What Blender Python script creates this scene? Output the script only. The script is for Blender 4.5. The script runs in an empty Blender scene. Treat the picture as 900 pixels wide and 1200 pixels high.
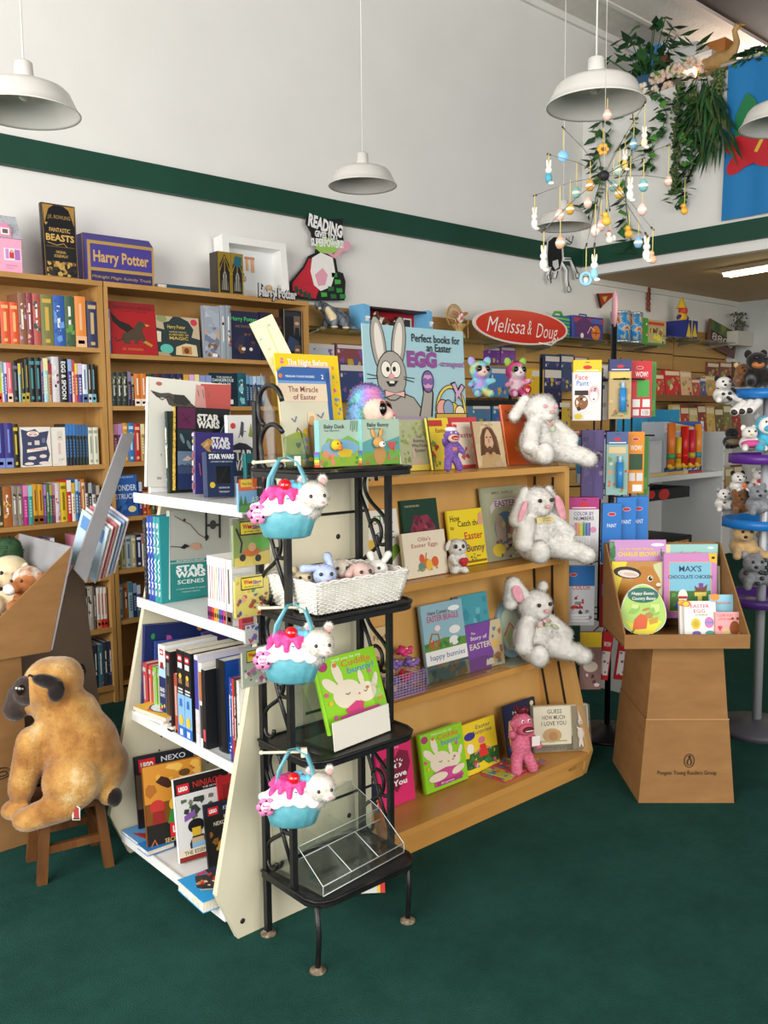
import bpy, bmesh, math, random
from math import pi, sin, cos, radians as rad
from mathutils import Vector as V, Matrix, Euler, noise
random.seed(7)
SC = bpy.context.scene
COL = SC.collection
# ------------------------------------------------------------------ camera
FPX, EYE = 1040.0, 1.55
_p, _r, _y = rad(6.01), rad(-0.49), rad(48.4)
FW = V((cos(_y)*cos(_p), sin(_y)*cos(_p), -sin(_p)))
RT = V((sin(_y), -cos(_y), 0)); UP = RT.cross(FW)
RT, UP = RT*cos(_r)+UP*sin(_r), UP*cos(_r)-RT*sin(_r)
CAM = V((0, 0, EYE))
cd = bpy.data.cameras.new('camera'); cam = bpy.data.objects.new('camera', cd); COL.objects.link(cam)
cd.sensor_fit = 'VERTICAL'; cd.sensor_height = 36; cd.lens = 36*FPX/1200; cd.clip_start = .05
cam.matrix_world = Matrix(((RT.x, UP.x, -FW.x, CAM.x), (RT.y, UP.y, -FW.y, CAM.y), (RT.z, UP.z, -FW.z, CAM.z), (0, 0, 0, 1)))
SC.camera = cam
SC.view_settings.view_transform = 'Standard'; SC.view_settings.look = 'None'
SC.view_settings.gamma = 1; SC.view_settings.use_curve_mapping = False
SC.view_settings.exposure = 0.5
SC.cycles.transparent_max_bounces = 24; SC.cycles.max_bounces = 8
def at(u, v, x=None, y=None, z=None, d=None):
    """world point on the plane x=, y= or z= seen at photo position (u, v)"""
    r = FW+RT*((u-450)/FPX)+UP*((600-v)/FPX)
    t = (x-CAM.x)/r.x if x is not None else (y-CAM.y)/r.y if y is not None else (z-CAM.z)/r.z if z is not None else d
    return CAM+r*t
# ------------------------------------------------------------------ light
w = bpy.data.worlds.new('daylight'); SC.world = w; w.use_nodes = True
w.node_tree.nodes['Background'].inputs[0].default_value = (.93, .96, 1, 1)
w.node_tree.nodes['Background'].inputs[1].default_value = .34
def area(name, loc, target, sx, sy, power, col=(1, 1, 1)):
    l = bpy.data.lights.new(name, 'AREA'); l.shape = 'RECTANGLE'; l.size = sx; l.size_y = sy; l.energy = power; l.color = col
    o = bpy.data.objects.new(name, l); COL.objects.link(o); o.location = loc
    o.rotation_euler = (V(target)-V(loc)).to_track_quat('-Z', 'Y').to_euler(); return o
area('shop_window_light', (-3.3, 1.2, 2.5), (2.5, 4.2, 1.6), 4.5, 3.2, 310, (1, .985, .955))
area('street_window_light', (1.2, -4.2, 2.7), (2.6, 3, 1.0), 6, 3.2, 250, (1, .962, .91))
area('loft_window_light', (9.6, 4.4, 4.55), (7.0, 4.3, 4.45), .8, .5, 42, (1, .96, .9))
# ------------------------------------------------------------------ materials
def lin(h):
    h = h.lstrip('#'); c = [int(h[i:i+2], 16)/255 for i in (0, 2, 4)]
    return [x/12.92 if x <= .04045 else ((x+.055)/1.055)**2.4 for x in c]+[1]
_M = {}
def M(h, r=.5, metal=0, spec=.4):
    k = (h, r, metal, spec)
    if k not in _M:
        m = bpy.data.materials.new('paint_'+h); m.use_nodes = True; b = m.node_tree.nodes['Principled BSDF']
        b.inputs['Base Color'].default_value = lin(h); b.inputs['Roughness'].default_value = r
        b.inputs['Metallic'].default_value = metal; b.inputs['Specular IOR Level'].default_value = spec
        m.diffuse_color = lin(h); _M[k] = m
    return _M[k]
def NM(name, stops, scale=5, stretch=(1, 1, 1), detail=4, r=.6, bump=0, bscale=None, spec=.3, rough_noise=.6, sheen=0):
    """noise-mottled surface: colour stops along a stretched noise, optional bump"""
    m = bpy.data.materials.new(name); m.use_nodes = True; t = m.node_tree; b = t.nodes['Principled BSDF']
    tc = t.nodes.new('ShaderNodeTexCoord'); mp = t.nodes.new('ShaderNodeMapping'); mp.inputs['Scale'].default_value = stretch
    t.links.new(tc.outputs['Object'], mp.inputs['Vector'])
    n = t.nodes.new('ShaderNodeTexNoise'); n.inputs['Scale'].default_value = scale; n.inputs['Detail'].default_value = detail
    n.inputs['Roughness'].default_value = rough_noise
    t.links.new(mp.outputs[0], n.inputs['Vector'])
    cr = t.nodes.new('ShaderNodeValToRGB'); e = cr.color_ramp.elements
    while len(e) < len(stops): e.new(.5)
    for k, (p, h) in enumerate(stops): e[k].position = p; e[k].color = lin(h)
    t.links.new(n.outputs['Fac'], cr.inputs[0]); t.links.new(cr.outputs[0], b.inputs['Base Color'])
    b.inputs['Roughness'].default_value = r; b.inputs['Specular IOR Level'].default_value = spec
    if sheen: b.inputs['Sheen Weight'].default_value = sheen
    if bump:
        n2 = t.nodes.new('ShaderNodeTexNoise'); n2.inputs['Scale'].default_value = bscale or scale*6; n2.inputs['Detail'].default_value = 3
        t.links.new(mp.outputs[0], n2.inputs['Vector'])
        bp = t.nodes.new('ShaderNodeBump'); bp.inputs['Strength'].default_value = bump; bp.inputs['Distance'].default_value = .01
        t.links.new(n2.outputs['Fac'], bp.inputs['Height']); t.links.new(bp.outputs[0], b.inputs['Normal'])
    m.diffuse_color = lin(stops[-1][1]); return m
def clear_mat(name, tint, r=.03, ior=1.49, alpha=.12):
    m = bpy.data.materials.new(name); m.use_nodes = True; t = m.node_tree; t.nodes.remove(t.nodes['Principled BSDF'])
    g = t.nodes.new('ShaderNodeBsdfGlossy'); g.inputs['Roughness'].default_value = r; g.inputs['Color'].default_value = (1, 1, 1, 1)
    tr = t.nodes.new('ShaderNodeBsdfTransparent'); tr.inputs['Color'].default_value = lin(tint)
    lw = t.nodes.new('ShaderNodeLayerWeight'); lw.inputs['Blend'].default_value = .12
    mx = t.nodes.new('ShaderNodeMixShader'); ad = t.nodes.new('ShaderNodeMath'); ad.operation = 'MULTIPLY_ADD'; ad.inputs[1].default_value = .6; ad.inputs[2].default_value = .03+alpha*.2; ad.use_clamp = True
    t.links.new(lw.outputs['Facing'], ad.inputs[0]); t.links.new(ad.outputs[0], mx.inputs[0])
    t.links.new(tr.outputs[0], mx.inputs[1]); t.links.new(g.outputs[0], mx.inputs[2])
    t.links.new(mx.outputs[0], t.nodes['Material Output'].inputs[0]); return m
def glow(name, h, s):
    m = bpy.data.materials.new(name); m.use_nodes = True; b = m.node_tree.nodes['Principled BSDF']
    b.inputs['Base Color'].default_value = lin(h); b.inputs['Emission Color'].default_value = lin(h); b.inputs['Emission Strength'].default_value = s; return m
ACR = clear_mat('clear_acrylic', 'f9fbfa'); GLASS = clear_mat('shelf_glass', 'e4efe9', alpha=.2); FILM = clear_mat('clear_film', 'fbfcfc', r=.12, alpha=.1)
OAK = NM('oak_laminate', [(.3, 'a87c42'), (.55, 'b98c50'), (.75, 'c3985c')], 3, (1.2, 8, .7), 5, .45, .04)
BIRCH = NM('birch_plywood', [(.3, 'b98a4a'), (.5, 'c99a58'), (.72, 'd3a766')], 2.2, (1.4, 1.4, .35), 4, .35, .02)
BIRCHH = NM('birch_board', [(.3, 'b5803c'), (.5, 'c6914c'), (.72, 'd09f5c')], 2.2, (.35, 2, 2), 4, .3, .02)
CREAM = NM('cream_melamine', [(.3, 'cfc7ab'), (.6, 'd6cfb5'), (.8, 'dcd6be')], 3, r=.42)
WHITEM = NM('white_shelf_melamine', [(.3, 'dedfdd'), (.7, 'e9e9e7')], 3, r=.35)
IRON = NM('black_wrought_iron', [(.35, '0d0d0e'), (.7, '1b1b1c')], 30, r=.42, bump=.1, spec=.5)
CARD = NM('brown_cardboard', [(.3, '8a643c'), (.6, '946d43'), (.8, '9d764b')], 6, (1, 1, 3), 5, .8, .05, spec=.15)
CARDG = NM('grey_cardboard', [(.3, '8b8a8c'), (.7, '9c9b9d')], 5, r=.6, spec=.2)
WALL = NM('white_plaster', [(.3, 'e3e1dc'), (.7, 'eae8e3')], 1.2, r=.75, bump=.06, bscale=60, spec=.2)
GREEN = NM('green_band_paint', [(.3, '15402f'), (.7, '1a4737')], 2, r=.5)
CARPET = NM('green_carpet', [(.25, '1c3c36'), (.5, '234840'), (.75, '2a524a')], 3.5, detail=8, r=.95, bump=.5, bscale=260, spec=.05, rough_noise=.75)
PINE = NM('slatwall_maple', [(.3, 'a87f43'), (.6, 'b98f52'), (.8, 'c39a5e')], 2, (.35, 2, 5), 4, .4)
WICKER = NM('white_painted_wicker', [(.3, 'd9d6cb'), (.7, 'ece9e0')], 20, r=.5)
# ------------------------------------------------------------------ mesh builder
class MB:
    def __init__(s): s.v = []; s.f = []; s.mi = []; s.sm = []; s.mats = []
    def mat(s, m):
        if isinstance(m, str): m = M(m)
        if m not in s.mats: s.mats.append(m)
        return s.mats.index(m)
    def add(s, vs, fs, m, smooth=False, xf=None):
        k = len(s.v); i = s.mat(m)
        s.v += [tuple(xf @ V(p)) for p in vs] if xf is not None else [tuple(p) for p in vs]
        for f in fs: s.f.append(tuple(a+k for a in f)); s.mi.append(i); s.sm.append(smooth)
        return s
    def box(s, a, b, m, xf=None):
        (x0, y0, z0), (x1, y1, z1) = a, b
        vs = [(x0, y0, z0), (x1, y0, z0), (x1, y1, z0), (x0, y1, z0), (x0, y0, z1), (x1, y0, z1), (x1, y1, z1), (x0, y1, z1)]
        return s.add(vs, [(0, 3, 2, 1), (4, 5, 6, 7), (0, 1, 5, 4), (1, 2, 6, 5), (2, 3, 7, 6), (3, 0, 4, 7)], m, False, xf)
    def prism(s, poly, a, b, m, axis='y', xf=None, smooth=False):
        """extrude a 2-D outline from a to b along axis (y: outline is x,z; x: outline is y,z; z: outline is x,y)"""
        n = len(poly)
        P = {'y': lambda p, t: (p[0], t, p[1]), 'x': lambda p, t: (t, p[0], p[1]), 'z': lambda p, t: (p[0], p[1], t)}[axis]
        vs = [P(p, a) for p in poly]+[P(p, b) for p in poly]
        fs = [tuple(range(n))[::-1], tuple(range(n, 2*n))]
        s.add(vs, fs, m, False, xf)
        k = len(s.v)-2*n; i = s.mat(m)
        for j in range(n): s.f.append((k+j, k+(j+1) % n, k+n+(j+1) % n, k+n+j)); s.mi.append(i); s.sm.append(smooth)
        return s
    def tube(s, pts, r, m, n=8, closed=False, xf=None):
        pts = [V(p) for p in pts]; N = len(pts); rs = r if isinstance(r, (list, tuple)) else [r]*N
        vs = []; up = None
        for i, p in enumerate(pts):
            a = pts[(i-1) % N] if closed or i else p; b = pts[(i+1) % N] if closed or i < N-1 else p
            t = (b-a).normalized() if (b-a).length > 1e-9 else V((0, 0, 1))
            if up is None: up = t.orthogonal().normalized()
            up = (up-t*up.dot(t)); up = up.normalized() if up.length > 1e-6 else t.orthogonal().normalized()
            sd = t.cross(up)
            vs += [p+(up*cos(2*pi*j/n)+sd*sin(2*pi*j/n))*rs[i] for j in range(n)]
        fs = [(i*n+j, i*n+(j+1) % n, ((i+1) % N)*n+(j+1) % n, ((i+1) % N)*n+j) for i in range(N if closed else N-1) for j in range(n)]
        if not closed: fs += [tuple(range(n))[::-1], tuple(range((N-1)*n, N*n))]
        return s.add(vs, fs, m, True, xf)
    def lathe(s, prof, m, n=24, xf=None, smooth=True):
        vs = []; fs = []; K = len(prof)
        for (r, z) in prof: vs += [(max(r, 1e-5)*cos(2*pi*j/n), max(r, 1e-5)*sin(2*pi*j/n), z) for j in range(n)]
        fs = [(i*n+j, i*n+(j+1) % n, (i+1)*n+(j+1) % n, (i+1)*n+j) for i in range(K-1) for j in range(n)]
        return s.add(vs, fs, m, smooth, xf)
    def ell(s, c, r, m, seg=14, ring=9, rot=None, xf=None):
        if not isinstance(r, (list, tuple)): r = (r, r, r)
        R = Euler(rot).to_matrix() if rot else Matrix.Identity(3)
        vs = [V(c)+R @ V((0, 0, -r[2]))]
        for i in range(1, ring):
            t = pi*i/ring-pi/2
            vs += [V(c)+R @ V((r[0]*cos(t)*cos(2*pi*j/seg), r[1]*cos(t)*sin(2*pi*j/seg), r[2]*sin(t))) for j in range(seg)]
        vs.append(V(c)+R @ V((0, 0, r[2]))); L = len(vs)-1
        fs = [(0, 1+(j+1) % seg, 1+j) for j in range(seg)]
        fs += [(1+i*seg+j, 1+i*seg+(j+1) % seg, 1+(i+1)*seg+(j+1) % seg, 1+(i+1)*seg+j) for i in range(ring-2) for j in range(seg)]
        fs += [(L, L-seg+j, L-seg+(j+1) % seg) for j in range(seg)]
        return s.add(vs, fs, m, True, xf)
    def text(s, t, m, xf, h=1.0, w=None, bold=0, shear=0, align='c', maxw=None):
        """lettering standing in the local XZ plane facing -Y; h is the cap height, w an exact width"""
        vs, fs, tw = glyphs(t, bold, shear)
        sx = w/tw if w else h
        if maxw and tw*sx > maxw: sx = maxw/tw
        o = -tw*sx/2 if align == 'c' else 0 if align == 'l' else -tw*sx
        return s.add([(x*sx+o, 0, y*h) for x, y in vs], fs, m, False, xf)
    def build(s, name, parent=None, label=None, cat=None, group=None, kind=None, loc=None, rot=None):
        me = bpy.data.meshes.new(name); me.from_pydata(s.v, [], s.f)
        for m in s.mats: me.materials.append(m)
        me.polygons.foreach_set('material_index', s.mi); me.polygons.foreach_set('use_smooth', s.sm); me.update()
        o = bpy.data.objects.new(name, me); COL.objects.link(o)
        if parent: o.parent = parent
        if loc is not None: o.location = loc
        if rot is not None: o.rotation_euler = rot
        return tag(o, label, cat, group, kind)
def tag(o, label=None, cat=None, group=None, kind=None):
    if label: o['label'] = label
    if cat: o['category'] = cat
    if group: o['group'] = group
    if kind: o['kind'] = kind
    return o
def T(name, label, cat, loc=(0, 0, 0), rot=(0, 0, 0), group=None):
    o = bpy.data.objects.new(name, None); o.empty_display_size = .02; COL.objects.link(o); o.location = loc; o.rotation_euler = rot
    return tag(o, label, cat, group)
def dup(root, label=None, loc=None, rot=None, group=None, scale=None):
    kids = {}
    for o in bpy.data.objects:
        if o.parent: kids.setdefault(o.parent, []).append(o)
    def cp(o, par):
        c = o.copy(); COL.objects.link(c)
        if par: c.parent = par
        for ch in kids.get(o, []): cp(ch, c)
        return c
    r = cp(root, None)
    if label: r['label'] = label
    if loc is not None: r.location = loc
    if rot is not None: r.rotation_euler = rot
    if group: r['group'] = group
    if scale: r.scale = (scale,)*3
    return r
_G = {}
def glyphs(t, bold=0, shear=0):
    k = (t, bold, shear)
    if k not in _G:
        c = bpy.data.curves.new('lettering', 'FONT'); c.body = t; c.size = 1; c.resolution_u = 2; c.offset = bold; c.shear = shear; c.space_line = .95
        c.align_x = 'LEFT'
        o = bpy.data.objects.new('lettering', c); me = bpy.data.meshes.new_from_object(o)
        vs = [(v.co.x/.69, v.co.y/.69) for v in me.vertices]; fs = [tuple(p.vertices) for p in me.polygons]
        x0 = min([v[0] for v in vs] or [0]); x1 = max([v[0] for v in vs] or [1])
        vs = [(x-x0, y) for x, y in vs]; _G[k] = (vs, fs, max(x1-x0, .01))
        bpy.data.objects.remove(o); bpy.data.curves.remove(c); bpy.data.meshes.remove(me)
    return _G[k]
def rbox(mb, a, b, m, r=.01, seg=3, xf=None):
    """box with rounded upright edges"""
    (x0, y0, z0), (x1, y1, z1) = a, b; poly = []
    for cx, cy, t0 in ((x1-r, y1-r, 0), (x0+r, y1-r, pi/2), (x0+r, y0+r, pi), (x1-r, y0+r, 1.5*pi)):
        poly += [(cx+r*cos(t0+pi/2*i/seg), cy+r*sin(t0+pi/2*i/seg)) for i in range(seg+1)]
    return mb.prism(poly, z0, z1, m, 'z', xf)
# ================================================================== the room
WY, CX, DZ = 4.86, 6.68, 2.79          # long wall, soffit plane, dropped ceiling
def struct(mb, name): return mb.build(name, kind='structure')
struct(MB().box((-4, -6, -.05), (12, 5, 0), CARPET), 'floor')
struct(MB().box((-4, WY, 0), (12, WY+.1, 5.0), WALL), 'wall_left')
struct(MB().box((CX, -6, DZ), (CX+.08, WY, 4.17), WALL), 'wall_soffit')
struct(MB().box((9.55, -6, 0), (9.65, WY, DZ), NM('grey_back_paint', [(.3, 'b9bcbc'), (.7, 'c4c6c5')], 2, r=.8)), 'wall_back')
struct(MB().box((CX+.08, -6, DZ), (9.65, WY, DZ+.06), NM('brown_ceiling_paint', [(.3, 'bfa582'), (.7, 'c8ae8a')], 1.5, r=.85)), 'ceiling_lower')  # the dropped ceiling's own brown paint
struct(MB().box((-4, WY-.045, 2.868), (CX, WY, 3.018), GREEN), 'trim_1')
struct(MB().box((CX-.045, -6, 2.868), (CX, WY-.045, 3.018), GREEN), 'trim_2')
struct(MB().box((CX+.1, WY-.03, DZ-.05), (9.55, WY, DZ), WALL), 'trim_3')
TILE = NM('pressed_ceiling_tile', [(.3, 'd8d4cc'), (.7, 'e4e0d8')], 8, r=.7, bump=.5, bscale=40)
struct(MB().box((-4, 4.06, 4.93), (12, WY, 5.0), TILE), 'ceiling_tiled')
struct(MB().box((-4, -6, 4.90), (12, 3.97, 5.0), M('3d2e24', .8)), 'ceiling_main')
struct(MB().box((-4, 3.97, 4.87), (12, 4.06, 5.0), M('e8d9cf', .6)), 'trim_4')
struct(MB().box((-4, WY-.03, 4.87), (12, WY, 4.93), WALL).box((-4, 4.47, 4.915), (12, 4.51, 4.93), WALL), 'trim_5')
struct(MB().box((11.2, -2, 4.17), (11.25, WY, 4.93), WALL), 'wall_loft')
struct(MB().box((CX+.08, -2, 4.12), (11.2, WY, 4.165), M('a9967c', .8)), 'floor_loft')
# fluorescent fitting in the dropped ceiling
p = at(853, 316, z=DZ); q = at(905, 307, z=DZ)
t = T('ceiling_light', 'long glowing fluorescent strip set in the dropped brown ceiling', 'ceiling light', (p.x, p.y, DZ), (0, 0, math.atan2(q.y-p.y, q.x-p.x)))
MB().box((-.02, -.1, -.035), (1.25, .1, 0), M('9a8a70', .6)).build('housing', t)
MB().prism([(-.07, -.035), (-.05, -.06), (.05, -.06), (.07, -.035)], 0, 1.22, glow('fluorescent_tube', 'fff0b8', 14), 'x').build('diffuser', t)
# slatwall behind the toys
def slatwall(x0, x1, z0, z1, pitch, label):
    mb = MB(); mb.box((x0, WY-.012, z0), (x1, WY-.002, z1), M('5a3f1e', .8)); z = z0
    while z < z1-.02:
        mb.box((x0, WY-.03, z+.012), (x1, WY-.010, min(z+pitch, z1)), PINE); z += pitch
    return mb.build('slatwall_panel', label=label, cat='slatwall')
slatwall(3.46, 8.2, .3, 2.31, .155, 'long maple slatwall panel behind the toys on the long white wall')
slatwall(8.22, 9.3, .6, 2.42, .155, 'short maple slatwall panel next to the grey back wall')
def glass_shelf(x0, x1, z, label):
    t = T('glass_shelf', label, 'shelf', (x0, WY-.03, z))
    MB().box((0, -.30, -.01), (x1-x0, 0, 0), GLASS).build('glass_pane', t)
    for k in range(int((x1-x0)/.7)+2):
        x = min(.05+k*.62, x1-x0-.05)
        MB().prism([(0, -.01), (-.26, -.012), (-.26, -.02), (0, -.055)], x-.008, x+.008, M('c9c9c4', .3, 1), 'x').build('bracket', t)
    return t
glass_shelf(3.46, 5.95, 2.135, 'glass shelf holding the grey dinosaur and the toy barn')
glass_shelf(6.0, 7.55, 2.21, 'glass shelf holding the blue can twins and the gift bag')
glass_shelf(7.6, 8.9, 2.30, 'glass shelf holding the yellow and blue jack-in-the-box')
# ------------------------------------------------------------------ pendant lamps
ENAMEL = M('d4d1ca', .28, 0, .5)
def lamp_proto():
    t = T('pendant_lamp', 'x', 'pendant lamp')
    prof = [(.034, .078), (.037, .068), (.07, .063), (.112, .056), (.136, .046), (.150, .032), (.168, -.008), (.178, -.028), (.184, -.033), (.182, -.036), (.175, -.028), (.163, -.008), (.145, .030), (.132, .042), (.11, .051), (.05, .059), (0, .062)]
    MB().lathe(prof, ENAMEL, 40).build('lamp_shade', t)
    MB().lathe([(0, .138), (.022, .138), (.030, .132), (.033, .08), (.036, .070), (0, .068)], ENAMEL, 24).build('lamp_cap', t)
    MB().tube([(0, 0, .13), (0, 0, 2.08)], .0035, 'dedcd6', 8).build('cord', t)
    MB().lathe([(0, 2.10), (.05, 2.10), (.05, 2.085), (.02, 2.07), (0, 2.07)], ENAMEL, 20).build('ceiling_rose', t)
    MB().ell((0, 0, .035), (.026, .026, .03), M('d8d5cc', .2)).build('bulb', t)
    return t
LP = lamp_proto()
LP['label'] = 'white enamel pendant lamp hanging alone in front of the long white wall, seen whole'
LP.location = (3.178, 3.728, 2.82)
dup(LP, 'white enamel pendant lamp hanging above the egg mobile, largest one seen whole', (2.895, 2.05, 2.74))
dup(LP, 'white enamel pendant lamp cut by the picture edge above the pink dollhouse box', (1.206, 3.207, 2.645))
dup(LP, 'white enamel pendant lamp hanging behind the egg mobile, partly hidden by it', (4.89, 3.704, 2.83))
dup(LP, 'white enamel pendant lamp peeking in over the blue flag with the red flower', (4.02, 1.86, 2.85))
# ------------------------------------------------------------------ oak bookcases
YB = 4.563
def bookcase(x0, x1, zs, label):
    t = T('bookcase', label, 'bookcase', (x0, YB, 0)); w = x1-x0
    for a in (0, w-.022): MB().box((a, 0, 0), (a+.022, .29, 2.278), OAK).build('side_panel', t)
    MB().box((.022, .275, .05), (w-.022, .29, 2.27), OAK).build('back_panel', t)
    MB().box((0.0, -.004, 2.258), (w, .292, 2.284), OAK).build('top_board', t)
    for z in zs: MB().box((.022, .004, z-.024), (w-.022, .275, z), OAK).build('shelf', t)
    MB().box((.022, .02, 0), (w-.022, .04, .07), OAK).build('kick_board', t)
    return t
ZL = [1.935, 1.648, 1.318, 1.022, .712, .422, .095]
ZR = [1.908, 1.63, 1.325, 1.025, .735, .452, .11]
bookcase(1.12, 2.074, ZL, 'tall oak bookcase of chapter books beneath the pink dollhouse box')
bookcase(2.080, 3.43, ZR, 'tall oak bookcase of wizard books beneath the purple trunk box')
# ------------------------------------------------------------------ cream gondola (faces -X)
PROF = [(1.335, 0), (1.266, .16), (1.515, 1.29), (1.53, 1.395), (1.868, 1.395), (1.868, 0)]
t = T('shelving_unit', 'cream and white gondola shelving holding space-movie and brick-toy books', 'shelving unit')
def holes(mb, yy):
    for x in (.12, .34):
        for k in range(24): mb.ell((1.27+.21*(.2+k*.05)+x, yy, .2+k*.05), (.004, .001, .004), '3a362c', 8, 5)
    return mb
o = holes(MB().prism(PROF, 2.18, 2.202, CREAM, 'y'), 2.2022)
e = MB(); 
for k in range(len(PROF)-1):
    (a, b), (c, d) = PROF[k], PROF[k+1]
    if k < 4: e.add([(a-.001, 2.178, b), (c-.001, 2.178, d), (c-.001, 2.204, d+.001), (a-.001, 2.204, b)], [(0, 1, 2, 3)], M('b5a98c', .6))
o = o.build('end_panel', t, label='cream end panel with dark grooves facing the iron rack')
for z in (.32, .475, .63, .785, .94, 1.095, 1.25): MB().box((1.60, 2.1785, z), (1.868, 2.18, z+.009), M('15130f', .8)).build('groove', o)
for x, z in ((1.352, .05), (1.62, .86), (1.74, 1.18), (1.60, .53), (1.77, .25)): MB().lathe([(.0085, 0), (.0085, .001), (0, .001)], '2a2622', 12, Matrix.Translation((x, 2.18, z)) @ Matrix.Rotation(pi/2, 4, 'X')).build('screw_hole', o)
holes(MB().prism(PROF, 2.898, 2.92, CREAM, 'y'), 2.8978).build('end_panel', t)
o = MB().box((1.852, 2.202, .0), (1.868, 2.898, 1.39), CREAM).build('back_panel', t)
for yy in (2.26, 2.56, 2.84):
    mb = MB()
    for k in range(26): mb.box((1.850, yy, .2+k*.043), (1.8525, yy+.008, .208+k*.043), '3a362c')
    mb.build('peg_hole_strip', o)
SX = {1: (1.400, 1.296), 2: (1.398, .925), 3: (1.362, .52), 4: (1.305, .085)}
for k, (x, z) in SX.items():
    o = MB().box((x+.006, 2.203, z-.022), (1.85, 2.897, z), WHITEM).build('shelf', t)
    MB().box((x, 2.203, z-.03), (x+.006, 2.897, z+.004), WHITEM).build('price_rail', o)
# ------------------------------------------------------------------ birch display (faces -Y)
t = T('display_shelf', 'sloped birch display shelving of easter books facing the green carpet', 'display shelf')
WP = [(2.218, 0), (2.186, .11), (2.322, .60), (2.332, 1.338), (2.80, 1.338), (2.80, 0)]
def wback(z): return 2.425+.09*z
for x, n in ((1.872, 0), (3.112, 1)):
    o = MB().prism(WP, x, x+.03, BIRCH, 'x').build('side_panel', t)
    if n:
        for y0, y1 in ((.065, .052), (.165, .135)):
            for (za, zb) in ((.14, .49), (.56, .91), (.97, 1.29)):
                f = lambda z: (2.20+.26*(z-.1) if z < .6 else 2.33)
                mb = MB(); mb.box((3.1095, -.006, 0), (3.1115, .006, 1), '2b241a', Matrix(((1, 0, 0, 0), (0, 1, (f(zb)-f(za))*.9, f(za)+y0), (0, 0, zb-za, za), (0, 0, 0, 1))))
                mb.build('shelf_standard', o)
MB().add([(1.90, wback(.09), .09), (3.112, wback(.09), .09), (3.112, wback(1.338), 1.338), (1.90, wback(1.338), 1.338), (1.90, wback(.09)+.012, .09), (3.112, wback(.09)+.012, .09), (3.112, wback(1.338)+.012, 1.338), (1.90, wback(1.338)+.012, 1.338)],
         [(0, 1, 2, 3), (7, 6, 5, 4), (0, 4, 5, 1), (3, 2, 6, 7), (0, 3, 7, 4), (1, 5, 6, 2)], BIRCH).build('back_panel', t)
WZ = {1: (2.335, 1.342), 2: (2.335, .945), 3: (2.335, .515), 4: (2.19, .108)}
for k, (y, z) in WZ.items():
    MB().box((1.902 if k > 1 else 1.872, y, z-.026), (3.112 if k > 1 else 3.145, (2.62 if k == 1 else wback(z)), z), BIRCHH).build('shelf', t)
o = MB().box((1.902, 2.212, 0), (3.112, 2.228, .084), BIRCHH).build('kick_board', t)
MB().text('RICCI', M('7a5626', .5), Matrix.Translation((3.03, 2.2105, .045)), .012, .05).build('stamp', o)
# ------------------------------------------------------------------ iron rack
RZ = [.205, .612, 1.012, 1.412]
RX0, RX1, RY0, RY1 = 1.405, 1.805, 1.878, 2.150
t = T('wrought_iron_rack', 'black wrought iron four-tier rack with scroll sides holding small easter toys', 'rack')
def rackpoly(i=0):
    c = .055; return [(RX0+i, RY1-i), (RX0+i, RY0+c+i*.4), (RX0+.012+i*.7, RY0+.022+i*.5), (RX0+.03+i*.5, RY0+.008+i*.8), (RX0+c+i*.4, RY0+i), (RX1-c-i*.4, RY0+i), (RX1-.03-i*.5, RY0+.008+i*.8), (RX1-.012-i*.7, RY0+.022+i*.5), (RX1-i, RY0+c+i*.4), (RX1-i, RY1-i)]
for k, z in enumerate(RZ):
    o = MB().prism(rackpoly(), z-.024, z-.004, IRON, 'z').build('shelf', t)
    P = rackpoly()
    MB().tube([(x, y, z-.004) for x, y in P], .0055, NM('worn_iron_rim', [(.45, '141414'), (.62, '2b2926'), (.72, 'b7a98a')], 9, r=.4) if k != 1 else IRON, 6, True).build('rim', o)
UX = (RX0+.012, RX1-.012)
for n, x in enumerate(UX):
    MB().box((x-.009, 2.131, .005), (x+.009, 2.149, 1.60 if n == 0 else 1.41), IRON).build('upright', t)
    if n == 0: MB().lathe([(0, 1.655), (.004, 1.645), (.012, 1.618), (.009, 1.605), (.012, 1.60), (0, 1.60)], IRON, 10, Matrix.Translation((x, 2.14, 0))).build('finial', t)
    MB().box((x-.009, 1.992, .19), (x+.009, 2.008, 1.405), IRON).build('upright', t)
    for z0, z1 in zip(RZ, RZ[1:]):
        def sc(c, hh, flip, a=4.3):
            pts = []; th = 0; y = z = 0; P = []
            for i in range(90):
                s = -1+2*i/89; P.append(s)
            th0 = [a*s*s for s in P]; Y = [0]; Z = [0]
            for i in range(1, 90):
                m_ = (th0[i]+th0[i-1])/2*(1); Y.append(Y[-1]+cos(m_*1.0)*(2/89)); Z.append(Z[-1]+sin(m_)*(2/89)*(1 if P[i] > 0 else 1))
            # rotate so that both curl ends lie on the upright axis
            dy, dz = Y[-1]-Y[0], Z[-1]-Z[0]; an = math.atan2(dz, dy); L = math.hypot(dy, dz)
            R = [((yy*cos(-an)-zz*sin(-an))/L-.5, (yy*sin(-an)+zz*cos(-an))/L) for yy, zz in zip([q-Y[0] for q in Y], [q-Z[0] for q in Z])]
            mid = R[45][1]
            return [(x, c[0]+flip*(q[1]-mid*.5)*hh*.9, c[1]+q[0]*hh) for q in R]
        h = z1-z0
        MB().tube(sc((2.085, z0+h*.30), h*.40, 1), .0062, IRON, 8).build('scroll', t)
        MB().tube(sc((2.055, z0+h*.66), h*.42, -1), .0062, IRON, 8).build('scroll', t)
        MB().tube([(x, 2.0, z0+h*.1), (x, 2.05, z0+h*.34), (x, 2.1, z0+h*.62), (x, 2.14, z0+h*.8)], .006, IRON, 8).build('brace', t)
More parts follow.
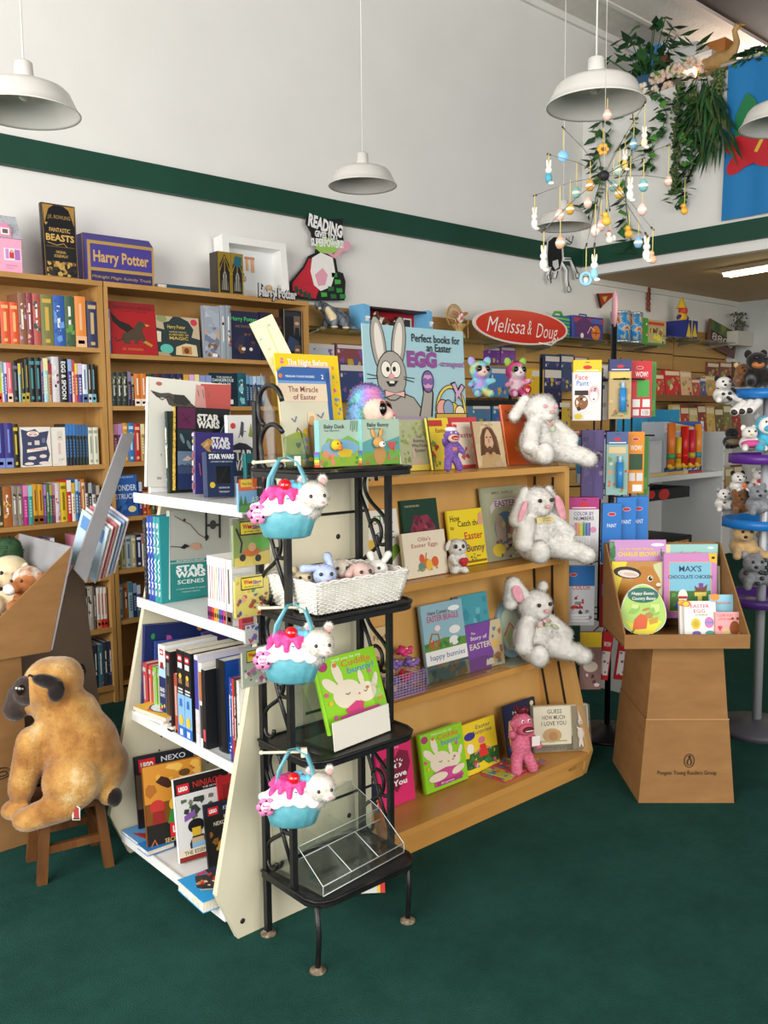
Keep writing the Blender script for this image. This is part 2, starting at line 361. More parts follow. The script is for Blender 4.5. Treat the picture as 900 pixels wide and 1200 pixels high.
# tall curl above the top shelf
def arc(cy, cz, r, a0, a1, n=16, r1=None): return [(UX[0], cy+(r+(0 if r1 is None else (r1-r)*i/n))*cos(a0+(a1-a0)*i/n), cz+(r+(0 if r1 is None else (r1-r)*i/n))*sin(a0+(a1-a0)*i/n)) for i in range(n+1)]
MB().tube(arc(2.07, 1.585, .06, rad(-60), rad(165), 18), .007, IRON, 8).build('scroll', t)
MB().tube(arc(2.06, 1.475, .062, rad(140), rad(-20), 10)+arc(2.065, 1.455, .055, rad(-10), rad(-150), 10), .007, IRON, 8).build('scroll', t)
for x, y in ((RX0+.012, 1.894), (RX1-.03, 1.905), (RX1-.02, 2.14)):
    MB().tube([(x, y, .19), (x+.004, y-.003, .1), (x, y, .004)], .008, IRON, 10).build('leg', t)
for x, y in ((RX0+.012, 1.894), (RX1-.03, 1.905), (RX1-.02, 2.14), (RX0+.012, 2.14)):
    MB().lathe([(0, .012), (.010, .012), (.024, .004), (.024, 0), (0, 0)], NM('rusty_foot', [(.4, '5a4a3a'), (.6, '8d7f6a')], 60, r=.6), 18, Matrix.Translation((x, y, 0))).build('foot_pad', t)
# ------------------------------------------------------------------ cardboard stand with tray
ang = -0.745
t = T('cardboard_stand', 'brown cardboard floor stand with penguin emblem and slanted book tray', 'display stand', (3.04, 1.894, 0), (0, 0, ang))
W0, D0, ZT = .383, .44, .655
i0, i1 = .05, .054
def frust(z, k): return [(i0*k, i0*k*.4, z), (W0-i1*k, i0*k*.4, z), (W0-i1*k, D0-.02*k, z), (i0*k, D0-.02*k, z)]
zm = .345; km = zm/ZT
o = MB().add(frust(0, 0)+frust(zm, km), [(0, 1, 5, 4), (1, 2, 6, 5), (2, 3, 7, 6), (3, 0, 4, 7)], CARD).build('pedestal_base', t)
f2 = lambda z, k: [(x+.0025*(1 if i in (1, 2) else -1)*-1, y+(.003 if i < 2 else -.003), zz) for i, (x, y, zz) in enumerate(frust(z, k))]
MB().add(f2(zm-.002, km)+f2(ZT, 1), [(0, 1, 5, 4), (1, 2, 6, 5), (2, 3, 7, 6), (3, 0, 4, 7)], CARD).build('pedestal_top', t)
MB().box((i0*km-.001, i0*km*.4-.003, zm-.003), (W0-i1*km+.001, i0*km*.4+.002, zm+.001), M('b48d5c', .8)).build('fold_crease', t)
e = MB()
ink = M('2a2018', .7)
X = Matrix.Translation((W0/2+.0, .0004, .118)); e.text('Penguin Young Readers Group', ink, X @ Matrix.Rotation(-.02, 4, 'X'), .017, .235)
pe = [(.5+.5*cos(a), .5+.5*sin(a)) for a in [2*pi*i/24 for i in range(24)]]
def ring(cx, cz, rx, rz, w, y): 
    n = 28; vs = []; 
    for i in range(n):
        a = 2*pi*i/n; vs += [(cx+rx*cos(a), y, cz+rz*sin(a)), (cx+(rx-w)*cos(a), y, cz+(rz-w)*sin(a))]
    return vs, [(2*i, 2*((i+1) % n), 2*((i+1) % n)+1, 2*i+1) for i in range(n)]
cx, cz = W0/2+.008, .175
e.add(*ring(cx, cz, .021, .029, .003, .0022), ink)
e.prism([(cx-.004, cz-.02), (cx+.006, cz-.02), (cx+.011, cz-.008), (cx+.008, cz+.008), (cx+.004, cz+.012), (cx+.006, cz+.02), (cx, cz+.023), (cx-.005, cz+.019), (cx-.002, cz+.011), (cx-.009, cz+.0), (cx-.010, cz-.01)], .002, .0024, ink)
e.prism([(cx-.003, cz-.017), (cx+.003, cz-.017), (cx+.005, cz-.004), (cx+.001, cz+.008), (cx-.005, cz-.003)], .0015, .002, CARD)
e.build('printed_mark', o)
e = MB(); e.text('ECT', M('6b4a2a', .8), Matrix.Translation((.018, .16, .235)) @ Matrix.Rotation(-pi/2, 4, 'Z') @ Matrix.Rotation(pi/2, 4, 'Y'), .012); e.build('side_mark', o)
# tray
TX0, TX1, TY0, TY1, TZ0 = -.085, .40, -.055, .30, .655
tr = T('tray', None, None); tr.parent = t
th = .006
MB().box((TX0, TY0, TZ0), (TX1, TY1, TZ0+th), CARD).build('tray_floor', tr)
MB().box((TX0, TY0-th, TZ0-.004), (TX1, TY0, TZ0+.052), CARD).build('tray_front', tr)
for x in (TX0, TX1-th): MB().prism([(TY0, TZ0), (TY1, TZ0), (TY1+.02, TZ0+.36), (TY1-.02, TZ0+.36), (TY0, TZ0+.052)], x, x+th, CARD, 'x').build('tray_side', tr)
MB().prism([(TY1, TZ0), (TY1+th, TZ0), (TY1+.02+th, TZ0+.36), (TY1+.02, TZ0+.36)], TX0, TX1, CARD, 'x').build('tray_back', tr)
STAND = t
# ------------------------------------------------------------------ plush bin at the wall side
t = T('cardboard_bin', 'large brown cardboard floor bin of plush dogs with tall grey back card', 'display bin', (0, 0, 0))
p1, p2, p0 = at(84, 641, y=3.2), at(59, 762, y=3.2), at(0, 724, y=3.2); zq = p2.z+.02; xl = p1.x+(zq-p1.z)*(p0.x-p1.x)/(p0.z-p1.z)
MB().prism([(xl, p2.z), (p2.x, p2.z-.005), (p1.x, p1.z), (xl, zq)], 3.2, 3.208, CARD, 'y').build('bin_side', t)
MB().prism([(xl, p2.z), (p2.x, p2.z-.005), (p1.x, p1.z), (xl, zq)], 3.74, 3.748, CARD, 'y').build('bin_side', t)
MB().prism([(p2.x, p2.z), (p2.x+.008, p2.z), (p1.x+.008, p1.z), (p1.x, p1.z)], 3.2, 3.748, CARDG, 'y').build('bin_back', t)
MB().box((xl, 3.208, p2.z), (p2.x, 3.74, p2.z+.008), CARD).build('bin_floor', t)
o = MB().box((.45, 3.225, 0), (1.10, 3.72, p2.z-.006), CARD).build('pedestal', t)
MB().box((.45, 3.222, .30), (1.101, 3.7235, .304), '8a6238').build('fold_line', o)
c = at(2, 907, y=3.22); mb = MB()
mb.add(*ring(c.x, c.z, .034, .022, .004, 3.2235), ink); mb.add(*ring(c.x+.004, c.z-.002, .018, .01, .004, 3.2235), ink); mb.build('printed_mark', o)
a, b, c_, d_ = at(140, 507, y=3.35), at(126, 508, y=3.35), at(78, 640, y=3.35), at(92, 650, y=3.35)
MB().prism([(c_.x-.03, c_.z-.07), (d_.x-.03, d_.z-.09), (d_.x, d_.z), (a.x, a.z), (b.x, b.z), (c_.x, c_.z)], 3.215, 3.227, CARDG, 'y').build('back_card', t)
q = [at(u, v, y=3.735) for u, v in ((66, 700), (94, 648), (124, 884))]
MB().prism([(.9, .001), (q[2].x, .001), (q[2].x, q[2].z), (q[1].x, q[1].z), (q[0].x, q[0].z), (.9, .6)], 3.735, 3.747, NM('grey_brown_card', [(.3, '8a7766'), (.7, '978471')], 5, r=.8), 'y').build('support_panel', t)
# ------------------------------------------------------------------ stool under the plush pug
WOODD = NM('dark_stool_wood', [(.3, '54331a'), (.6, '6b4423'), (.8, '7a5029')], 5, (6, 6, 1), 4, .4)
sx, sy = 1.145, 2.975
t = T('stool', 'small dark wooden step stool carrying the big plush pug', 'stool', (sx, sy, 0), (0, 0, -.17))
SH = .235
for a, b in ((-1, -1), (1, -1), (1, 1), (-1, 1)):
    MB().box((-.016, -.013, 0), (.016, .013, SH), WOODD, Matrix(((1, 0, -a*.10, a*.112), (0, 1, -b*.06, b*.095), (0, 0, 1, 0), (0, 0, 0, 1)))).build('leg', t)
for a in (-1, 1):
    MB().box((-.09, a*.082-.009, .095), (.09, a*.082+.009, .122), WOODD).build('stretcher', t)
    MB().box((a*.094-.009, -.07, .14), (a*.094+.009, .07, .165), WOODD).build('stretcher', t)
rb = MB(); rbox(rb, (-.13, -.11, SH), (.13, .11, SH+.022), WOODD, .02); rb.build('seat', t)
# ================================================================== books
PAGE = NM('paper_edges', [(.4, 'cfc6b2'), (.6, 'e9e2d2')], 40, (1, 40, 1), r=.8)
def art(mb, w, h, items, y0=0.0, step=.00016):
    """printed design on the XZ plane; places are fractions of the cover"""
    for k, it in enumerate(items):
        y = y0-.0003-step*k; c = it[0]
        if c == 'r': mb.add([(it[1]*w, y, it[2]*h), (it[3]*w, y, it[2]*h), (it[3]*w, y, it[4]*h), (it[1]*w, y, it[4]*h)], [(0, 1, 2, 3)], it[5])
        elif c == 'e':
            n = 18; ro = it[6] if len(it) > 6 else 0; vs = []
            for i in range(n):
                a = 2*pi*i/n; ex, ez = it[3]*w*cos(a), it[4]*w*sin(a)
                vs.append((it[1]*w+ex*cos(ro)-ez*sin(ro), y, it[2]*h+ex*sin(ro)+ez*cos(ro)))
            mb.add(vs, [tuple(range(n))], it[5])
        elif c == 'p': mb.add([(p[0]*w, y, p[1]*h) for p in it[1]], [tuple(range(len(it[1])))], it[2])
        elif c == 'l':
            P = [V((p[0]*w, p[1]*h)) for p in it[1]]; hw = it[2]*w/2; vs = []; fs = []
            for i, p in enumerate(P):
                d = (P[min(i+1, len(P)-1)]-P[max(i-1, 0)]); d = d.normalized() if d.length else V((1, 0)); n_ = V((-d.y, d.x))*hw
                vs += [(p.x+n_.x, y, p.y+n_.y), (p.x-n_.x, y, p.y-n_.y)]
            mb.add(vs, [(2*i+1, 2*i+3, 2*i+2, 2*i) for i in range(len(P)-1)], it[3])
        elif c == 't':
            o = it[7] if len(it) > 7 else {}
            X = Matrix.Translation((it[2]*w, y, it[3]*h)) @ Matrix.Rotation(o.get('rot', 0), 4, 'Y')
            mb.text(it[1], it[5], X, it[4]*h, it[6]*w if len(it) > 6 and it[6] else None, o.get('b', .012), o.get('s', 0), o.get('a', 'c'))
        elif c == 'n':     # scattered blotches: count, colours, x0, y0, x1, y1, size
            R = random.Random(str(it)); 
            for j in range(it[1]):
                cx, cz = R.uniform(it[3], it[5]), R.uniform(it[4], it[6]); s = it[7]*R.uniform(.5, 1.3); n = R.choice((4, 5, 6, 7)); a0 = R.uniform(0, 6)
                vs = []
                for i in range(n):
                    px_, pz_ = cx*w+s*w*R.uniform(.5, 1.2)*cos(a0+2*pi*i/n), cz*h+s*w*R.uniform(.5, 1.2)*sin(a0+2*pi*i/n)
                    vs.append((min(max(px_, it[3]*w), it[5]*w), y-j*.000004, min(max(pz_, it[4]*h), it[6]*h)))
                mb.add(vs, [tuple(range(n))], R.choice(it[2]))
def book(label, w, h, t, loc, rz=0, lean=0, cover='884422', items=(), spine=None, group=None, hard=True, cat='book', name='book', roll=0, sp_items=(), gloss=.3):
    """a book whose front cover faces local -Y and whose spine is at x=0"""
    loc = (loc[0], loc[1], loc[2]+.0008+(t*sin(lean) if lean > 0 else 0)+(w*sin(roll) if roll > 0 else 0))
    o = T(name, label, cat, loc, (-lean, roll, rz), group); c = MB(); b = .0022 if hard else .0007; m = M(cover, gloss)
    c.box((0, 0, 0), (w, b, h), m).box((0, t-b, 0), (w, t, h), m)
    n = 5; s = M(spine or cover, gloss)
    if hard and t > .01:
        prof = [(-.0025*sin(pi*i/n), t*i/n) for i in range(n+1)]+[(b, t), (b, 0)]
        c.prism(prof, 0, h, s, 'z')
    else: c.box((-.0004, 0, 0), (b, t, h), s)
    art(c, w, h, items)
    if sp_items:
        k0 = len(c.v); art(c, t, h, sp_items)
        for i in range(k0, len(c.v)):
            x, y, z = c.v[i]; c.v[i] = (-.0030+y, t-x, z)
    c.build('cover', o)
    e = .003 if hard else .0003
    MB().box((b, b, e), (w-e, t-b, h-e), PAGE).build('page_block', o)
    return o
def fit_h(p0, d, v):
    q = p0-CAM; k = 600-v
    return (FPX*q.dot(UP)-k*q.dot(FW))/(k*d.dot(FW)-FPX*d.dot(UP))
def FB(label, bl, br, vtl, z, t=.012, lean=.2, cover='ffffff', items=(), y=None, x=None, yaw=None, dz=0, hmul=1, **kw):
    """front-on book whose lower corners stand on the plane z at the photo places bl and br"""
    if y is not None: p, q = at(*bl, y=y), at(*br, y=y)
    elif x is not None: p, q = at(*bl, x=x), at(*br, x=x)
    else: p, q = at(*bl, z=z), at(*br, z=z)
    p.z = q.z = z+dz; rz = math.atan2(q.y-p.y, q.x-p.x); w = (q-p).length
    if yaw is not None: rz = yaw
    up = Euler((-lean, 0, rz)).to_matrix() @ V((0, 0, 1)); h = fit_h(p, up, vtl)*hmul
    return book(label, w, h, t, p, rz, lean, cover, items, **kw)
PAL = {'black': '1a1a1c', 'white': 'eeeeea', 'cream': 'e0d6bc', 'grey': '8c8c8c', 'dark grey': '4a4a4c', 'red': 'c5302c', 'dark red': '7a2226', 'orange': 'dd7a2e', 'mustard': 'd0a030', 'yellow': 'e6d436', 'lime green': '9cc832',
       'green': '3f8a3f', 'dark green': '2c4030', 'olive': '76763f', 'teal': '2f8f8c', 'light blue': '96c4dc', 'blue': '3468b4', 'navy': '262c58', 'indigo': '40368a', 'purple': '6a3a94', 'lilac': 'b8a0cc', 'magenta': 'b82c88', 'pink': 'e67c98', 'brown': '6a4630', 'tan': 'b8986a', 'maroon': '5e2230'}
def cname(h):
    a = [int(h[i:i+2], 16) for i in (0, 2, 4)]
    return min(PAL, key=lambda k: sum((a[j]-int(PAL[k][2*j:2*j+2], 16))**2*(3, 4, 2)[j] for j in range(3)))
ORD = 'first second third fourth fifth sixth seventh eighth ninth tenth eleventh twelfth thirteenth fourteenth fifteenth sixteenth seventeenth eighteenth nineteenth twentieth'.split()
ORD += ['twenty-'+o for o in ORD[:9]]
def spine_book(label, w, h, d, loc, rz, col, acc, style, group, title=None, roll=0, tc='f0f0ee'):
    o = T("book", label, "book", (loc[0], loc[1], loc[2]+.0008), (0, roll, rz), group); m = MB(); n = 4
    prof = [(w*i/n, -.002*sin(pi*i/n)) for i in range(n+1)]
    prof = prof+[(w, d), (w-.0015, d), (w-.0015, .002), (.0015, .002), (.0015, d), (0, d)]
    m.prism(prof, 0, h, M(col, .35), 'z'); R = random.Random(label); it = []
    if title: it = [('t', title, .32 if len(title) > 3 else .5, .5, .52*w/h, tc, None, {'rot': pi/2})]
    elif style == 0: it = [('r', .12, .84, .88, .92, acc), ('r', .34, .3, .66, .76, acc), ('r', .3, .06, .7, .13, acc)]
    elif style == 1: it = [('r', 0, 0, 1, .22, acc), ('r', .38, .34, .62, .86, acc), ('r', .2, .07, .8, .14, col)]
    elif style == 2: it = [('r', 0, .72, 1, 1, acc)]+[('r', .28, .2+.075*k, .72, .255+.075*k, acc) for k in range(6)]
    elif style == 3: it = [('n', 9, (acc, col), .05, .05, .95, .95, .34), ('r', .35, .3, .6, .8, 'e9e6da')]
    else: it = [('r', .3, .25+.06*k, .7, .29+.06*k, acc) for k in range(R.randint(5, 9))]+[('e', .5, .1, .25, .25, acc)]
    for i in it:
        if i[0] == 't':      # spine title reading downwards
            vs, fs, tw = glyphs(i[1], .02, 0); L = h*.86; ch = min(w*.58, L/tw*1.0)
            m.add([(w/2-ch/2+yy*ch, -.0026, h*.93-xx*L/tw) for xx, yy in vs], fs, i[5])
        else: art(m, w, h, [i], -.0022)
    m.build('cover', o); MB().box((.0015, .0022, .002), (w-.0015, d-.002, h-.003), PAGE).build('page_block', o); return o
def spine_row(z, vb, rows, axis, c, shelf, land, rz, flip=False, depth=.15, count_from_end=True, group=None):
    """rows: (u0, u1, v_top, colour, accent, style or title)"""
    n = len(rows)
    for k, r in enumerate(rows):
        u0, u1, vt, col, acc, st = r[:6]
        p, q = (at(u0, vb, y=c), at(u1, vb, y=c)) if axis == 'y' else (at(u0, vb, x=c), at(u1, vb, x=c))
        p.z = q.z = z; w = abs(q.x-p.x) if axis == 'y' else abs(q.y-p.y)
        h = fit_h(p, V((0, 0, 1)), vt); i = n-k if count_from_end else k+1
        title = st if isinstance(st, str) else None
        lb = f"{cname(col)} spine with {cname(acc)} marks, {ORD[i-1]} {shelf}"
        if isinstance(st, str): lb = f"{cname(col)} spine lettered {st.lower()}, {ORD[i-1]} {shelf}"
        spine_book(lb, max(w-.0006, .003), h, depth, p, rz, col, acc, st if isinstance(st, int) else 0, group, title, roll=r[6] if len(r) > 6 else 0)
# ================================================================== plush toys
def blob(name, parent, parts, mat, vox=.006, smooth=6, fur=0, flen=.012, fw=.0016, **kw):
    """one continuous soft body grown from ellipsoids and tapering limbs, optionally furry"""
    mb = MB()
    for p in parts:
        if p[0] == 'c':
            a, b, r0, r1 = V(p[1]), V(p[2]), p[3], p[4]
            mb.tube([a+(b-a)*i/5 for i in range(6)], [r0+(r1-r0)*i/5 for i in range(6)], mat, 12); mb.ell(a, r0, mat, 12, 8); mb.ell(b, r1, mat, 12, 8)
        else: mb.ell(p[0], p[1], mat, 18, 12, p[2] if len(p) > 2 else None)
    o = mb.build(name, parent, **kw)
    r = o.modifiers.new('r', 'REMESH'); r.mode = 'VOXEL'; r.voxel_size = vox; r.use_smooth_shade = True
    s = o.modifiers.new('s', 'SMOOTH'); s.factor = .5; s.iterations = smooth
    dg = bpy.context.evaluated_depsgraph_get(); me = bpy.data.meshes.new_from_object(o.evaluated_get(dg)); o.modifiers.clear()
    if fur:
        R = random.Random(name+str(fur)); me.calc_loop_triangles(); tris = me.loop_triangles; ar = [t.area for t in tris]
        vs = [tuple(v.co) for v in me.vertices]; fs = [tuple(p.vertices) for p in me.polygons]; ns = len(fs); nl = [tuple(v.normal) for v in me.vertices]
        for t in R.choices(tris, ar, k=fur):
            a, b, c = [me.vertices[i].co for i in t.vertices]; u, v_ = R.random(), R.random()
            if u+v_ > 1: u, v_ = 1-u, 1-v_
            p = a+(b-a)*u+(c-a)*v_; nn = t.normal; tg = V((R.gauss(0, .6), R.gauss(0, .6), R.gauss(-.5, .5))); tg = (tg-nn*tg.dot(nn)).normalized(); d = (tg*.8+nn*R.uniform(.25, .7)).normalized()*flen*R.uniform(.6, 1.2)
            sd = nn.cross(d).normalized()*fw; k = len(vs)
            vs += [tuple(p-sd-nn*.002), tuple(p+sd-nn*.002), tuple(p+d)]; fs.append((k, k+1, k+2) if (sd*2).cross(d+sd).dot(nn) > 0 else (k+1, k, k+2)); nl += [tuple((nn+sd.cross(d).normalized()*.25+tg*.1).normalized())]*3
        me = bpy.data.meshes.new(name); me.from_pydata(vs, [], fs); me.update()
        me.polygons.foreach_set('use_smooth', [True]*len(fs)); me.update()
    if fur: me.normals_split_custom_set_from_vertices(nl)
    me.materials.clear(); me.materials.append(mat); me.name = name; o.data = me
    for p in o.data.polygons: p.material_index = 0
    return o
def PL(name, stops, scale=40, bump=.35): return NM(name, stops, scale, r=.9, bump=bump*.4, bscale=320, spec=.1, sheen=.3)
P_WHITE = PL('white_plush', [(.3, 'dcd8cf'), (.7, 'f2efe8')], 30)
P_CREAM = PL('cream_plush', [(.3, 'd9c39a'), (.7, 'ead9b6')], 30)
P_PUG = NM('tan_pug_plush', [(.30, '7c4d1e'), (.44, 'a06e32'), (.57, 'b98b49'), (.72, 'd8bd8c')], 7, detail=5, r=.75, bump=.3, bscale=150, spec=.2, sheen=.4)
P_BLACK = PL('black_plush', [(.3, '100c0b'), (.7, '2a211e')])
P_PINK = PL('pink_plush', [(.3, 'dc8f9f'), (.7, 'eeb0ba')])
P_BROWN = PL('brown_plush', [(.3, '6b4426'), (.7, '8a5a34')])
P_GREY = PL('grey_plush', [(.3, '5a6068'), (.7, '8d949b')])
EYE_B = M('0b0a0a', .08, 0, .8); NOSE_P = M('e39a98', .5)
def eyes(par, pts, r, ring=None, gl=True):
    for p in pts:
        o = MB().ell(p, r, EYE_B, 12, 8).build('eye', par)
        if ring: MB().ell((p[0], p[1]+r*.35, p[2]), (r*1.35, r*.9, r*1.35), ring, 12, 8).build('eye_ring', o)
# ================================================================== bookcase contents
YS = YB+.03
GL, GR = 'chapter books in the dollhouse bookcase', 'books in the trunk bookcase'
spine_row(ZL[0], 404, [(-3, 1.5, 355, '2f5a3a', 'c9a84a', 0), (1.8, 12.6, 353, 'd9532b', 'f0b070', 0), (12.9, 23, 354, 'd9532b', 'f0b070', 0), (23.2, 32.5, 343, '8a5a42', 'c9a0c0', 3), (32.8, 40, 343, '8a3844', 'd9b090', 3), (40.3, 49, 344, 'b0524a', '2f5a4a', 3), (49.3, 63.5, 345, '76763f', 'c9a84a', 0),
  (63.8, 77, 346, '2c5aa8', '6a9ad8', 3), (77.3, 89, 347, '3f5c3c', '5f9a4a', 3), (89.3, 102, 347, 'e08a3c', 'e8b890', 1), (103, 115, 353, '2b3358', 'c0a878', 0)], 'y', YS, 'from centre post, top shelf under dollhouse', '', 0, group=GL)
spine_row(ZL[1], 470, [(-4, 3, 424, 'c9d62e', 'd8402e', 1), (3.2, 6, 424, 'cfd5e0', '7a9ac0', 2), (6.2, 9.2, 425, '3a57a0', 'd8d8e8', 2), (9.5, 15.5, 425, 'e8647f', 'f4d0b0', 1), (15.7, 22.5, 425, '1d1d22', '6a6a74', 0), (22.7, 25.6, 426, '7fb6c9', 'e0c040', 2), (25.8, 30.3, 425, '20261f', 'b0a040', 1), (30.5, 35, 421, '20261f', 'b0a040', 1),
  (35.2, 42.3, 419, '17181c', '3f9090', 0), (42.5, 49.3, 419, '17181c', '3f9090', 0), (49.5, 52, 423, '4a2f5a', 'b07a9a', 2), (52.2, 57.6, 420, '9fd0da', 'e8e0a0', 2), (57.8, 62, 426, 'b08a50', '9a2f3a', 2), (62.2, 70.6, 418, 'cfcbd0', '8a2a40', 3), (70.9, 80.5, 420, '141416', 'f0f0ee', 'EGG & SPOON'),
  (80.8, 85.3, 421, '3d2f77', '8fb0d8', 2), (85.5, 88.5, 422, 'e8c0a8', 'c04a5a', 2), (88.7, 92, 426, 'd03a4a', 'e8d040', 2), (92.2, 97.3, 426, '383880', 'd0c0e0', 2), (97.5, 103.5, 427, 'd8e4ec', '4a6a9a', 1), (103.8, 108, 427, '1c1e22', 'd0d0d0', 1), (108.2, 113, 427, '1c1e22', '6ab0c0', 1)], 'y', YS, 'from centre post, second shelf under dollhouse', '', 0, group=GL)
spine_row(ZL[2], 549, [(-5, 6.6, 496, '3a3580', '7a8ad0', 1), (6.9, 16.5, 496, '3a3580', '7a8ad0', 1), (16.8, 23.5, 497, '2a2a22', 'd3b52a', 0)], 'y', YS, 'from the star-shield book, third shelf under dollhouse', '', 0, group=GL)
FB('white novel with navy cover and red lettered patches, front-on, third shelf under dollhouse', (25.5, 548), (61, 546), 501, ZL[2], .025, .02, 'e6e2d8', [('p', [(.03, .05), (.2, .02), (.85, .06), (.95, .3), (.86, .62), (.95, .9), (.62, .86), (.5, .95), (.25, .9), (.04, .95), (.06, .5)], '3a4060'), ('e', .42, .83, .2, .09, 'ece4dc'), ('t', 'WITH', .42, .85, .035, 'c8402e', .18), ('t', 'MOM', .42, .79, .045, 'c8402e', .25), ('p', [(.2, .36), (.86, .42), (.86, .5), (.2, .44)], 'ece4dc'), ('t', 'THEODORE', .53, .42, .035, 'c8402e', .55), ('e', .72, .26, .12, .06, 'dcd6d0'), ('e', .35, .22, .14, .06, 'dcd6d0'), ('e', .25, .08, .15, .05, 'e8d8d4'), ('e', .75, .09, .18, .05, 'e8d8d4'), ('r', .24, .55, .36, .62, 'cfc9c4'), ('r', .46, .55, .62, .66, 'd8cfc9'), ('r', .7, .6, .82, .72, '6a708a')], y=YS, yaw=0, group='front-on books in the oak bookcases')
FB('white thick paperback with faint grey and pink drawing beside the navy-patched novel', (62, 546), (78, 545), 501, ZL[2], .02, .0, 'e8e3d8', [('r', .4, .66, .8, .9, 'd8d0c0'), ('e', .6, .74, .1, .05, '8a8378'), ('r', .45, .3, .62, .6, 'e0b8b4'), ('n', 8, ('cfc8ba', 'd8cfc0'), .1, .03, .9, .2, .1)], y=YS, yaw=0, hard=False, group='front-on books in the oak bookcases')
spine_row(ZL[2], 545.5, [(78.3, 82, 497, '2a2f3a', '3a7ac0', 2), (82.2, 86, 497, '262a33', '3a7ac0', 2), (86.2, 90, 497, '262a33', '3a7ac0', 2), (90.2, 93.8, 498, '23302c', '3a6aa0', 2), (94, 97.4, 498, '23302c', '3a6aa0', 2), (97.6, 101, 498, '23302c', '3a6aa0', 2), (101.2, 104.4, 498, '23302c', '3a6aa0', 2), (104.6, 110.5, 501, 'dcdccb', '9aa890', 0), (110.7, 116.5, 501, 'dcdccb', '9aa890', 0)], 'y', YS, 'from centre post, third shelf under dollhouse', '', 0, group=GL)
r4 = [(-4, 4.2, 571, '4a4a35', 'c0b080', 3, 0), (4.5, 15, 571, 'a8602c', 'd8b060', 3, 0), (15.3, 21.5, 570, '8f8478', '4a4038', 3, 0), (21.7, 27.8, 570, '8f8478', '4a4038', 3, 0), (28.2, 34, 569, 'b52a86', 'e080b8', 2, 0), (34.2, 39.5, 569, '3f9a93', '8fd0c8', 2, 0), (39.8, 45.6, 568, 'd39a2c', '7a4a1c', 1, 0), (45.9, 52, 568, 'd39a2c', '7a4a1c', 1, 0),
  (52.3, 55.5, 568, '5f3a8a', 'b080c0', 2, 0), (55.8, 59, 568, '4a7a3a', '3a6aa0', 3, 0), (59.2, 62.6, 568, '2f6a70', 'b0a050', 2, 0), (62.9, 65.5, 568, '7a2a40', 'c08090', 2, 0), (65.8, 71.5, 567, 'd8c5d0', 'c05a70', 3, 0), (71.8, 79.5, 566, 'd9bd2a', '8a6a10', 0, 0), (79.8, 85, 563, 'c8322e', 'f0e8e0', 2, 0), (85.2, 89.5, 566, 'ece8e0', 'd0b040', 2, 0), (89.8, 93, 562, '3f78b8', 'c0d8f0', 2, 0), (93.2, 96, 564, '3f5068', 'a0b0c0', 2, 0), (96.2, 101, 562, 'c8722c', 'f0d0a0', 0, 0), (101.2, 104.6, 566, 'e0dcd8', '3a3a3a', 2, 0), (104.9, 109, 566, '26262a', 'b0b0b0', 2, 0), (109.2, 113.5, 568, 'd8d0c8', '50505a', 2, 0), (113.8, 118, 569, '3a3a42', 'b8a890', 2, 0)]
spine_row(ZL[3], 612, r4, 'y', YS, 'from centre post, fourth shelf under dollhouse', '', 0, group=GL)
spine_row(ZL[4], 683, [(16, 20.5, 638, '8f2a24', 'e0a080', 2), (20.8, 24.5, 638, '7a2420', 'e8d8c0', 2), (24.8, 28.5, 637, 'd8cfc4', 'b04030', 2), (28.7, 32.5, 637, 'd0c6ba', 'b04030', 2), (32.8, 37, 636, 'b4442c', 'e0b090', 2), (37.3, 42.5, 633, 'b05a48', 'e8d0b8', 0), (42.8, 49, 633, '3a2320', 'c03a2a', 2), (49.3, 54.5, 632, 'a5322a', 'e0d8d0', 2), (54.8, 60.5, 632, '1f2f4a', 'c04a3a', 2), (60.8, 66, 631, '3a76b0', 'd0e0f0', 2)], 'y', YS, 'from the slanted magazines, fifth shelf under dollhouse', '', 0, group=GL)
spine_row(ZL[4], 674, [(91, 96.5, 628, 'e892a8', 'f8e0e8', 2), (96.8, 101, 632, '6a8a2c', 'e0d040', 0), (101.3, 105, 632, 'd8c030', '7a3a6a', 0), (105.3, 108.5, 630, '8a3a6a', 'e0a030', 2), (108.8, 114, 627, 'c02c88', 'e060a0', 0), (114.3, 121.5, 625, '6a3a9a', 'b080d8', 0)], 'y', YS, 'from centre post, fifth shelf under dollhouse', '', 0, group=GL)
spine_row(ZL[5], 737, [(90, 101, 690, '94c435', 'b8dc60', 3), (101.3, 104, 690, '4a4038', 'a09080', 3), (104.3, 110.5, 688, 'b8b0a4', '4a443c', 3), (110.8, 114.2, 688, '5a5148', 'c0b8a8', 3), (114.5, 118.8, 689, 'e6e0d8', 'd87a3c', 1), (119, 122.5, 689, 'e6e0d8', 'c8302c', 1), (122.8, 126.5, 689, 'e6e0d8', 'c8302c', 1)], 'y', YS, 'from centre post, sixth shelf under dollhouse', '', 0, group=GL)
spine_row(ZL[6], 804, [(105, 111, 757, '241a18', '9a6a3a', 3), (111.3, 116, 757, '26343f', '8a3a2a', 3), (116.3, 122.5, 756, '3f7080', 'c05a30', 3), (122.8, 128, 753, '2f3a4a', '5a7090', 3), (128.3, 133.5, 752, '2a3450', '6a7aa0', 3)], 'y', YS, 'from centre post, bottom shelf under dollhouse', '', 0, group=GL)
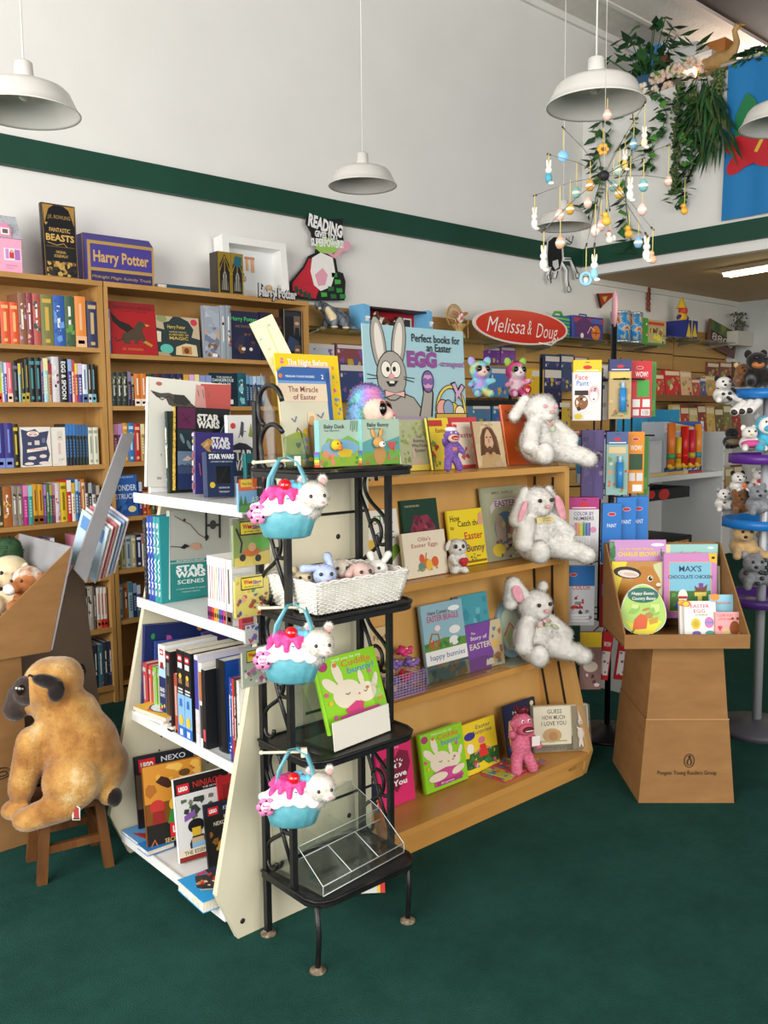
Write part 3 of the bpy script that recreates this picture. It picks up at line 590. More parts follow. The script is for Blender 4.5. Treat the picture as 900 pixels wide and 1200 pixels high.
# --- trunk bookcase
spine_row(ZR[0], 413.5, [(122, 124.6, 362, '5a9a8a', 'd85a4a', 3), (124.9, 127.6, 362, '7aa070', 'b04a7a', 3), (127.9, 130.6, 362, '6a90b8', 'd85a4a', 3)], 'y', YS, 'from centre post, top shelf under purple trunk', '', 0, group=GR, count_from_end=False)
gf = 'front-on books in the oak bookcases'
FB('red hardback with a dark winged beast, front-on under the purple trunk box', (131.5, 416), (185.5, 417.5), 353, ZR[0], .022, .09, 'a82024', [('r', 0, .86, 1, 1, '8a171c'), ('t', 'FANTASTIC BEASTS', .5, .87, .055, '5a0d10', .8), ('t', 'AND WHERE TO FIND THEM', .5, .82, .022, '5a0d10', .6), ('p', [(.28, .2), (.22, .32), (.28, .42), (.42, .44), (.5, .5), (.58, .62), (.66, .66), (.72, .62), (.78, .56), (.72, .54), (.68, .46), (.72, .38), (.78, .2), (.7, .2), (.66, .3), (.58, .26), (.56, .2), (.5, .2), (.5, .28), (.4, .26), (.4, .19)], '4a3a2a'), ('p', [(.5, .5), (.4, .58), (.2, .64), (.02, .8), (.06, .62), (.2, .5), (.36, .42)], '1f1916'), ('l', [(.28, .3), (.12, .24), (.1, .32)], .025, '3a2d22'), ('p', [(.74, .6), (.86, .58), (.78, .55)], 'c89a40'), ('p', [(.68, .24), (.86, .16), (.9, .2), (.74, .28)], 'b8862f'), ('t', 'J.K. ROWLING', .45, .08, .045, 'd87a3a', .45)], y=YS, yaw=0, group=gf)
FB('dark green wizard history book with cut-paper edges, front-on beside the red beast book', (186, 419), (236, 421), 370, ZR[0], .018, .1, '2c3a3c', [('p', [(0, .7), (0, 1), (.4, 1), (.3, .88), (.16, .84), (.18, .66)], 'b8a888'), ('e', .13, .93, .12, .07, '8a9060'), ('p', [(.55, 1), (.75, .9), (.86, .7), (.8, .5), (1, .45), (1, 1)], 'c0ae90'), ('e', .88, .88, .08, .07, 'c83848'), ('p', [(.4, .04), (.92, .02), (.9, .3), (.66, .34), (.42, .24)], 'd8c49a'), ('r', .55, .06, .78, .26, 'b8803a'), ('e', .66, .15, .06, .06, '6a3a2a'), ('e', .2, .18, .15, .1, '5ab8a8'), ('p', [(0, 0), (.3, 0), (.2, .1), (0, .1)], 'a89878'), ('p', [(0, .35), (.08, .35), (.1, .6), (0, .62)], 'd8ccb0'), ('t', 'Harry Potter', .46, .7, .085, 'd8b850', .42), ('t', 'A JOURNEY THROUGH', .48, .6, .03, 'd8c890', .4), ('t', 'A HISTORY OF', .5, .52, .05, 'd8b850', .46), ('t', 'MAGIC', .5, .42, .075, 'd8b850', .44)], y=YS, yaw=0, group=gf)
FB('fat grey-blue wizard hardback with busy castle scene beside the wizard history book', (240, 421), (259, 421), 358, ZR[0], .03, .02, '9aa0ac', [('n', 30, ('8a6a4a', '6a7a90', 'b0b4c0', '7a5a44', 'c0a080'), .05, .02, .95, .6, .2), ('n', 10, ('b8c0cc', 'a4acb8'), 0, .6, 1, 1, .25), ('r', .5, .03, .8, .09, 'e8e8e8')], y=YS, yaw=0, group=gf)
spine_row(ZR[0], 421, [(259.5, 265.5, 358, '98a0a8', '8a3a2c', 3), (265.8, 272, 358, '8a96a0', '8a3a2c', 3)], 'y', YS, 'after the castle-scene hardback, top shelf under trunk', '', 0, group=GR, count_from_end=False)
FB('dark navy wizard hardback with green lettering beside the grey castle spines', (272.5, 421), (306, 422), 364, ZR[0], .03, .05, '1d2040', [('t', 'Harry Potter', .46, .8, .085, '4ac060', .9), ('t', 'AND THE SORCERER', .5, .66, .05, '8a6a3a', .7), ('n', 14, ('2a2848', '5a3a2c', '141630', '6a4a30'), .05, .1, .95, .55, .14), ('e', .4, .22, .07, .05, 'e0d8c0'), ('e', .66, .22, .06, .05, 'e0d8c0')], y=YS, yaw=0, group=gf)
FB('dark indigo wizard hardback half hidden by the slanting yellow card booklet', (307, 422), (322, 422.6), 366, ZR[0], .03, .05, '211c3c', [('n', 8, ('2f2850', '181430'), .05, .1, .95, .9, .2)], y=YS, yaw=0, group=gf)
FB('dark maroon wizard hardback behind the black film box at the bookcase end', (323, 422.6), (337, 423), 372, ZR[0], .03, .05, '3a1a18', [('n', 10, ('5a2a20', '2a1210', '6a3a28'), .05, .1, .95, .9, .2)], y=YS, yaw=0, group=gf)
FB('tall black film gift box with portrait windows standing at the trunk bookcase end', (333, 415), (354.5, 417), 362, ZR[0], .05, .0, '15161a', [('r', .08, .86, .9, .95, '2a2a30'), ('r', .55, .5, .9, .88, '6a5a4c'), ('e', .72, .74, .13, .07, 'c09a80'), ('p', [(.56, .5), (.62, .66), (.82, .66), (.88, .5)], '1a1a22'), ('p', [(.1, .2), (.3, .5), (.55, .46), (.8, .4), (.9, .22)], '2c3a5a'), ('r', .55, .06, .9, .32, '5a4638'), ('e', .72, .23, .12, .06, 'c09a80'), ('t', 'WIZARDS', .36, .1, .05, 'd8d0c0', .5), ('l', [(.02, .01), (.98, .01), (.98, .99), (.02, .99), (.02, .01)], .03, 'a89878')], y=YS-.01, yaw=0, cat='gift box', name='gift_box')
spine_row(ZR[1], 479, [(125.5+6.2*k, 131.4+6.2*k, 436+.3*k, '2f3a36', '8a8a60', 3) for k in range(4)]+[(150.5, 154.5, 436, '2d2438', '8a7aa0', 2), (154.7, 158.2, 441, '26202c', 'a89878', 2), (158.5, 165.4, 438, 'd87a2c', 'f4e8d8', 1), (165.7, 172.6, 438, 'd87a2c', 'f4e8d8', 1), (173.5, 181.5, 438, '2f4032', 'd8a838', 1), (181.8, 190.5, 438, '4a2530', 'd8a838', 1), (190.8, 201, 438, '2a2b50', 'd8a838', 1), (201.3, 208.5, 438, '2a2b50', 'd8a838', 1), (208.8, 215.5, 438, '2a2b50', 'd8a838', 1), (215.8, 222.2, 439, '7a4a3a', 'd8a838', 2), (222.5, 228.6, 439, 'a05a9a', 'e0b0d8', 2), (228.9, 234.4, 439, 'd0902c', 'f0e0a0', 2), (234.8, 241.6, 440, '3a3a88', '8a9ad0', 2), (241.9, 248.6, 440, '3a3a88', '8a9ad0', 2)], 'y', YS, 'from centre post, second shelf under purple trunk', '', 0, group=GR, count_from_end=False)
FB('dark teal adventure hardback with glowing green scene, front-on behind the tall grey art book', (249, 480), (279, 480), 437, ZR[1], .03, .03, '132a38', [('t', 'THE RIDDLE', .5, .85, .05, 'd8e4e4', .6), ('t', 'DANGEROUS', .45, .74, .09, 'e8f0f0', .82), ('t', 'CHASE', .5, .62, .085, 'e8f0f0', .5), ('n', 22, ('1f5a66', '2a8088', '0f2030', '3aa0a0', '18404c'), .02, .02, .98, .55, .16), ('r', .62, .06, .82, .2, 'e8e8e8')], y=YS, yaw=0, group=gf)
spine_row(ZR[1], 481, [(279.5, 288.5, 437, '1c5a68', '80c0c8', 3), (288.8, 292.6, 440, '15304a', '6a9ac0', 2), (292.9, 296.4, 441, '1a2a44', '8ab0d0', 2), (296.7, 300.8, 441, '3a6aa8', 'c0d8f0', 2), (301.1, 306, 441, '2f4f7a', 'a8c0d8', 2), (306.3, 311, 441, '20304a', '90a8c0', 2)], 'y', YS, 'after the teal adventure book, second trunk shelf', '', 0, group=GR, count_from_end=False)
spine_row(ZR[2], 546, [(129, 134, 498, '5a2038', 'c08090', 2), (134.2, 139, 497, '6a2540', 'd090a0', 2), (139.2, 144.6, 497, '6a2a6a', 'c090d0', 2), (145, 151, 496, 'd9922f', 'f0d890', 0), (151.4, 158.4, 496, '3a7ab8', 'c0e0f0', 0), (158.8, 165.6, 497, 'b8302c', 'f0c0a0', 0), (166, 170.6, 497, 'b89a5a', 'f0e0b0', 2), (171, 176, 498, 'a8402c', 'f0d0a0', 0)], 'y', YS, 'from centre post, third shelf under purple trunk', '', 0, group=GR, count_from_end=False)
FB('blue paperback lettered wonderstruck with a round gold seal, front-on on fourth trunk shelf', (133, 607), (162.5, 603), 558, ZR[3], .03, .05, '2f62ae', [('n', 16, ('24509a', '3a72be', '1c4286'), .03, .03, .97, .5, .2), ('t', 'BRIAN SELZNICK', .5, .93, .035, 'c8d8f0', .75), ('t', 'WONDER', .48, .62, .14, 'e4ecf6', .96), ('t', 'STRUCK', .52, .42, .12, 'e4ecf6', .78), ('e', .76, .16, .16, .12, 'e4dc9c')], y=YS, yaw=0, hard=False, group=gf)
spine_row(ZR[3], 604, [(163.5, 167.4, 565, '2a3a6a', 'c0c8e0', 2), (167.7, 172.6, 575, 'a83a2c', 'f0c890', 0), (172.9, 178, 575, 'c0622c', '5a2a20', 3), (178.3, 182, 575, '3f6a4a', 'd0c060', 2), (182.3, 186, 576, '3a2f2c', 'd07040', 2)], 'y', YS, 'after the blue wonderstruck book, fourth trunk shelf', '', 0, group=GR, count_from_end=False)
spine_row(ZR[4], 673, [(134.5, 137.4, 630, '3f5a34', 'a0b080', 2), (137.6, 142.6, 630, '8a9a5a', 'e8e0b0', 0), (142.9, 148.4, 630, 'b5aa80', '5a7a4a', 0), (148.7, 154.6, 629, 'a8b8c0', '4a6a8a', 0), (154.9, 160.4, 628, 'b8ac80', 'e8e0c0', 0), (160.7, 167.2, 627, '252f52', 'e8e8f0', 0), (167.5, 172, 627, 'e0dccf', 'c04a4a', 2), (172.3, 176, 628, 'b03a3a', 'e0d0c0', 2)], 'y', YS, 'from centre post, fifth shelf under purple trunk', '', 0, group=GR, count_from_end=False)
spine_row(ZR[5], 733, [(139.5, 145.8, 685, '8fb0bf', 'e0ecf0', 0), (146.1, 151.4, 684, 'b0682c', '3a2a20', 3), (151.7, 157, 683, 'a5c8d0', '4a7a8a', 2), (157.3, 161.4, 684, '243058', '90a0c8', 2), (161.7, 166, 686, '4a6a8a', 'c0d0e0', 2)], 'y', YS, 'from centre post, sixth shelf under purple trunk', '', 0, group=GR, count_from_end=False)
# ------------------------------------------------------------------ things on top of the bookcases
ZT1 = 2.285
a, b = at(-12, 316, y=4.62), at(26.5, 319, y=4.62)
t = T('dollhouse_box', 'pink dollhouse box with grey shingled roof on the oak bookcase', 'toy box', (a.x, 4.62, ZT1)); w_ = b.x-a.x
h1, h2 = fit_h(V((b.x, 4.62, ZT1)), V((0, 0, 1)), 281), fit_h(V((b.x, 4.62, ZT1)), V((0, 0, 1)), 252)
m = MB().box((0, 0, 0), (w_, .16, h1), 'f0a8c4')
art(m, w_, h1, [('r', .45, .38, .97, .72, 'ece4ea'), ('r', .78, .4, .95, .7, 'b070b8'), ('r', .5, .42, .6, .7, 'c890d0'), ('r', .62, .44, .76, .62, 'c83a34'), ('e', .69, .64, .05, .05, 'd8a890'), ('r', .5, .22, .85, .25, 'd080b0'), ('r', .5, .15, .75, .17, 'd080b0')]); m.build('box_front', t)
ROOF = NM('grey_shingles', [(.35, '9a9ca4'), (.5, 'c4c6cc'), (.65, 'b0b2ba')], 60, (1, 1, 2), r=.7)
MB().add([(-.01, -.012, h1), (w_, -.012, h1), (w_, .06, h2), (-.01, .06, h2), (w_, .16, h1), (-.01, .16, h1)], [(0, 1, 2, 3), (2, 4, 5, 3), (1, 4, 2), (0, 3, 5), (0, 5, 4, 1)], ROOF).build('roof', t)
o = MB().prism([(w_*.3, h1+.006), (w_*.68, h1+.006), (w_*.68, h1+.045), (w_*.49, h1+.075), (w_*.3, h1+.045)], -.012, .05, 'e890b4').build('dormer', t)
MB().box((w_*.36, -.014, h1+.014), (w_*.62, -.0125, h1+.046), 'f2f0ee').box((w_*.41, -.0155, h1+.02), (w_*.57, -.0142, h1+.04), '6a5a50').build('dormer_window', o)
FB('tall black and gold screenplay book standing alone on top of the oak bookcase', (53.5, 324), (92.5, 326), 237, ZT1, .035, .04, '17161a', [('l', [(.02, .015), (.98, .015), (.98, .985), (.02, .985), (.02, .015)], .02, '8a6a34'), ('p', [(.03, .98), (.35, .98), (.2, .93), (.12, .82), (.06, .72)], 'a8803c'), ('p', [(.97, .98), (.65, .98), (.8, .93), (.88, .82), (.94, .72)], 'a8803c'), ('p', [(.05, .74), (.16, .74), (.1, .7)], 'b8924a'), ('t', 'J.K. ROWLING', .5, .80, .05, 'a08048', .68), ('t', 'FANTASTIC', .5, .62, .055, 'd0a85c', .62), ('t', 'BEASTS', .5, .50, .085, 'd0a85c', .84, {'b': .03}), ('l', [(.12, .47), (.4, .44), (.6, .47), (.7, .42)], .02, 'b8924a'), ('r', .12, .24, .88, .4, '0e0e12'), ('l', [(.08, .42), (.92, .42)], .012, '8a6a34'), ('t', 'ORIGINAL', .5, .33, .036, 'c8a050', .3), ('t', 'SCREENPLAY', .5, .275, .036, 'c8a050', .42), ('n', 34, ('a8823c', '6a4e24', 'c09a50', '2a2218'), .05, .015, .95, .22, .09)], y=4.60, yaw=.0)
# purple wizard trunk box
a, b = at(104, 329, y=4.60), at(181, 336, y=4.60); w_ = b.x-a.x
p0 = V((a.x, 4.60, ZT1)); hh = fit_h(V((b.x, 4.6, ZT1)), V((0, 0, 1)), 287)
t = T('trunk_box', 'purple and gold wizard activity trunk box on the oak bookcase', 'activity box', p0)
m = MB().prism([(0, 0), (.19, 0), (.19, hh*1.12), (.05, hh*1.12), (0, hh*.93)], 0, w_, M('453a8c', .35), 'x')
art(m, w_, hh*.93, [('r', 0, 0, 1, .27, '2f2760'), ('r', 0, .27, 1, .35, 'b08c48'), ('r', 0, .92, 1, 1.0, 'b08c48'), ('r', 0, 0, .03, 1, 'b08c48'), ('r', .97, 0, 1, 1, 'b08c48'), ('t', 'Harry Potter', .5, .50, .26, 'c8a060', .84, {'b': .03}), ('t', 'Midnight Magic Activity Trunk', .5, .1, .07, 'a88c5c', .9, {'s': .2})])
m.build('box_body', t)
MB().box((-.001, -.0012, 0), (.014, .002, hh*.93), 'b08c48').box((-.0015, .0, 0), (.0, .19, .012), 'b08c48').box((-.0015, .05, hh*1.10), (w_+.001, .06, hh*1.122), 'b08c48').box((-.0012, .055, 0), (.0, .065, hh*1.1), 'b08c48').build('gold_edging', t)
a, b = at(186, 342, y=4.60), at(246, 347, y=4.60)
o = book('thin dark blue book lying flat beside the purple trunk box', .20, b.x-a.x, .024, (b.x, 4.60, ZT1+.0245), pi/2, pi/2, '2b3f7c', [('n', 8, ('1f3a4a', '2f5a48'), .05, .05, .95, .95, .2)])
o.rotation_euler = (-pi/2, 0, 0); o.location = (a.x, 4.60, ZT1+.0245); o.rotation_euler = (0, 0, 0)
bpy.data.objects.remove([c for c in o.children if c.name.startswith('page')][0]); cv = o.children[0]; bpy.data.objects.remove(cv)
wl = b.x-a.x
MB().box((0, 0, -.0245), (wl, .16, -.0225), '2b3f7c').box((0, 0, -.002), (wl, .16, 0), '2b3f7c').box((.05, -.001, -.0245), (wl, .002, 0), M('2a4a5c', .4)).build('cover', o)
MB().box((.003, .003, -.0225), (wl-.003, .158, -.002), PAGE).build('page_block', o)
# black and gold double-door film box
a, b = at(256.5, 344, y=4.595), at(286, 347.5, y=4.595); w_ = b.x-a.x; hh = fit_h(V((b.x, 4.595, ZT1)), V((0, 0, 1)), 298)
t = T('gift_box', 'black and gold arched-window wizard gift box beside the white shadow frame', 'gift box', (a.x, 4.595, ZT1))
MB().box((0, .004, 0), (w_, .095, hh), '2c2620').box((-.0005, .01, .003), (0, .09, hh-.003), '3f382e').build('box_body', t)
for k in (0, 1):
    m = MB(); m.box((k*w_/2+.001, 0, 0), ((k+1)*w_/2-.001, .004, hh), '8c7420'); x0 = k*w_/2; hw = w_/2
    art(m, hw, hh, [('p', [(.12, .04), (.88, .04), (.88, .7), (.5, .95), (.12, .7)], '17130e'), ('l', [(.12, .55), (.5, .9), (.88, .55)], .05, 'a8882c'), ('l', [(.5, .9), (.5, .55)], .05, 'a8882c'), ('p', [(.25, .1), (.75, .1), (.72, .3), (.6, .5), (.5, .56), (.4, .5), (.28, .3)], '9a958a'), ('r', .3, .1, .38, .4, '3a352c'), ('r', .46, .1, .54, .5, '3a352c'), ('r', .62, .1, .7, .4, '3a352c'), ('e', .5, .8, .09, .09, '6a5420')]+([('p', [(.2, .74), (.5, .66), (.8, .7), (.85, .92), (.3, .92)], '1f5a6a')] if k else []))
    for i in range(len(m.v)-1, 7, -1):
        m.v[i] = (m.v[i][0]+x0, m.v[i][1], m.v[i][2])
    m.build('door', t)
MB().box((w_/2-.008, -.006, hh*.46), (w_/2+.008, -.001, hh*.52), M('c0962a', .3, .6)).build('clasp', t)
# white deep shadow frame
c0, c1 = at(265.5, 345, y=4.70), at(340, 352, y=4.70); w_ = c1.x-c0.x; hh = fit_h(V((c0.x, 4.72, ZT1)), V((0, 0, 1)), 276)
t = T('shadow_frame', 'white deep box frame holding a miniature fireplace room on the bookcase', 'frame', (c0.x, 4.70, ZT1+.0125), (-.10, 0, 0)); fr = .045; WHT = M('efeeea', .4)
mb = MB()
for a, b in (((0, 0, 0), (w_, .10, fr)), ((0, 0, hh-fr), (w_, .10, hh)), ((0, 0, fr), (fr, .10, hh-fr)), ((w_-fr, 0, fr), (w_, .10, hh-fr))): mb.box(a, b, WHT)
mb.build('frame', t); MB().box((fr, .095, fr), (w_-fr, .10, hh-fr), M('dfe2e2', .6)).build('back_wall', t)
o = MB().box((fr+.045, .06, fr), (fr+.10, .094, fr+.06), 'b49a8c').box((fr+.04, .055, fr+.06), (fr+.105, .095, fr+.068), 'a08070').box((fr+.058, .058, fr), (fr+.087, .0605, fr+.04), '6a4a40').build('miniature_fireplace', t)
MB().ell((w_-fr-.06, .06, fr+.018), (.03, .022, .018), M('c0a078', .8)).ell((w_-fr-.06, .07, fr+.045), (.024, .016, .02), M('c8a880', .8)).build('miniature_armchair', t)
MB().box((w_*.46, .09, hh*.52), (w_*.50, .094, hh*.72), 'd8a880').box((w_*.54, .09, hh*.50), (w_*.59, .094, hh*.73), 'd8a880').box((w_*.45, .088, hh*.72), (w_*.60, .094, hh*.76), 'c08860').build('miniature_curtain', t)
MB().ell((w_*.30, .085, hh*.66), (.008, .006, .015), M('c8a070', .6)).ell((w_*.30, .085, hh*.6), (.012, .006, .01), M('b89060', .6)).build('miniature_lamp', t)
MB().ell((w_*.36, .06, fr+.11), (.01, .008, .008), M('5a8a5a', .8)).box((w_*.34, .055, fr+.07), (w_*.40, .07, fr+.10), 'c8a890').build('miniature_planter', t)
# cut-out letters of the wizard sign
a = at(325, 357, y=4.545)
m = MB(); X = Matrix.Translation((0, 0, 0)) @ Matrix.Rotation(-.05, 4, 'Y'); k0 = 0
wl = at(348.5, 357, y=4.545).x-at(304, 352, y=4.545).x; X0 = at(304, 351, y=4.54)
vs, fs, tw = glyphs('Harry Potter', .045, 0)
for y, c, s in ((.0, '26262a', 1.0),): pass
pts = [(x*wl/tw, yy*.052*(1.35 if (x/tw < .09 or .5 < x/tw < .58) else 1)) for x, yy in vs]
t = T('letter_sign', 'small black and silver cut-out wizard name sign on the bookcase top edge', 'sign', (X0.x, 4.545, ZT1+.004), (0, .0, 0))
MB().add([(x, -.001, z) for x, z in pts]+[(x, .004, z) for x, z in pts], [f for f in fs]+[tuple(i+len(pts) for i in f)[::-1] for f in fs], M('c0c0c0', .4)).build('lettering', t)
v2, f2_, tw2 = glyphs('Harry Potter', .085, 0); pts = [(x*wl*1.01/tw2, yy*.052*(1.35 if (x/tw2 < .09 or .5 < x/tw2 < .58) else 1)-.0015) for x, yy in v2]
MB().add([(x, .004, z) for x, z in pts]+[(x, .010, z) for x, z in pts], [f for f in f2_]+[tuple(i+len(pts) for i in f)[::-1] for f in f2_], M('1c1c20', .5)).build('backing', t)
MB().box((0, .003, -.003), (wl, .012, .004), '1c1c20').build('base_strip', t)
# READING sign: plain red and green cut-out stand-in, wording kept
PY = 4.80
def cut(pts, y, d, m_, nm, par, h='y'):
    q = [at(u, v, y=y) for u, v in pts]; return MB().prism([(p.x, p.z) for p in q], y, y+d, m_, 'y').build(nm, par)
t = T('reading_sign', 'cut-out reading sign with red dotted cape shape and white comic lettering', 'sign', (0, 0, 0))
o = cut([(341, 330), (341, 343), (350, 350), (372, 352), (404, 352), (405, 330), (402, 320), (396, 318), (393, 300), (391, 292), (403, 282), (402, 276), (400, 275), (402, 256), (385, 257), (360, 254), (359, 262), (365, 272), (367, 283), (371, 290), (370, 296), (362, 300), (356, 312)], PY, .012, M('17181a', .6), 'backing', t)
cut([(343, 331), (343, 340), (352, 347), (370, 350), (374, 338), (364, 318), (365, 303), (362, 303), (357, 314)], PY-.003, .003, M('c02434', .5), 'red_panel', t)
mb = MB(); R = random.Random(3)
for k in range(26):
    u = R.uniform(349, 366); v = R.uniform(318, 346); p = at(u, v, y=PY-.0035)
    if v > 365-(u-345)*2.2 and u < 364+(v-330)*.3: mb.lathe([(.0028, 0), (0, .0005)], '17181a', 6, Matrix.Translation(p) @ Matrix.Rotation(pi/2, 4, 'X'))
mb.build('dot_pattern', t)
cut([(364, 318), (366, 302), (376, 296), (390, 302), (393, 320), (388, 336), (376, 341), (368, 334)], PY-.004, .004, M('ece8e4', .5), 'white_panel', t)
cut([(369, 322), (378, 314), (384, 322), (381, 334), (373, 335)], PY-.006, .002, M('e0a0b0', .5), 'pink_patch', t)
cut([(371, 283), (380, 278), (400, 282), (399, 292), (388, 298), (376, 296), (370, 291)], PY-.004, .004, M('9cc85a', .5), 'green_panel', t)
cut([(379, 294), (391, 298), (400, 288), (404, 283), (409, 283), (412, 288), (408, 294), (402, 295), (393, 303)], PY-.005, .005, M('e0a0b0', .5), 'pink_panel', t)
for k, (u, v) in enumerate(((392, 322), (396, 330), (388, 338), (398, 340), (380, 345), (391, 347), (402, 347))):
    p = at(u, v, y=PY-.004); cut([(u-3.5, v-2.5), (u+3, v-2), (u+3.5, v+2.5), (u-3, v+3)], PY-.004, .004, M(('2f8a3c', '4aa848', '2a6a38')[k % 3], .5), 'green_block', t)
for k, (u, v) in enumerate(((347, 339), (352, 342), (357, 345), (362, 347))): cut([(u-2, v-2.5), (u+1.5, v-4), (u+3, v+2), (u, v+5)], PY-.005, .002, M('1c4a3a', .5), 'green_leaf', t)
for s, u, v, du, dv, an in (('READING', 381, 271, 40, 13, -.16), ('GIVES YOU', 382, 279.5, 26, 6.5, -.05), ('SUPERPOWERS!', 384, 289, 38, 8, .06)):
    p = at(u, v, y=PY-.006); w1 = (at(u+du/2, v, y=PY)-at(u-du/2, v, y=PY)).x; h1 = (at(u, v-dv, y=PY)-p).z
    MB().text(s, M('f0efec', .5), Matrix.Translation((p.x, PY-.0065, p.z)) @ Matrix.Rotation(-an-.0, 4, 'Y'), h1, w1, bold=.05).build('lettering', t)
# ================================================================== cream unit: shelf 1
gs = 'space movie books on the cream shelving'
z1 = SX[1][1]
def XB(label, y0, y1, x, z, vtop, ub, t=.012, lean=.15, cover='202020', items=(), yaw=-pi/2, h=None, **kw):
    """cover facing -X: y0 is the far end of its lower edge, y1 the near end"""
    p = V((x, y0, z)); up = Euler((-lean, 0, yaw)).to_matrix() @ V((0, 0, 1))
    return book(label, abs(y0-y1), h or fit_h(p, up, vtop), t, p, yaw, lean, cover, items, **kw)
SW = lambda x, y, h, c, w: [('t', 'STAR', x, y+h*1.12, h, c, w, {'b': .05}), ('t', 'WARS', x, y, h, c, w*1.02, {'b': .05})]
FB('very large pale grey art book with dark creature sketch and red corner', (172, 577), (266, 580), 449, z1, .02, .03, 'd6d4c8', [('p', [(.55, .72), (1, .74), (1, 1), (.62, .98)], 'b8504a'), ('p', [(.55, .74), (.7, .7), (.66, .96), (.56, .97)], 'c89088'), ('p', [(.02, .88), (.14, .86), (.24, .87), (.34, .85), (.46, .8), (.56, .76), (.6, .72), (.5, .7), (.36, .72), (.24, .76), (.2, .82), (.1, .82)], '4a463f'), ('p', [(.3, .86), (.42, .86), (.5, .8), (.44, .76), (.3, .78)], '2f2c28'), ('l', [(.05, .86), (.16, .8), (.24, .84), (.34, .77), (.46, .81), (.58, .74)], .012, '2a2824'), ('e', .12, .945, .035, .022, 'b05a50'), ('l', [(.58, .92), (.6, .86)], .008, '6a6a64'), ('l', [(.64, .93), (.66, .85)], .008, '6a6a64'), ('l', [(.70, .92), (.72, .86)], .008, '6a6a64'), ('t', 'T', .16, .28, .022, '6a665c'), ('t', 'EN', .14, .07, .022, '6a665c')], y=2.868, yaw=-.05, roll=.07, group=gs)
for k, (y, c, a, hh, dd) in enumerate(((2.892, 'e8e6e2', '8a8a90', .315, .12), (2.835, '2a3f60', 'a0b8d8', .285, .10), (2.818, '1c2a22', '7a9a80', .285, .10))):
    spine_book(f"{('white', 'steel blue', 'dark green')[k]} tall thin spine near the gold-edged storybook, {('outermost', 'middle', 'innermost')[k]} of three", .016, hh, dd, ((1.455, 1.497, 1.49)[k], y, z1), -pi/2, c, a, 3, gs)
goldp = NM('gold_foil_paper', [(.4, '6a5218'), (.5, 'c8a03c'), (.65, 'e0c468')], 160, r=.3, spec=.6)
o = FB('dark space storybook with gold patterned spine and four picture panels', (207, 579), (268, 584), 480, z1, .02, .03, '17171b', [('r', .02, .74, .34, .99, '5a1c44'), ('r', .02, .48, .3, .73, '1f3038'), ('r', .02, .2, .3, .47, '6a8098'), ('r', .02, .2, .3, .3, '3a4a68'), ('r', .02, .01, .3, .2, '20305c'), ('l', [(.1, .92), (.24, .8)], .01, '3a0f2a'), ('l', [(.1, .82), (.26, .9)], .01, '3a0f2a'), ('e', .1, .62, .03, .09, '6a8088', .4), ('e', .22, .55, .03, .08, '6a8088', .4), ('p', [(.1, .36), (.2, .42), (.28, .38), (.2, .35)], 'c8b0a0'), ('l', [(.05, .29), (.1, .31), (.15, .29), (.2, .32), (.28, .29)], .012, '2c3850'), ('t', 'a Little Golden Book', .58, .9, .02, 'c0a838', .3), *SW(.58, .76, .075, 'dcdcd4', .42), ('p', [(.78, .7), (.98, .98), (.98, .7)], '26343f'), ('l', [(.8, .7), (.96, .9)], .01, '8090a0')], y=2.78, yaw=-.05, roll=.05, group=gs)
cvr = [c for c in o.children if c.name.startswith('cover')][0]
s_ = MB().box((-.0052, .0, .0), (-.0035, .02, cvr.data.vertices[4].co.z), goldp).build('gold_spine', o, label='gold patterned foil spine')
FB('purple-blue space search book with starfighter art standing before the gold-spined one', (229, 581), (272, 586), 509, z1, .02, .05, '3a3474', [*SW(.66, .74, .085, 'e0e0e4', .5), ('t', 'SEARCH', .62, .64, .05, '9ab83c', .34), ('p', [(.14, .8), (.34, .9), (.46, .86), (.36, .74), (.44, .66), (.3, .7)], 'b08848'), ('p', [(.2, .74), (.3, .86), (.36, .8)], 'c8a878'), ('p', [(.5, .55), (.6, .62), (.62, .4), (.52, .3)], 'a8a838'), ('l', [(.1, .5), (.14, .3)], .02, 'c86a6a'), ('p', [(.2, .06), (.5, .04), (.62, .2), (.4, .3), (.24, .2)], '8a4a1c'), ('n', 10, ('a86a2c', '5a3414', 'c08a3a'), .2, .03, .62, .28, .06), ('r', .36, .3, .5, .44, '6a4a3a')], spine='6a5a80', sp_items=[('r', .1, .93, .9, .98, 'd0c8d8'), ('e', .5, .85, .3, .3, 'b0b838'), ('r', .2, .7, .8, .78, 'c8c0d8'), ('r', .2, .58, .8, .66, 'a04848'), ('r', .2, .46, .8, .54, 'd8c0a0'), ('r', .2, .34, .8, .42, 'a04848'), ('r', .2, .22, .8, .3, 'd0b8c0'), ('r', .2, .08, .8, .18, 'a05a5a')], y=2.62, yaw=-.08, roll=.05, group=gs)
FB('navy space-movie box book with black window and yellow dot, front of the row', (244, 584), (278, 586), 532, z1, .03, .08, '243256', [('t', 'STAR WARS', .5, .85, .1, 'f0f0f2', .86, {'b': .05}), ('t', 'LIGHTSABER THUMB WRESTLING', .5, .77, .03, 'c8d0e0', .74), ('r', .3, .3, .78, .68, '14161c'), ('l', [(.4, .32), (.66, .66)], .02, '30343e'), ('e', .16, .27, .09, .09, 'd8b83c'), ('t', 'FIGHTING FOR', .55, .19, .035, 'e8e8ee', .36), ('t', 'THE GALAXY', .55, .1, .035, 'e8e8ee', .36)], y=2.50, yaw=-.03, roll=.03, group=gs)
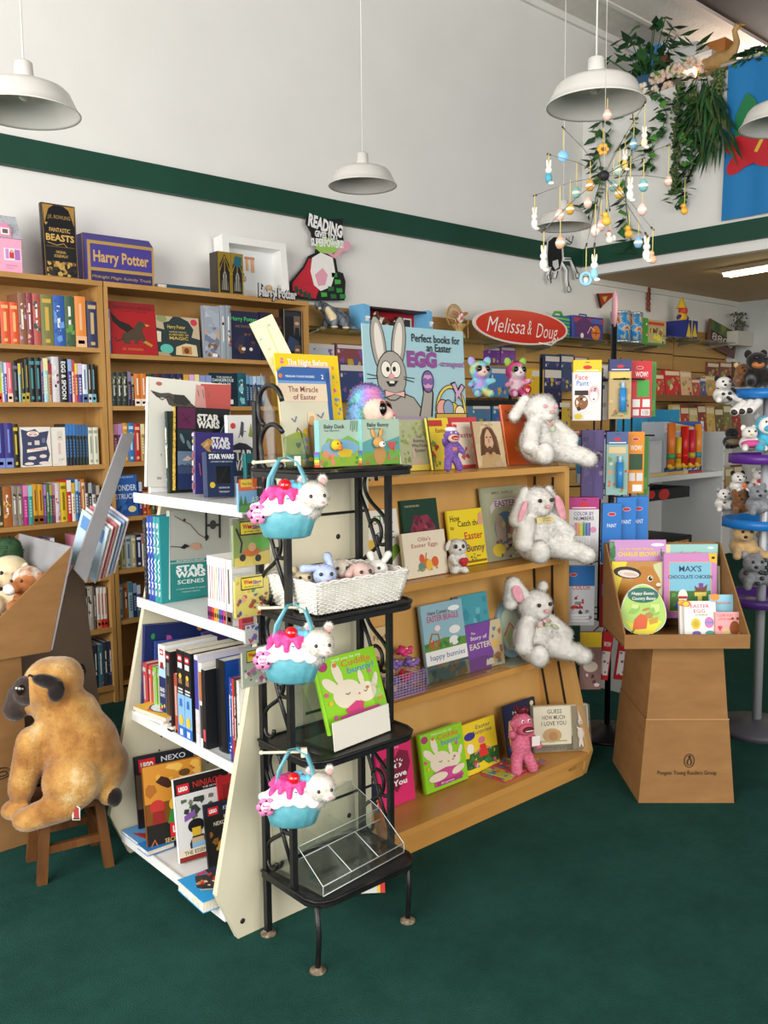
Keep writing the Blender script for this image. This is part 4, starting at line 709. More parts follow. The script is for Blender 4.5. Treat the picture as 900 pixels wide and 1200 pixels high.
FB('white space-movie activity book with dark planet and red dot', (270, 578), (300, 580), 487, z1, .02, .03, 'ecebe8', [('p', [(0, .08), (0, .52), (.16, .6), (.42, .64), (.7, .62), (1, .54), (1, .08)], '2a2c40'), ('r', 0, 0, 1, .1, '2a2c40'), *SW(.5, .28, .12, 'f2f2f4', .86), ('e', .2, .86, .1, .1, 'd03c40'), ('p', [(.45, .76), (.52, .92), (.62, .9), (.6, .76), (.55, .7)], '50505a'), ('l', [(.4, .7), (.5, .8), (.7, .78)], .03, '6a6a74'), ('p', [(.78, .72), (.9, .9), (.95, .7)], '8a9a3c')], y=2.70, yaw=0, group=gs)
FB('teal-edged dark booklet standing beside the navy window book', (290, 584), (306, 585), 532, z1, .02, .03, '1f6a6c', [('r', .1, .05, .9, .78, '23262e'), ('r', .35, .1, .65, .6, '8a9096'), ('e', .5, .66, .14, .14, 'b0b4b8')], y=2.45, yaw=0, group=gs)
rl = SX[1]
MB().box((rl[0]-.0015, 2.62, rl[1]-.026), (rl[0]-.0005, 2.70, rl[1]-.002), 'dcdce4').build('price_label', label='small pale price label clipped to the top white shelf rail', cat='label')
# shelf 2
z2 = SX[2][1]
row = [(2.865, .026, '16161a', '5a6068', 'STAR WARS ATLAS', .285), (2.836, .021, '2a4aa8', 'e8ecf8', 'STAR WARS', .295), (2.813, .021, '2a4aa8', 'e8ecf8', 'STAR WARS', .297), (2.790, .024, '2a8f94', 'e8f4f4', 'STAR WARS', .298), (2.765, .024, '2a8f94', 'e8f4f4', 'STAR WARS', .298)]
for k, (y, w_, c, tc, ti, hh) in enumerate(row):
    spine_book(('black star atlas spine, outermost on the second cream shelf', 'royal blue star spine touching the black star atlas spine', 'royal blue star spine touching the first teal star spine', 'teal star spine next to the royal blue star spines', 'teal star spine touching the large scenes cover')[k], w_-.001, hh, .2, (1.415, y, z2), -pi/2, c, tc, 0, gs, ti, tc=tc)
FB('large silver space scenes book with teal title panel, spine group beside it', (200, 714), (280, 720), 603, z2, .025, .02, 'a9aaa4', [('r', 0, 0, .58, .4, '24827f'), ('r', 0, .415, .58, .44, '24827f'), ('t', 'MASTERPIECE GALLERY', .29, .42, .015, 'd8e8e8', .4), *SW(.29, .24, .062, 'e4ecec', .42), ('t', 'SCENES', .29, .165, .045, 'e4ecec', .38), ('t', 'A COLLECTION FROM THE GALAXY', .29, .1, .014, 'c0dcdc', .42), ('t', 'TWENTY PRINTS', .29, .065, .012, 'c0dcdc', .26), ('r', .5, .64, .53, .97, '2b2b2d'), ('r', .7, .66, .73, .99, '2b2b2d'), ('e', .615, .82, .05, .06, '3a3a3c'), ('r', .53, .80, .7, .83, '3a3a3c'), ('l', [(.06, .94), (.2, .87), (.28, .84), (.4, .72), (.52, .66)], .012, '7a5a48'), ('e', .2, .89, .02, .02, '4a3a30'), ('l', [(.0, .6), (.2, .58), (.3, .59)], .01, '1c1c1c'), ('p', [(.14, .575), (.2, .56), (.26, .6), (.2, .62)], '1c1c1c'), ('p', [(.26, .58), (.36, .54), (.44, .55), (.42, .62), (.32, .62)], 'b89078'), ('e', .52, .68, .03, .03, '1c1c1c')], y=2.735, yaw=0, roll=.04, group=gs)
cols = ['7a2a6a', '8a2a4a', 'c83a3a', 'd89a2a', 'b0a04a', '3a5ab0', '8a3a9a', 'c04a4a']
for k in range(8):
    spine_book(f"slim white workbook spine with {('plum', 'crimson', 'red', 'amber', 'khaki', 'blue', 'violet', 'coral')[k]} stripe beside the silver scenes book", .0125, .205, .15, (1.405, 2.418-k*.0135, z2), -pi/2, 'eceae6', cols[k], 1, gs)
spine_book('thick white workbook spine at the end of the slim white row', .032, .205, .15, (1.405, 2.306, z2), -pi/2, 'e4e2de', '5a4a44', 1, gs)
MB().box((1.40, 2.215, z2), (1.44, 2.235, z2+.045), 'a02838').build('small_box', label='tiny dark red box at the near end of second cream shelf', cat='box')
# shelf 3
z3 = SX[3][1]
PK = [('n', 14, ('e0c03a', '3a5ab0', 'c04a3a', 'd8d0c0', '2a8a4a'), .12, .05, .98, .97, .06)]
FB('tall navy creature encyclopedia with bright small figures on third cream shelf', (168, 832), (246, 838), 741, z3, .024, .03, '1f2c5e', [('n', 18, ('e0c03a', '3a6ac0', 'c88a3a', 'd8d0c0', '2a8a4a', 'b04a9a'), .08, .55, .98, .97, .07), ('e', .12, .5, .05, .05, 'c8c8c0'), ('e', .11, .3, .05, .04, '4aa890')], y=2.866, yaw=-.05, roll=.08, group=gs)
FB('blue creature handbook with yellow lettering standing before the navy encyclopedia', (182, 838), (246, 842), 757, z3, .010, .03, '3a4f92', [('e', .2, .86, .1, .06, 'e0b83a'), ('t', 'Pokemon', .62, .84, .085, 'e0b83a', .42), ('r', .1, .08, .9, .7, '2a3a7a')], y=2.845, yaw=-.05, roll=.06, group=gs)
FB('violet-blue creature guide leaning behind the brick-toy spines', (243, 850), (296, 852), 742, z3, .02, .03, '4a3a80', [('p', [(.3, .7), (.6, .9), (.95, .8), (.95, .6), (.3, .5)], '4a80b8'), ('t', 'Pokemon', .65, .76, .08, 'd8a83a', .5)], y=2.80, yaw=0, group=gs)
rr = [(2.845, .030, 'b8434a', 'b8b0a4', 782, .19), (2.80, .022, 'c84a44', 'b8b0a4', 775, .21), (2.772, .026, '8ab850', 'b4b0a4', 790, .19), (2.735, .024, '9cc068', 'b4b0a4', 784, .2)]
for k, (y, w_, c, a, v, dd) in enumerate(rr):
    spine_book(('rose red creature comic spine, outermost before the navy encyclopedia', 'red creature comic spine with grey panel beside the rose red spine', 'lime green creature comic spine with grey panel beside red one', 'pale green creature comic spine touching the white brick-toy spine')[k], w_, .185, .15, (1.385, y, z3), -pi/2, c, a, 0, gs)
for k in range(4):
    MB().box((0, 0, 0), (.14-.006*k, .19-.01*k, .010), ('ece8e2', 'e0d8d0', 'd8d0c4', 'eae6e0')[k]).box((.003, -.001, .002), (.13, .0, .008), PAGE).build('cover', T('book', ('thin white book at the bottom of the flat pile', 'thin cream book second up in the flat pile', 'thin tan book third up in the flat pile', 'square white book under the big blue circle cover')[k], 'book', (1.372-.012*k, 2.585+.01*k, z3+.001+.0105*k), (0, 0, .05*k), gs))
o = T('book', 'flat square picture book with big white circle cover on top of the pile', 'book', (1.34, 2.60, z3+.0435), (0, 0, .12), gs)
m = MB().box((0, 0, 0), (.15, .19, .012), 'd8c8b8'); x_ = Matrix.Rotation(-pi/2, 4, 'X') @ Matrix.Translation((0, 0, 0)); n0 = len(m.v)
art(m, .15, .19, [('r', 0, 0, 1, 1, 'e8b83a'), ('r', .55, 0, 1, 1, 'c8403a'), ('e', .5, .5, .42, .42, '2a3a7a'), ('e', .5, .5, .38, .38, 'e8ecf0'), ('e', .1, .6, .06, .06, 'd84a5a')])
for i in range(n0, len(m.v)): x, y, z = m.v[i]; m.v[i] = (x, z, .012-y)
m.build('cover', o)
def lego(label, y, w_, h, x, c, items, d=.2, lab=gs):
    o = T('book', label, 'book', (x, y, z3+.001), (0, 0, -pi/2), gs); m = MB().box((0, 0, 0), (w_, d, h), c); art(m, w_, h, items); m.build('cover', o)
    MB().box((.002, .003, h), (w_-.002, d-.003, h+.0006), PAGE).build('page_block', o)
LG = lambda x, y, s, a: [('r', x-s, y-s*a*.75, x+s, y+s*a*.75, 'd8202c'), ('t', 'LEGO', x, y-s*a*.3, s*a*.62, 'f6f4f0', s*1.5, {'b': .06})]
lego('white and navy brick-toy spine with red logo, first in the brick-toy row', 2.685, .046, .283, 1.365, 'eef0f2', [('r', 0, 0, 1, .62, '1f2c5c'), ('r', .0, .62, 1, .75, 'a8c8e8'), *LG(.5, .92, .3, .16), ('p', [(.2, .72), (.8, .72), (.7, .8), (.3, .8)], '8a2a2a'), ('t', 'BAD', .5, .44, .05, 'f0f0f0', .7), ('t', 'GUYS', .5, .38, .04, 'f0f0f0', .7), ('n', 6, ('3a9a3a', 'd83a3a', 'e0b83a'), .15, .16, .85, .3, .2), ('r', 0, 0, 1, .13, 'e4e4e8')])
lego('dark brown brick-toy spine with small red logo in the brick-toy row', 2.632, .032, .272, 1.362, '2a2322', [*LG(.5, .93, .3, .12), ('r', .2, .7, .8, .86, '6a6a6a'), ('r', .3, .2, .7, .6, '4a3830')])
lego('reddish short spine between the dark and the black-blue brick-toy spines', 2.596, .020, .20, 1.372, 'a84a3a', [('r', .2, .3, .8, .8, 'c8a090')])
bl = lambda: [('r', 0, 0, 1, .5, '7fb0dc'), ('r', 0, 0, 1, .13, '2a6ac0'), *LG(.5, .91, .3, .16), ('r', .2, .8, .8, .86, 'e0e0e0'), ('e', .5, .71, .2, .2, 'd8b03a'), ('r', .25, .62, .75, .68, '8a6a4a'), ('r', .15, .55, .85, .57, 'c8c8c8'), ('r', .15, .515, .85, .535, 'c8c8c8'), ('p', [(.3, .36), (.7, .36), (.65, .45), (.35, .45)], '3a6ab0'), ('e', .5, .2, .3, .4, 'e0b83a'), ('r', .3, .03, .7, .1, 'e8ecf0')]
lego('black over blue brick-toy box spine with yellow figure, nearer the brown spine', 2.562, .044, .29, 1.366, '17181c', bl())
lego('black over blue brick-toy box spine with yellow figure, nearer the thick blue book', 2.516, .044, .29, 1.366, '17181c', bl(), .26)
lego('indigo and white brick-toy spine beside the black-blue twin boxes', 2.452, .022, .292, 1.368, 'd0ccd8', [('r', 0, .4, 1, .95, '3a3a90'), ('n', 8, ('c87a3a', 'e0c8a0'), .1, .05, .9, .4, .3)])
lego('white-topped orange spine squeezed beside the indigo brick-toy spine', 2.428, .018, .27, 1.37, 'e8e4dc', [('r', 0, .55, 1, .9, 'b06a3a'), ('r', .1, .1, .9, .5, '3a3a3a')])
lego('black thin spine leaning on the thick blue round-emblem book', 2.405, .022, .255, 1.365, '1a1b1e', [('r', .2, .1, .8, .25, 'c84a5a')])
FB('thick royal blue brick-toy book with round emblem at the near end of third shelf', (267, 893), (312, 898), 776, z3, .05, .02, '1f4fa0', [('e', .6, .6, .2, .2, '5a6a90'), ('e', .6, .6, .16, .16, '2a3a6a'), ('r', .7, .92, .9, .96, 'd0d8e8'), ('e', .6, .25, .15, .15, '2a2a34'), ('t', 'MARVEL', .5, .08, .05, 'c83a3a', .4)], y=2.31, yaw=0, spine='17181c', group=gs)
for k, (y, c, a) in enumerate(((2.258, '2a4a9a', 'd0d8e8'), (2.244, 'b8302c', 'f0e0d0'), (2.230, '3a3530', 'c0b8a8'), (2.216, 'd8d4cc', '5a5a5a'))):
    spine_book(('thin blue spine after the thick royal blue book', 'thin red lettered spine near the cream end panel, third shelf', 'thin dark brown spine second from the cream end panel, third shelf', 'thin white spine touching the cream end panel, third shelf')[k], .0125, .26, .19, (1.375, y, z3), -pi/2, c, a, 3, gs)
# bottom shelf: covers turned towards the carpet
z4 = SX[4][1]; gb = 'brick toy books on the lowest cream shelf'
def YB_(label, x, y, w_, h, yaw, t, cover, items, lean=.14): return book(label, w_, h, t, (x, y, z4+.0045), yaw, lean, cover, items, group=gb)
YB_('dark brick-toy knights book with orange robot, half hidden by the plush pug', 1.35, 2.845, .215, .265, -.2, .014, '241d1e', [('r', 0, .76, 1, 1, '1b1c24'), *LG(.2, .87, .14, .82), ('t', 'NEXO', .65, .88, .07, 'd8dce0', .42), ('t', 'KNIGHTS', .65, .79, .055, 'c8ccd0', .42), ('r', 0, .3, 1, .76, '5a4a38'), ('p', [(.2, .3), (.24, .56), (.34, .7), (.5, .72), (.62, .56), (.64, .3)], 'b0561c'), ('r', .36, .34, .5, .56, '3a2014'), ('p', [(.66, .4), (.72, .66), (.9, .7), (.98, .4)], '3a1a14'), ('n', 8, ('7a3a1c', '2a1814', 'c06a2a'), .1, .1, .95, .4, .09), ('t', 'BOOK OF KNIGHTS', .6, .05, .05, 'd8c8b0', .6)])
YB_('orange-gold brick-toy dragon book with red and green figures', 1.305, 2.69, .205, .285, -.2, .016, '7a4a1c', [('r', 0, .55, 1, 1, 'c8862a'), ('n', 10, ('d8a03a', 'a8641c', 'e0b050'), .02, .6, .98, .98, .12), ('p', [(.2, .8), (.3, .86), (.42, .82), (.5, .72), (.4, .7), (.3, .74)], '3a1c10'), ('e', .7, .85, .1, .06, '5a3a1c'), ('r', 0, 0, 1, .3, '17120e'), ('e', .2, .5, .13, .12, 'b83028'), ('p', [(.1, .3), (.12, .45), (.3, .45), (.32, .3)], '8a2018'), ('e', .52, .5, .12, .12, 'e0b838'), ('p', [(.36, .28), (.42, .44), (.66, .46), (.72, .28)], '2f8a3a'), ('p', [(.7, .3), (.75, .5), (.95, .55), (.98, .3)], '3a2a1c'), *LG(.56, .2, .17, .66), ('t', 'SECRET WORLD', .62, .06, .05, 'd8b870', .66), ('l', [(.05, .04), (.12, .12), (.16, .04)], .03, 'b0602c')])
YB_('white brick-toy ninja guide with black title band and dark-haired figure', 1.345, 2.545, .195, .275, -.12, .016, 'e4e4e2', [('r', 0, .8, 1, 1, '1a1718'), *LG(.16, .87, .11, .7), ('t', 'NINJAGO', .62, .855, .075, 'b8302c', .56), ('t', 'THE MOVIE', .66, .82, .022, 'c8c8c8', .3), ('n', 12, ('5a6a4a', '3a4238', '7a7a6a'), .1, .45, .7, .74, .09), ('p', [(.55, .2), (.6, .6), (.8, .62), (.92, .2)], '2a3a2c'), ('r', .62, .5, .86, .58, '3f6a3a'), ('p', [(.14, .54), (.34, .6), (.34, .52), (.14, .47)], '8a5aa8'), ('e', .34, .4, .15, .12, '1c1a1c'), ('r', .26, .28, .42, .38, 'e0b838'), ('p', [(.22, .02), (.2, .2), (.26, .28), (.46, .28), (.5, .2), (.5, .02)], '2a2a30'), ('r', .24, .17, .46, .26, 'c8b090'), ('r', .24, .1, .48, .2, '8ab8d8'), ('r', 0, 0, 1, .1, '8a2420'), ('r', 0, .06, 1, .14, 'e8dcc0'), ('t', 'THE ESSENTIAL GUIDE', .52, .075, .045, '2a1a14', .86)])
YB_('small dark brick-toy knights paperback beside the cream end panel', 1.40, 2.452, .15, .205, -.1, .012, '20201f', [('r', 0, .8, 1, 1, '1f2434'), *LG(.2, .88, .12, .7), ('t', 'KNIGHTS', .64, .86, .06, 'c0c8d0', .4), ('t', 'BOOK OF', .64, .73, .05, 'd8c8b0', .4), ('t', 'NEXO KNIGHTS', .55, .64, .06, 'e0d8c8', .72), ('n', 10, ('b87a2c', '8a5a24', 'c8983c', '5a3414'), .08, .1, .92, .56, .12), ('e', .4, .3, .16, .16, 'c8983c'), ('e', .42, .12, .16, .14, '2a2a44')])
book('red backed brick-toy book standing behind the small dark knights paperback', .15, .27, .012, (1.475, 2.475, z4), -.18, .22, 'a8242a', [('r', .1, .1, .9, .9, '8a1c22')], group=gb)
def flat(label, loc, w_, d, t, rz, cover, items, edge=None, group=None):
    o = T('book', label, 'book', loc, (0, 0, rz), group); m = MB()
    m.box((0, 0, t-.0015), (w_, d, t), cover).box((0, 0, 0), (w_, d, .0015), cover).box((0, d-.001, 0), (w_, d, t), edge or cover); n0 = len(m.v)
    art(m, w_, d, items)
    for i in range(n0, len(m.v)): x, y, z = m.v[i]; m.v[i] = (x, z, t-y)
    m.build('cover', o); MB().box((.002, .002, .0015), (w_-.002, d-.001, t-.0015), PAGE).build('page_block', o); return o
flat('flat sky-blue picture book with red plane at the far end of lowest shelf', (1.30, 2.885, z4+.006), .16, .17, .012, -pi/2, '5a9ad0', [('n', 6, ('d0e0f0', '8ab8e0'), .05, .3, .95, .95, .14), ('p', [(.3, .1), (.5, .3), (.8, .35), (.95, .25), (.6, .15)], 'b0302c'), ('l', [(.4, .2), (.9, .4)], .02, '8a2420')], group=gb)
flat('small flat blue booklet lying on the sky-blue picture book edge', (1.29, 2.742, z4+.005), .075, .10, .018, -pi/2, '2a7ac0', [('n', 5, ('4aa05a', 'd8a03a'), .2, .2, .9, .8, .2)], group=gb)
flat('thick flat bright blue brick-toy box with red-haired figure low by the carpet', (1.258, 2.402, z4+.006), .17, .17, .035, -pi/2-.05, '2a9ad8', [('r', 0, .55, 1, 1, '2a3448'), ('p', [(.1, .3), (.2, .62), (.6, .66), (.7, .36), (.5, .14)], '3a3434'), ('n', 16, ('e8c8a0', 'c83a2c', 'e8e8e8', '3a2a20', 'd88a3a'), .1, .2, .8, .6, .06), ('e', .45, .6, .13, .09, 'd83a24'), ('r', .04, .35, .12, .55, 'd83a4a'), ('l', [(.6, .15), (.85, .6)], .03, 'e0c070'), ('n', 5, ('c8a83a', '5a6a8a'), .3, .75, .95, .95, .06)], edge='2a9ad8', group=gb)
# clear song-book packs hung on the end panel
gp = 'hanging song book packs'
def pack(label, quad, y, items, cover, strip=None):
    (u0, v0), (u1, v1) = quad; a, b = at(u0, v1, y=y), at(u1, v0, y=y); w_, h = b.x-a.x, b.z-a.z
    o = T('song_book_pack', label, 'book pack', (a.x, y, a.z), (0, 0, 0), gp)
    m = MB().box((.004, .002, .004), (w_-.004, .012, h-.02), cover); art(m, w_, h, items, .002); m.build('book', o)
    MB().box((0, 0, 0), (w_, .0145, h), FILM).build('clear_sleeve', o); MB().box((w_-.006, .004, .01), (w_-.003, .0135, h-.02), 'b82860').build('disc_edge', o)
TT = lambda y: [('r', .2, y-.12, .8, y+.14, 'e8d23a'), ('l', [(.2, y-.12), (.8, y-.12), (.8, y+.14), (.2, y+.14), (.2, y-.12)], .03, '2a2420'), ('t', 'Wee', .38, y, .09, 'c83028', .24, {'b': .04}), ('t', 'Sing', .63, y-.02, .08, '6a3a9a', .24, {'b': .04})]
pack('orange-topped song pack with alphabet field, highest of the hanging packs', ((279, 556), (319, 602)), 2.13, [('r', .04, .02, .96, .6, '7ab0d8'), ('p', [(.04, .02), (.96, .02), (.96, .2), (.5, .28), (.04, .24)], '5a9a48'), ('p', [(.04, .2), (.1, .5), (.16, .2)], '3a7a3a'), ('p', [(.16, .2), (.22, .48), (.28, .2)], '3a7a3a'), ('r', .04, .6, .96, .92, 'e0642c'), ('r', .1, .7, .42, .9, 'e8c83a'), ('t', 'Wee Sing', .26, .76, .07, 'a8302c', .28), ('e', .86, .78, .1, .1, 'e8d23a'), ('t', 'for Baby', .55, .65, .05, 'f0d8b0', .3), ('t', 'ABC', .55, .25, .18, 'd8e8f0', .34)], '7ab0d8')
pack('olive green song pack with car and road runner scene, second of the hanging packs', ((273.5, 604), (317, 667)), 2.125, [('r', .04, .02, .96, .94, '8a9a5a'), ('p', [(.04, .02), (.96, .02), (.96, .3), (.04, .2)], 'd8c060'), ('p', [(.3, .3), (.96, .36), (.96, .6), (.5, .56)], '6ab048'), ('l', [(.1, .8), (.24, .5), (.2, .3)], .05, '3a3430'), ('e', .48, .3, .22, .1, 'c8703a'), ('e', .5, .4, .1, .1, 'd8a878'), ('e', .25, .2, .08, .08, '3a3430'), ('e', .65, .16, .08, .08, '3a3430'), *TT(.78), ('t', 'IN THE CAR', .5, .7, .03, '5a3a1c', .4)], '8a9a5a')
pack('yellow song pack crowded with dancing people, third of the hanging packs', ((275.5, 668), (316.5, 727)), 2.12, [('r', .04, .02, .96, .94, 'd8c86a'), ('n', 26, ('a84a3a', '6a3a2a', 'd8a080', '4a5a9a', 'c83a4a', 'e8e0d0', '8a5a3a'), .06, .04, .94, .52, .07), ('n', 8, ('c85a4a', '5a8a5a', 'd8a03a'), .06, .55, .94, .92, .06), *TT(.76), ('t', 'AROUND THE WORLD', .5, .68, .03, '5a3a1c', .44)], 'd8c86a')
pack('pastel song pack with coloured children, hanging behind the middle cupcake bag handles', ((287, 727), (314, 757)), 2.14, [('r', .04, .02, .96, .94, 'd8d4d0'), ('n', 16, ('8a6ab0', '5a6ab0', 'd8b8a0', 'c85a5a', 'e0c05a'), .06, .04, .94, .9, .1)], 'd8d4d0')
pack('grey-green song pack with cartoon animals, lowest of the hanging packs', ((284, 752), (314, 808)), 2.11, [('r', .04, .02, .96, .94, 'b8bca8'), ('n', 18, ('6ab050', 'd86a9a', '8a8a9a', 'e8e4e0', '4a7a4a', 'b05a8a'), .06, .04, .94, .5, .09), *TT(.72)], 'b8bca8')
# ================================================================== birch display books
gw = 'easter picture books on the birch display'
zz = WZ[1][1]
FB('pale green bunny story book leaning behind the rack top shelf', (472, 553), (509, 551), 489, zz, .012, .2, 'a9ad86', [('r', 0, .94, 1, 1, '9a8aa0'), ('n', 26, ('8a9a5a', '98a468', 'b8b890'), .02, .5, .98, .92, .06), ('n', 10, ('8a9a5a', '7a8a4a'), .02, .1, .3, .6, .06), ('t', 'The', .62, .6, .05, '7a4a7a', .16), ('t', 'Bunny', .62, .52, .06, '7a4a7a', .34), ('t', 'Who Found', .64, .43, .06, '7a4a7a', .52), ('t', 'Easter', .64, .34, .06, '7a4a7a', .34), ('e', .5, .14, .2, .14, 'b8a48c'), ('e', .42, .32, .05, .1, 'c0a898'), ('r', .2, .0, .98, .1, 'd8c050')], y=2.53, yaw=0, group=gw)
FB('yellow picture book half hidden behind the purple sock monkey', (508, 553), (533, 551), 491, zz, .012, .2, 'e6c93a', [('r', .04, .84, .7, .96, 'b83a2c'), ('t', 'Easter', .6, .72, .08, '8a3a1c', .5), ('n', 14, ('6a9a3a', 'b83a2c', 'c89a2a'), .02, .02, .4, .6, .1), ('r', 0, 0, .06, 1, '4a6a2a')], y=2.50, yaw=0, group=gw)
FB('red and cream easter book between the purple monkey and the bearded man portrait', (533, 552), (566, 550), 490, zz, .012, .2, 'c83c44', [('r', .12, .06, .9, .9, 'e6d8c4'), ('t', 'Easter', .55, .6, .1, 'a83038', .66), ('n', 10, ('c85a5a', '8aa06a', 'e0b0a0'), .14, .08, .88, .5, .08)], y=2.51, yaw=0, group=gw)
FB('tan paperback with painted portrait of a long-haired bearded man', (561, 549), (594, 547), 495, zz, .012, .2, 'c4ac84', [('n', 12, ('cdb48e', 'b89a70', 'd4be98'), 0, 0, 1, 1, .3), ('t', 'The Story of', .5, .91, .035, '7a5a3a', .4), ('p', [(.14, .26), (.2, .66), (.32, .84), (.5, .89), (.66, .84), (.78, .66), (.84, .26)], '6a4830'), ('p', [(.1, .0), (.2, .28), (.4, .34), (.56, .34), (.78, .28), (.92, 0)], 'b89868'), ('p', [(.4, .4), (.38, .26), (.48, .2), (.58, .26), (.56, .4)], 'b88a66'), ('e', .48, .60, .18, .25, 'd0a482'), ('p', [(.48, .86), (.34, .8), (.27, .6), (.2, .4), (.16, .28), (.3, .28), (.32, .5), (.36, .7)], '553822'), ('p', [(.48, .86), (.62, .8), (.69, .6), (.76, .4), (.82, .28), (.67, .28), (.65, .5), (.6, .7)], '553822'), ('p', [(.33, .52), (.36, .36), (.48, .27), (.6, .36), (.63, .52), (.57, .42), (.48, .47), (.39, .42)], '5a3c26'), ('r', .43, .40, .53, .412, 'a05a50'), ('l', [(.39, .65), (.45, .66)], .03, '2a1a12'), ('l', [(.52, .66), (.58, .65)], .03, '2a1a12'), ('l', [(.48, .62), (.48, .53)], .03, 'a87858'), ('n', 5, ('e4d8c0', 'b8a080'), .5, .02, .98, .16, .1)], y=2.44, yaw=0, hard=False, spine='7a3a34', group=gw)
FB('bright orange country-bunny picture book behind the largest white rabbit', (597, 548), (636, 545), 475, zz, .012, .2, 'e2631f', [('t', 'The Country Bunny', .5, .84, .06, '7a2a10', .84), ('t', 'and the Little Gold Shoes', .5, .73, .035, '7a2a10', .84), ('n', 10, ('c88a2c', 'd8a23c', '3f6a3a', '8a4a1c'), .1, .2, .5, .42, .08)], y=2.52, yaw=0, group=gw)
zz = WZ[2][1]
FB('white picture book lettered easter in colours with green crocodile, behind the rack scrolls', (428, 664), (474, 664), 601, zz, .01, .17, 'e4e0d4', [('t', 'E', .14, .78, .14, 'b83a30'), ('t', 'A', .28, .79, .13, 'd88a3a'), ('t', 'S', .42, .8, .12, '8a9a4a'), ('t', 'T', .55, .8, .12, '3f8a5a'), ('t', 'E', .67, .8, .12, '4a8a9a'), ('t', 'R', .8, .8, .13, '6a5a9a'), ('t', 'C', .45, .58, .1, '3f7a8a'), ('t', 'R', .56, .58, .1, '5a8a4a'), ('t', 'O', .67, .58, .1, 'c83a3a'), ('t', 'C', .8, .58, .1, '6a5a9a'), ('e', .2, .5, .16, .1, 'd8b03a', .6), ('p', [(.3, .14), (.6, .4), (.9, .5), (.98, .4), (.7, .22), (.6, .05), (.3, .02)], '6f9a34'), ('e', .85, .1, .12, .08, '8a5a3a')], y=2.455, yaw=0, group=gw)
FB('dark green book with maroon ribboned egg behind the cream eggs book', (479, 668), (521, 664), 588, zz, .014, .17, '1f4030', [('t', 'THE EASTER EGG', .3, .9, .025, 'c8b890', .4), ('p', [(.2, .2), (.2, .6), (.36, .76), (.7, .78), (.88, .6), (.86, .2)], '8a3048'), ('n', 16, ('6a1f38', 'a84a5a', '5a1a2a'), .22, .5, .86, .78, .09), ('p', [(.2, .2), (.24, .44), (.5, .5), (.84, .44), (.86, .2)], 'd8d0b8'), ('n', 22, ('2a2420', '3a302a'), .22, .2, .84, .46, .035)], y=2.475, yaw=0, group=gw)
FB('cream board book showing coloured eggs, in front of the dark green ribbon book', (476.5, 676), (526, 669), 627, zz, .016, .16, 'e6d9c0', [('t', "Ollie's", .5, .79, .085, 'b06a58', .3), ('t', 'Easter Eggs', .5, .66, .085, 'b06a58', .62), ('e', .4, .4, .06, .08, 'd85a34'), ('e', .5, .28, .07, .09, 'd8702c'), ('e', .38, .22, .08, .08, '6a8a7a'), ('e', .56, .24, .08, .1, 'e8b84a'), ('e', .7, .3, .08, .09, 'd8602c'), ('l', [(.48, .4), (.52, .52)], .02, 'b86a4a'), ('n', 6, ('8a9a5a',), .25, .12, .75, .18, .03)], y=2.40, yaw=0, hard=False, group=gw)
FB('yellow easter-bunny catching book behind the little white dog with heart', (531, 668), (573, 659), 600, zz, .012, .17, 'ecd22e', [('t', 'How', .2, .8, .11, '2a2018', .26), ('t', 'to', .1, .66, .07, '2a2018', .1), ('t', 'Catch the', .56, .7, .1, '2a2018', .6), ('t', 'Easter', .66, .46, .13, 'b82830', .5), ('t', 'Bunny', .68, .24, .13, '5a2050', .5), ('p', [(.8, .7), (.85, .9), (.93, .94), (.98, .7)], 'd8a080'), ('n', 8, ('5a2050', 'b83a30', '8ab04a'), .3, .08, .95, .2, .04), ('r', .3, .04, .95, .08, '8a6a10')], y=2.46, yaw=0, group=gw)
FB('large sage easter picture book with framed rabbits beside the pink lop-eared rabbit', (573, 660), (622, 652), 573, zz, .012, .17, '9fa387', [('r', .08, .06, .92, .92, 'a9aa8c'), ('t', 'MRS. WELLS', .5, .9, .035, '6a6040', .5), ('p', [(.18, .74), (.3, .82), (.7, .84), (.88, .8), (.88, .7), (.7, .74), (.3, .72), (.18, .64)], 'd8c8cc'), ('t', 'EASTER', .54, .73, .08, '6a4a6a', .5), ('e', .5, .42, .28, .27, '5a7a9a'), ('e', .36, .42, .12, .22, 'b0a090'), ('e', .62, .4, .12, .2, '8a6a5a'), ('n', 26, ('d8c07a', 'c88a8a', '5a7a4a', 'e0d8c0', '8a5a6a'), .1, .06, .9, .62, .05), ('e', .26, .14, .14, .1, 'e8d04a'), ('n', 16, ('3a4a34', '8a5a6a', 'd8c07a'), .3, .02, .98, .2, .05)], y=2.455, yaw=0, group=gw)
zz = WZ[3][1]
FB('tan picture book with mouse drawing behind the rack scroll on third birch shelf', (430, 826), (465, 822), 741, zz, .01, .15, 'cdb487', [('t', 'Find', .62, .82, .07, '6a4a34', .4), ('e', .4, .5, .2, .16, 'a87a58'), ('e', .62, .42, .2, .14, 'b08a64')], y=2.43, yaw=0, group=gw)
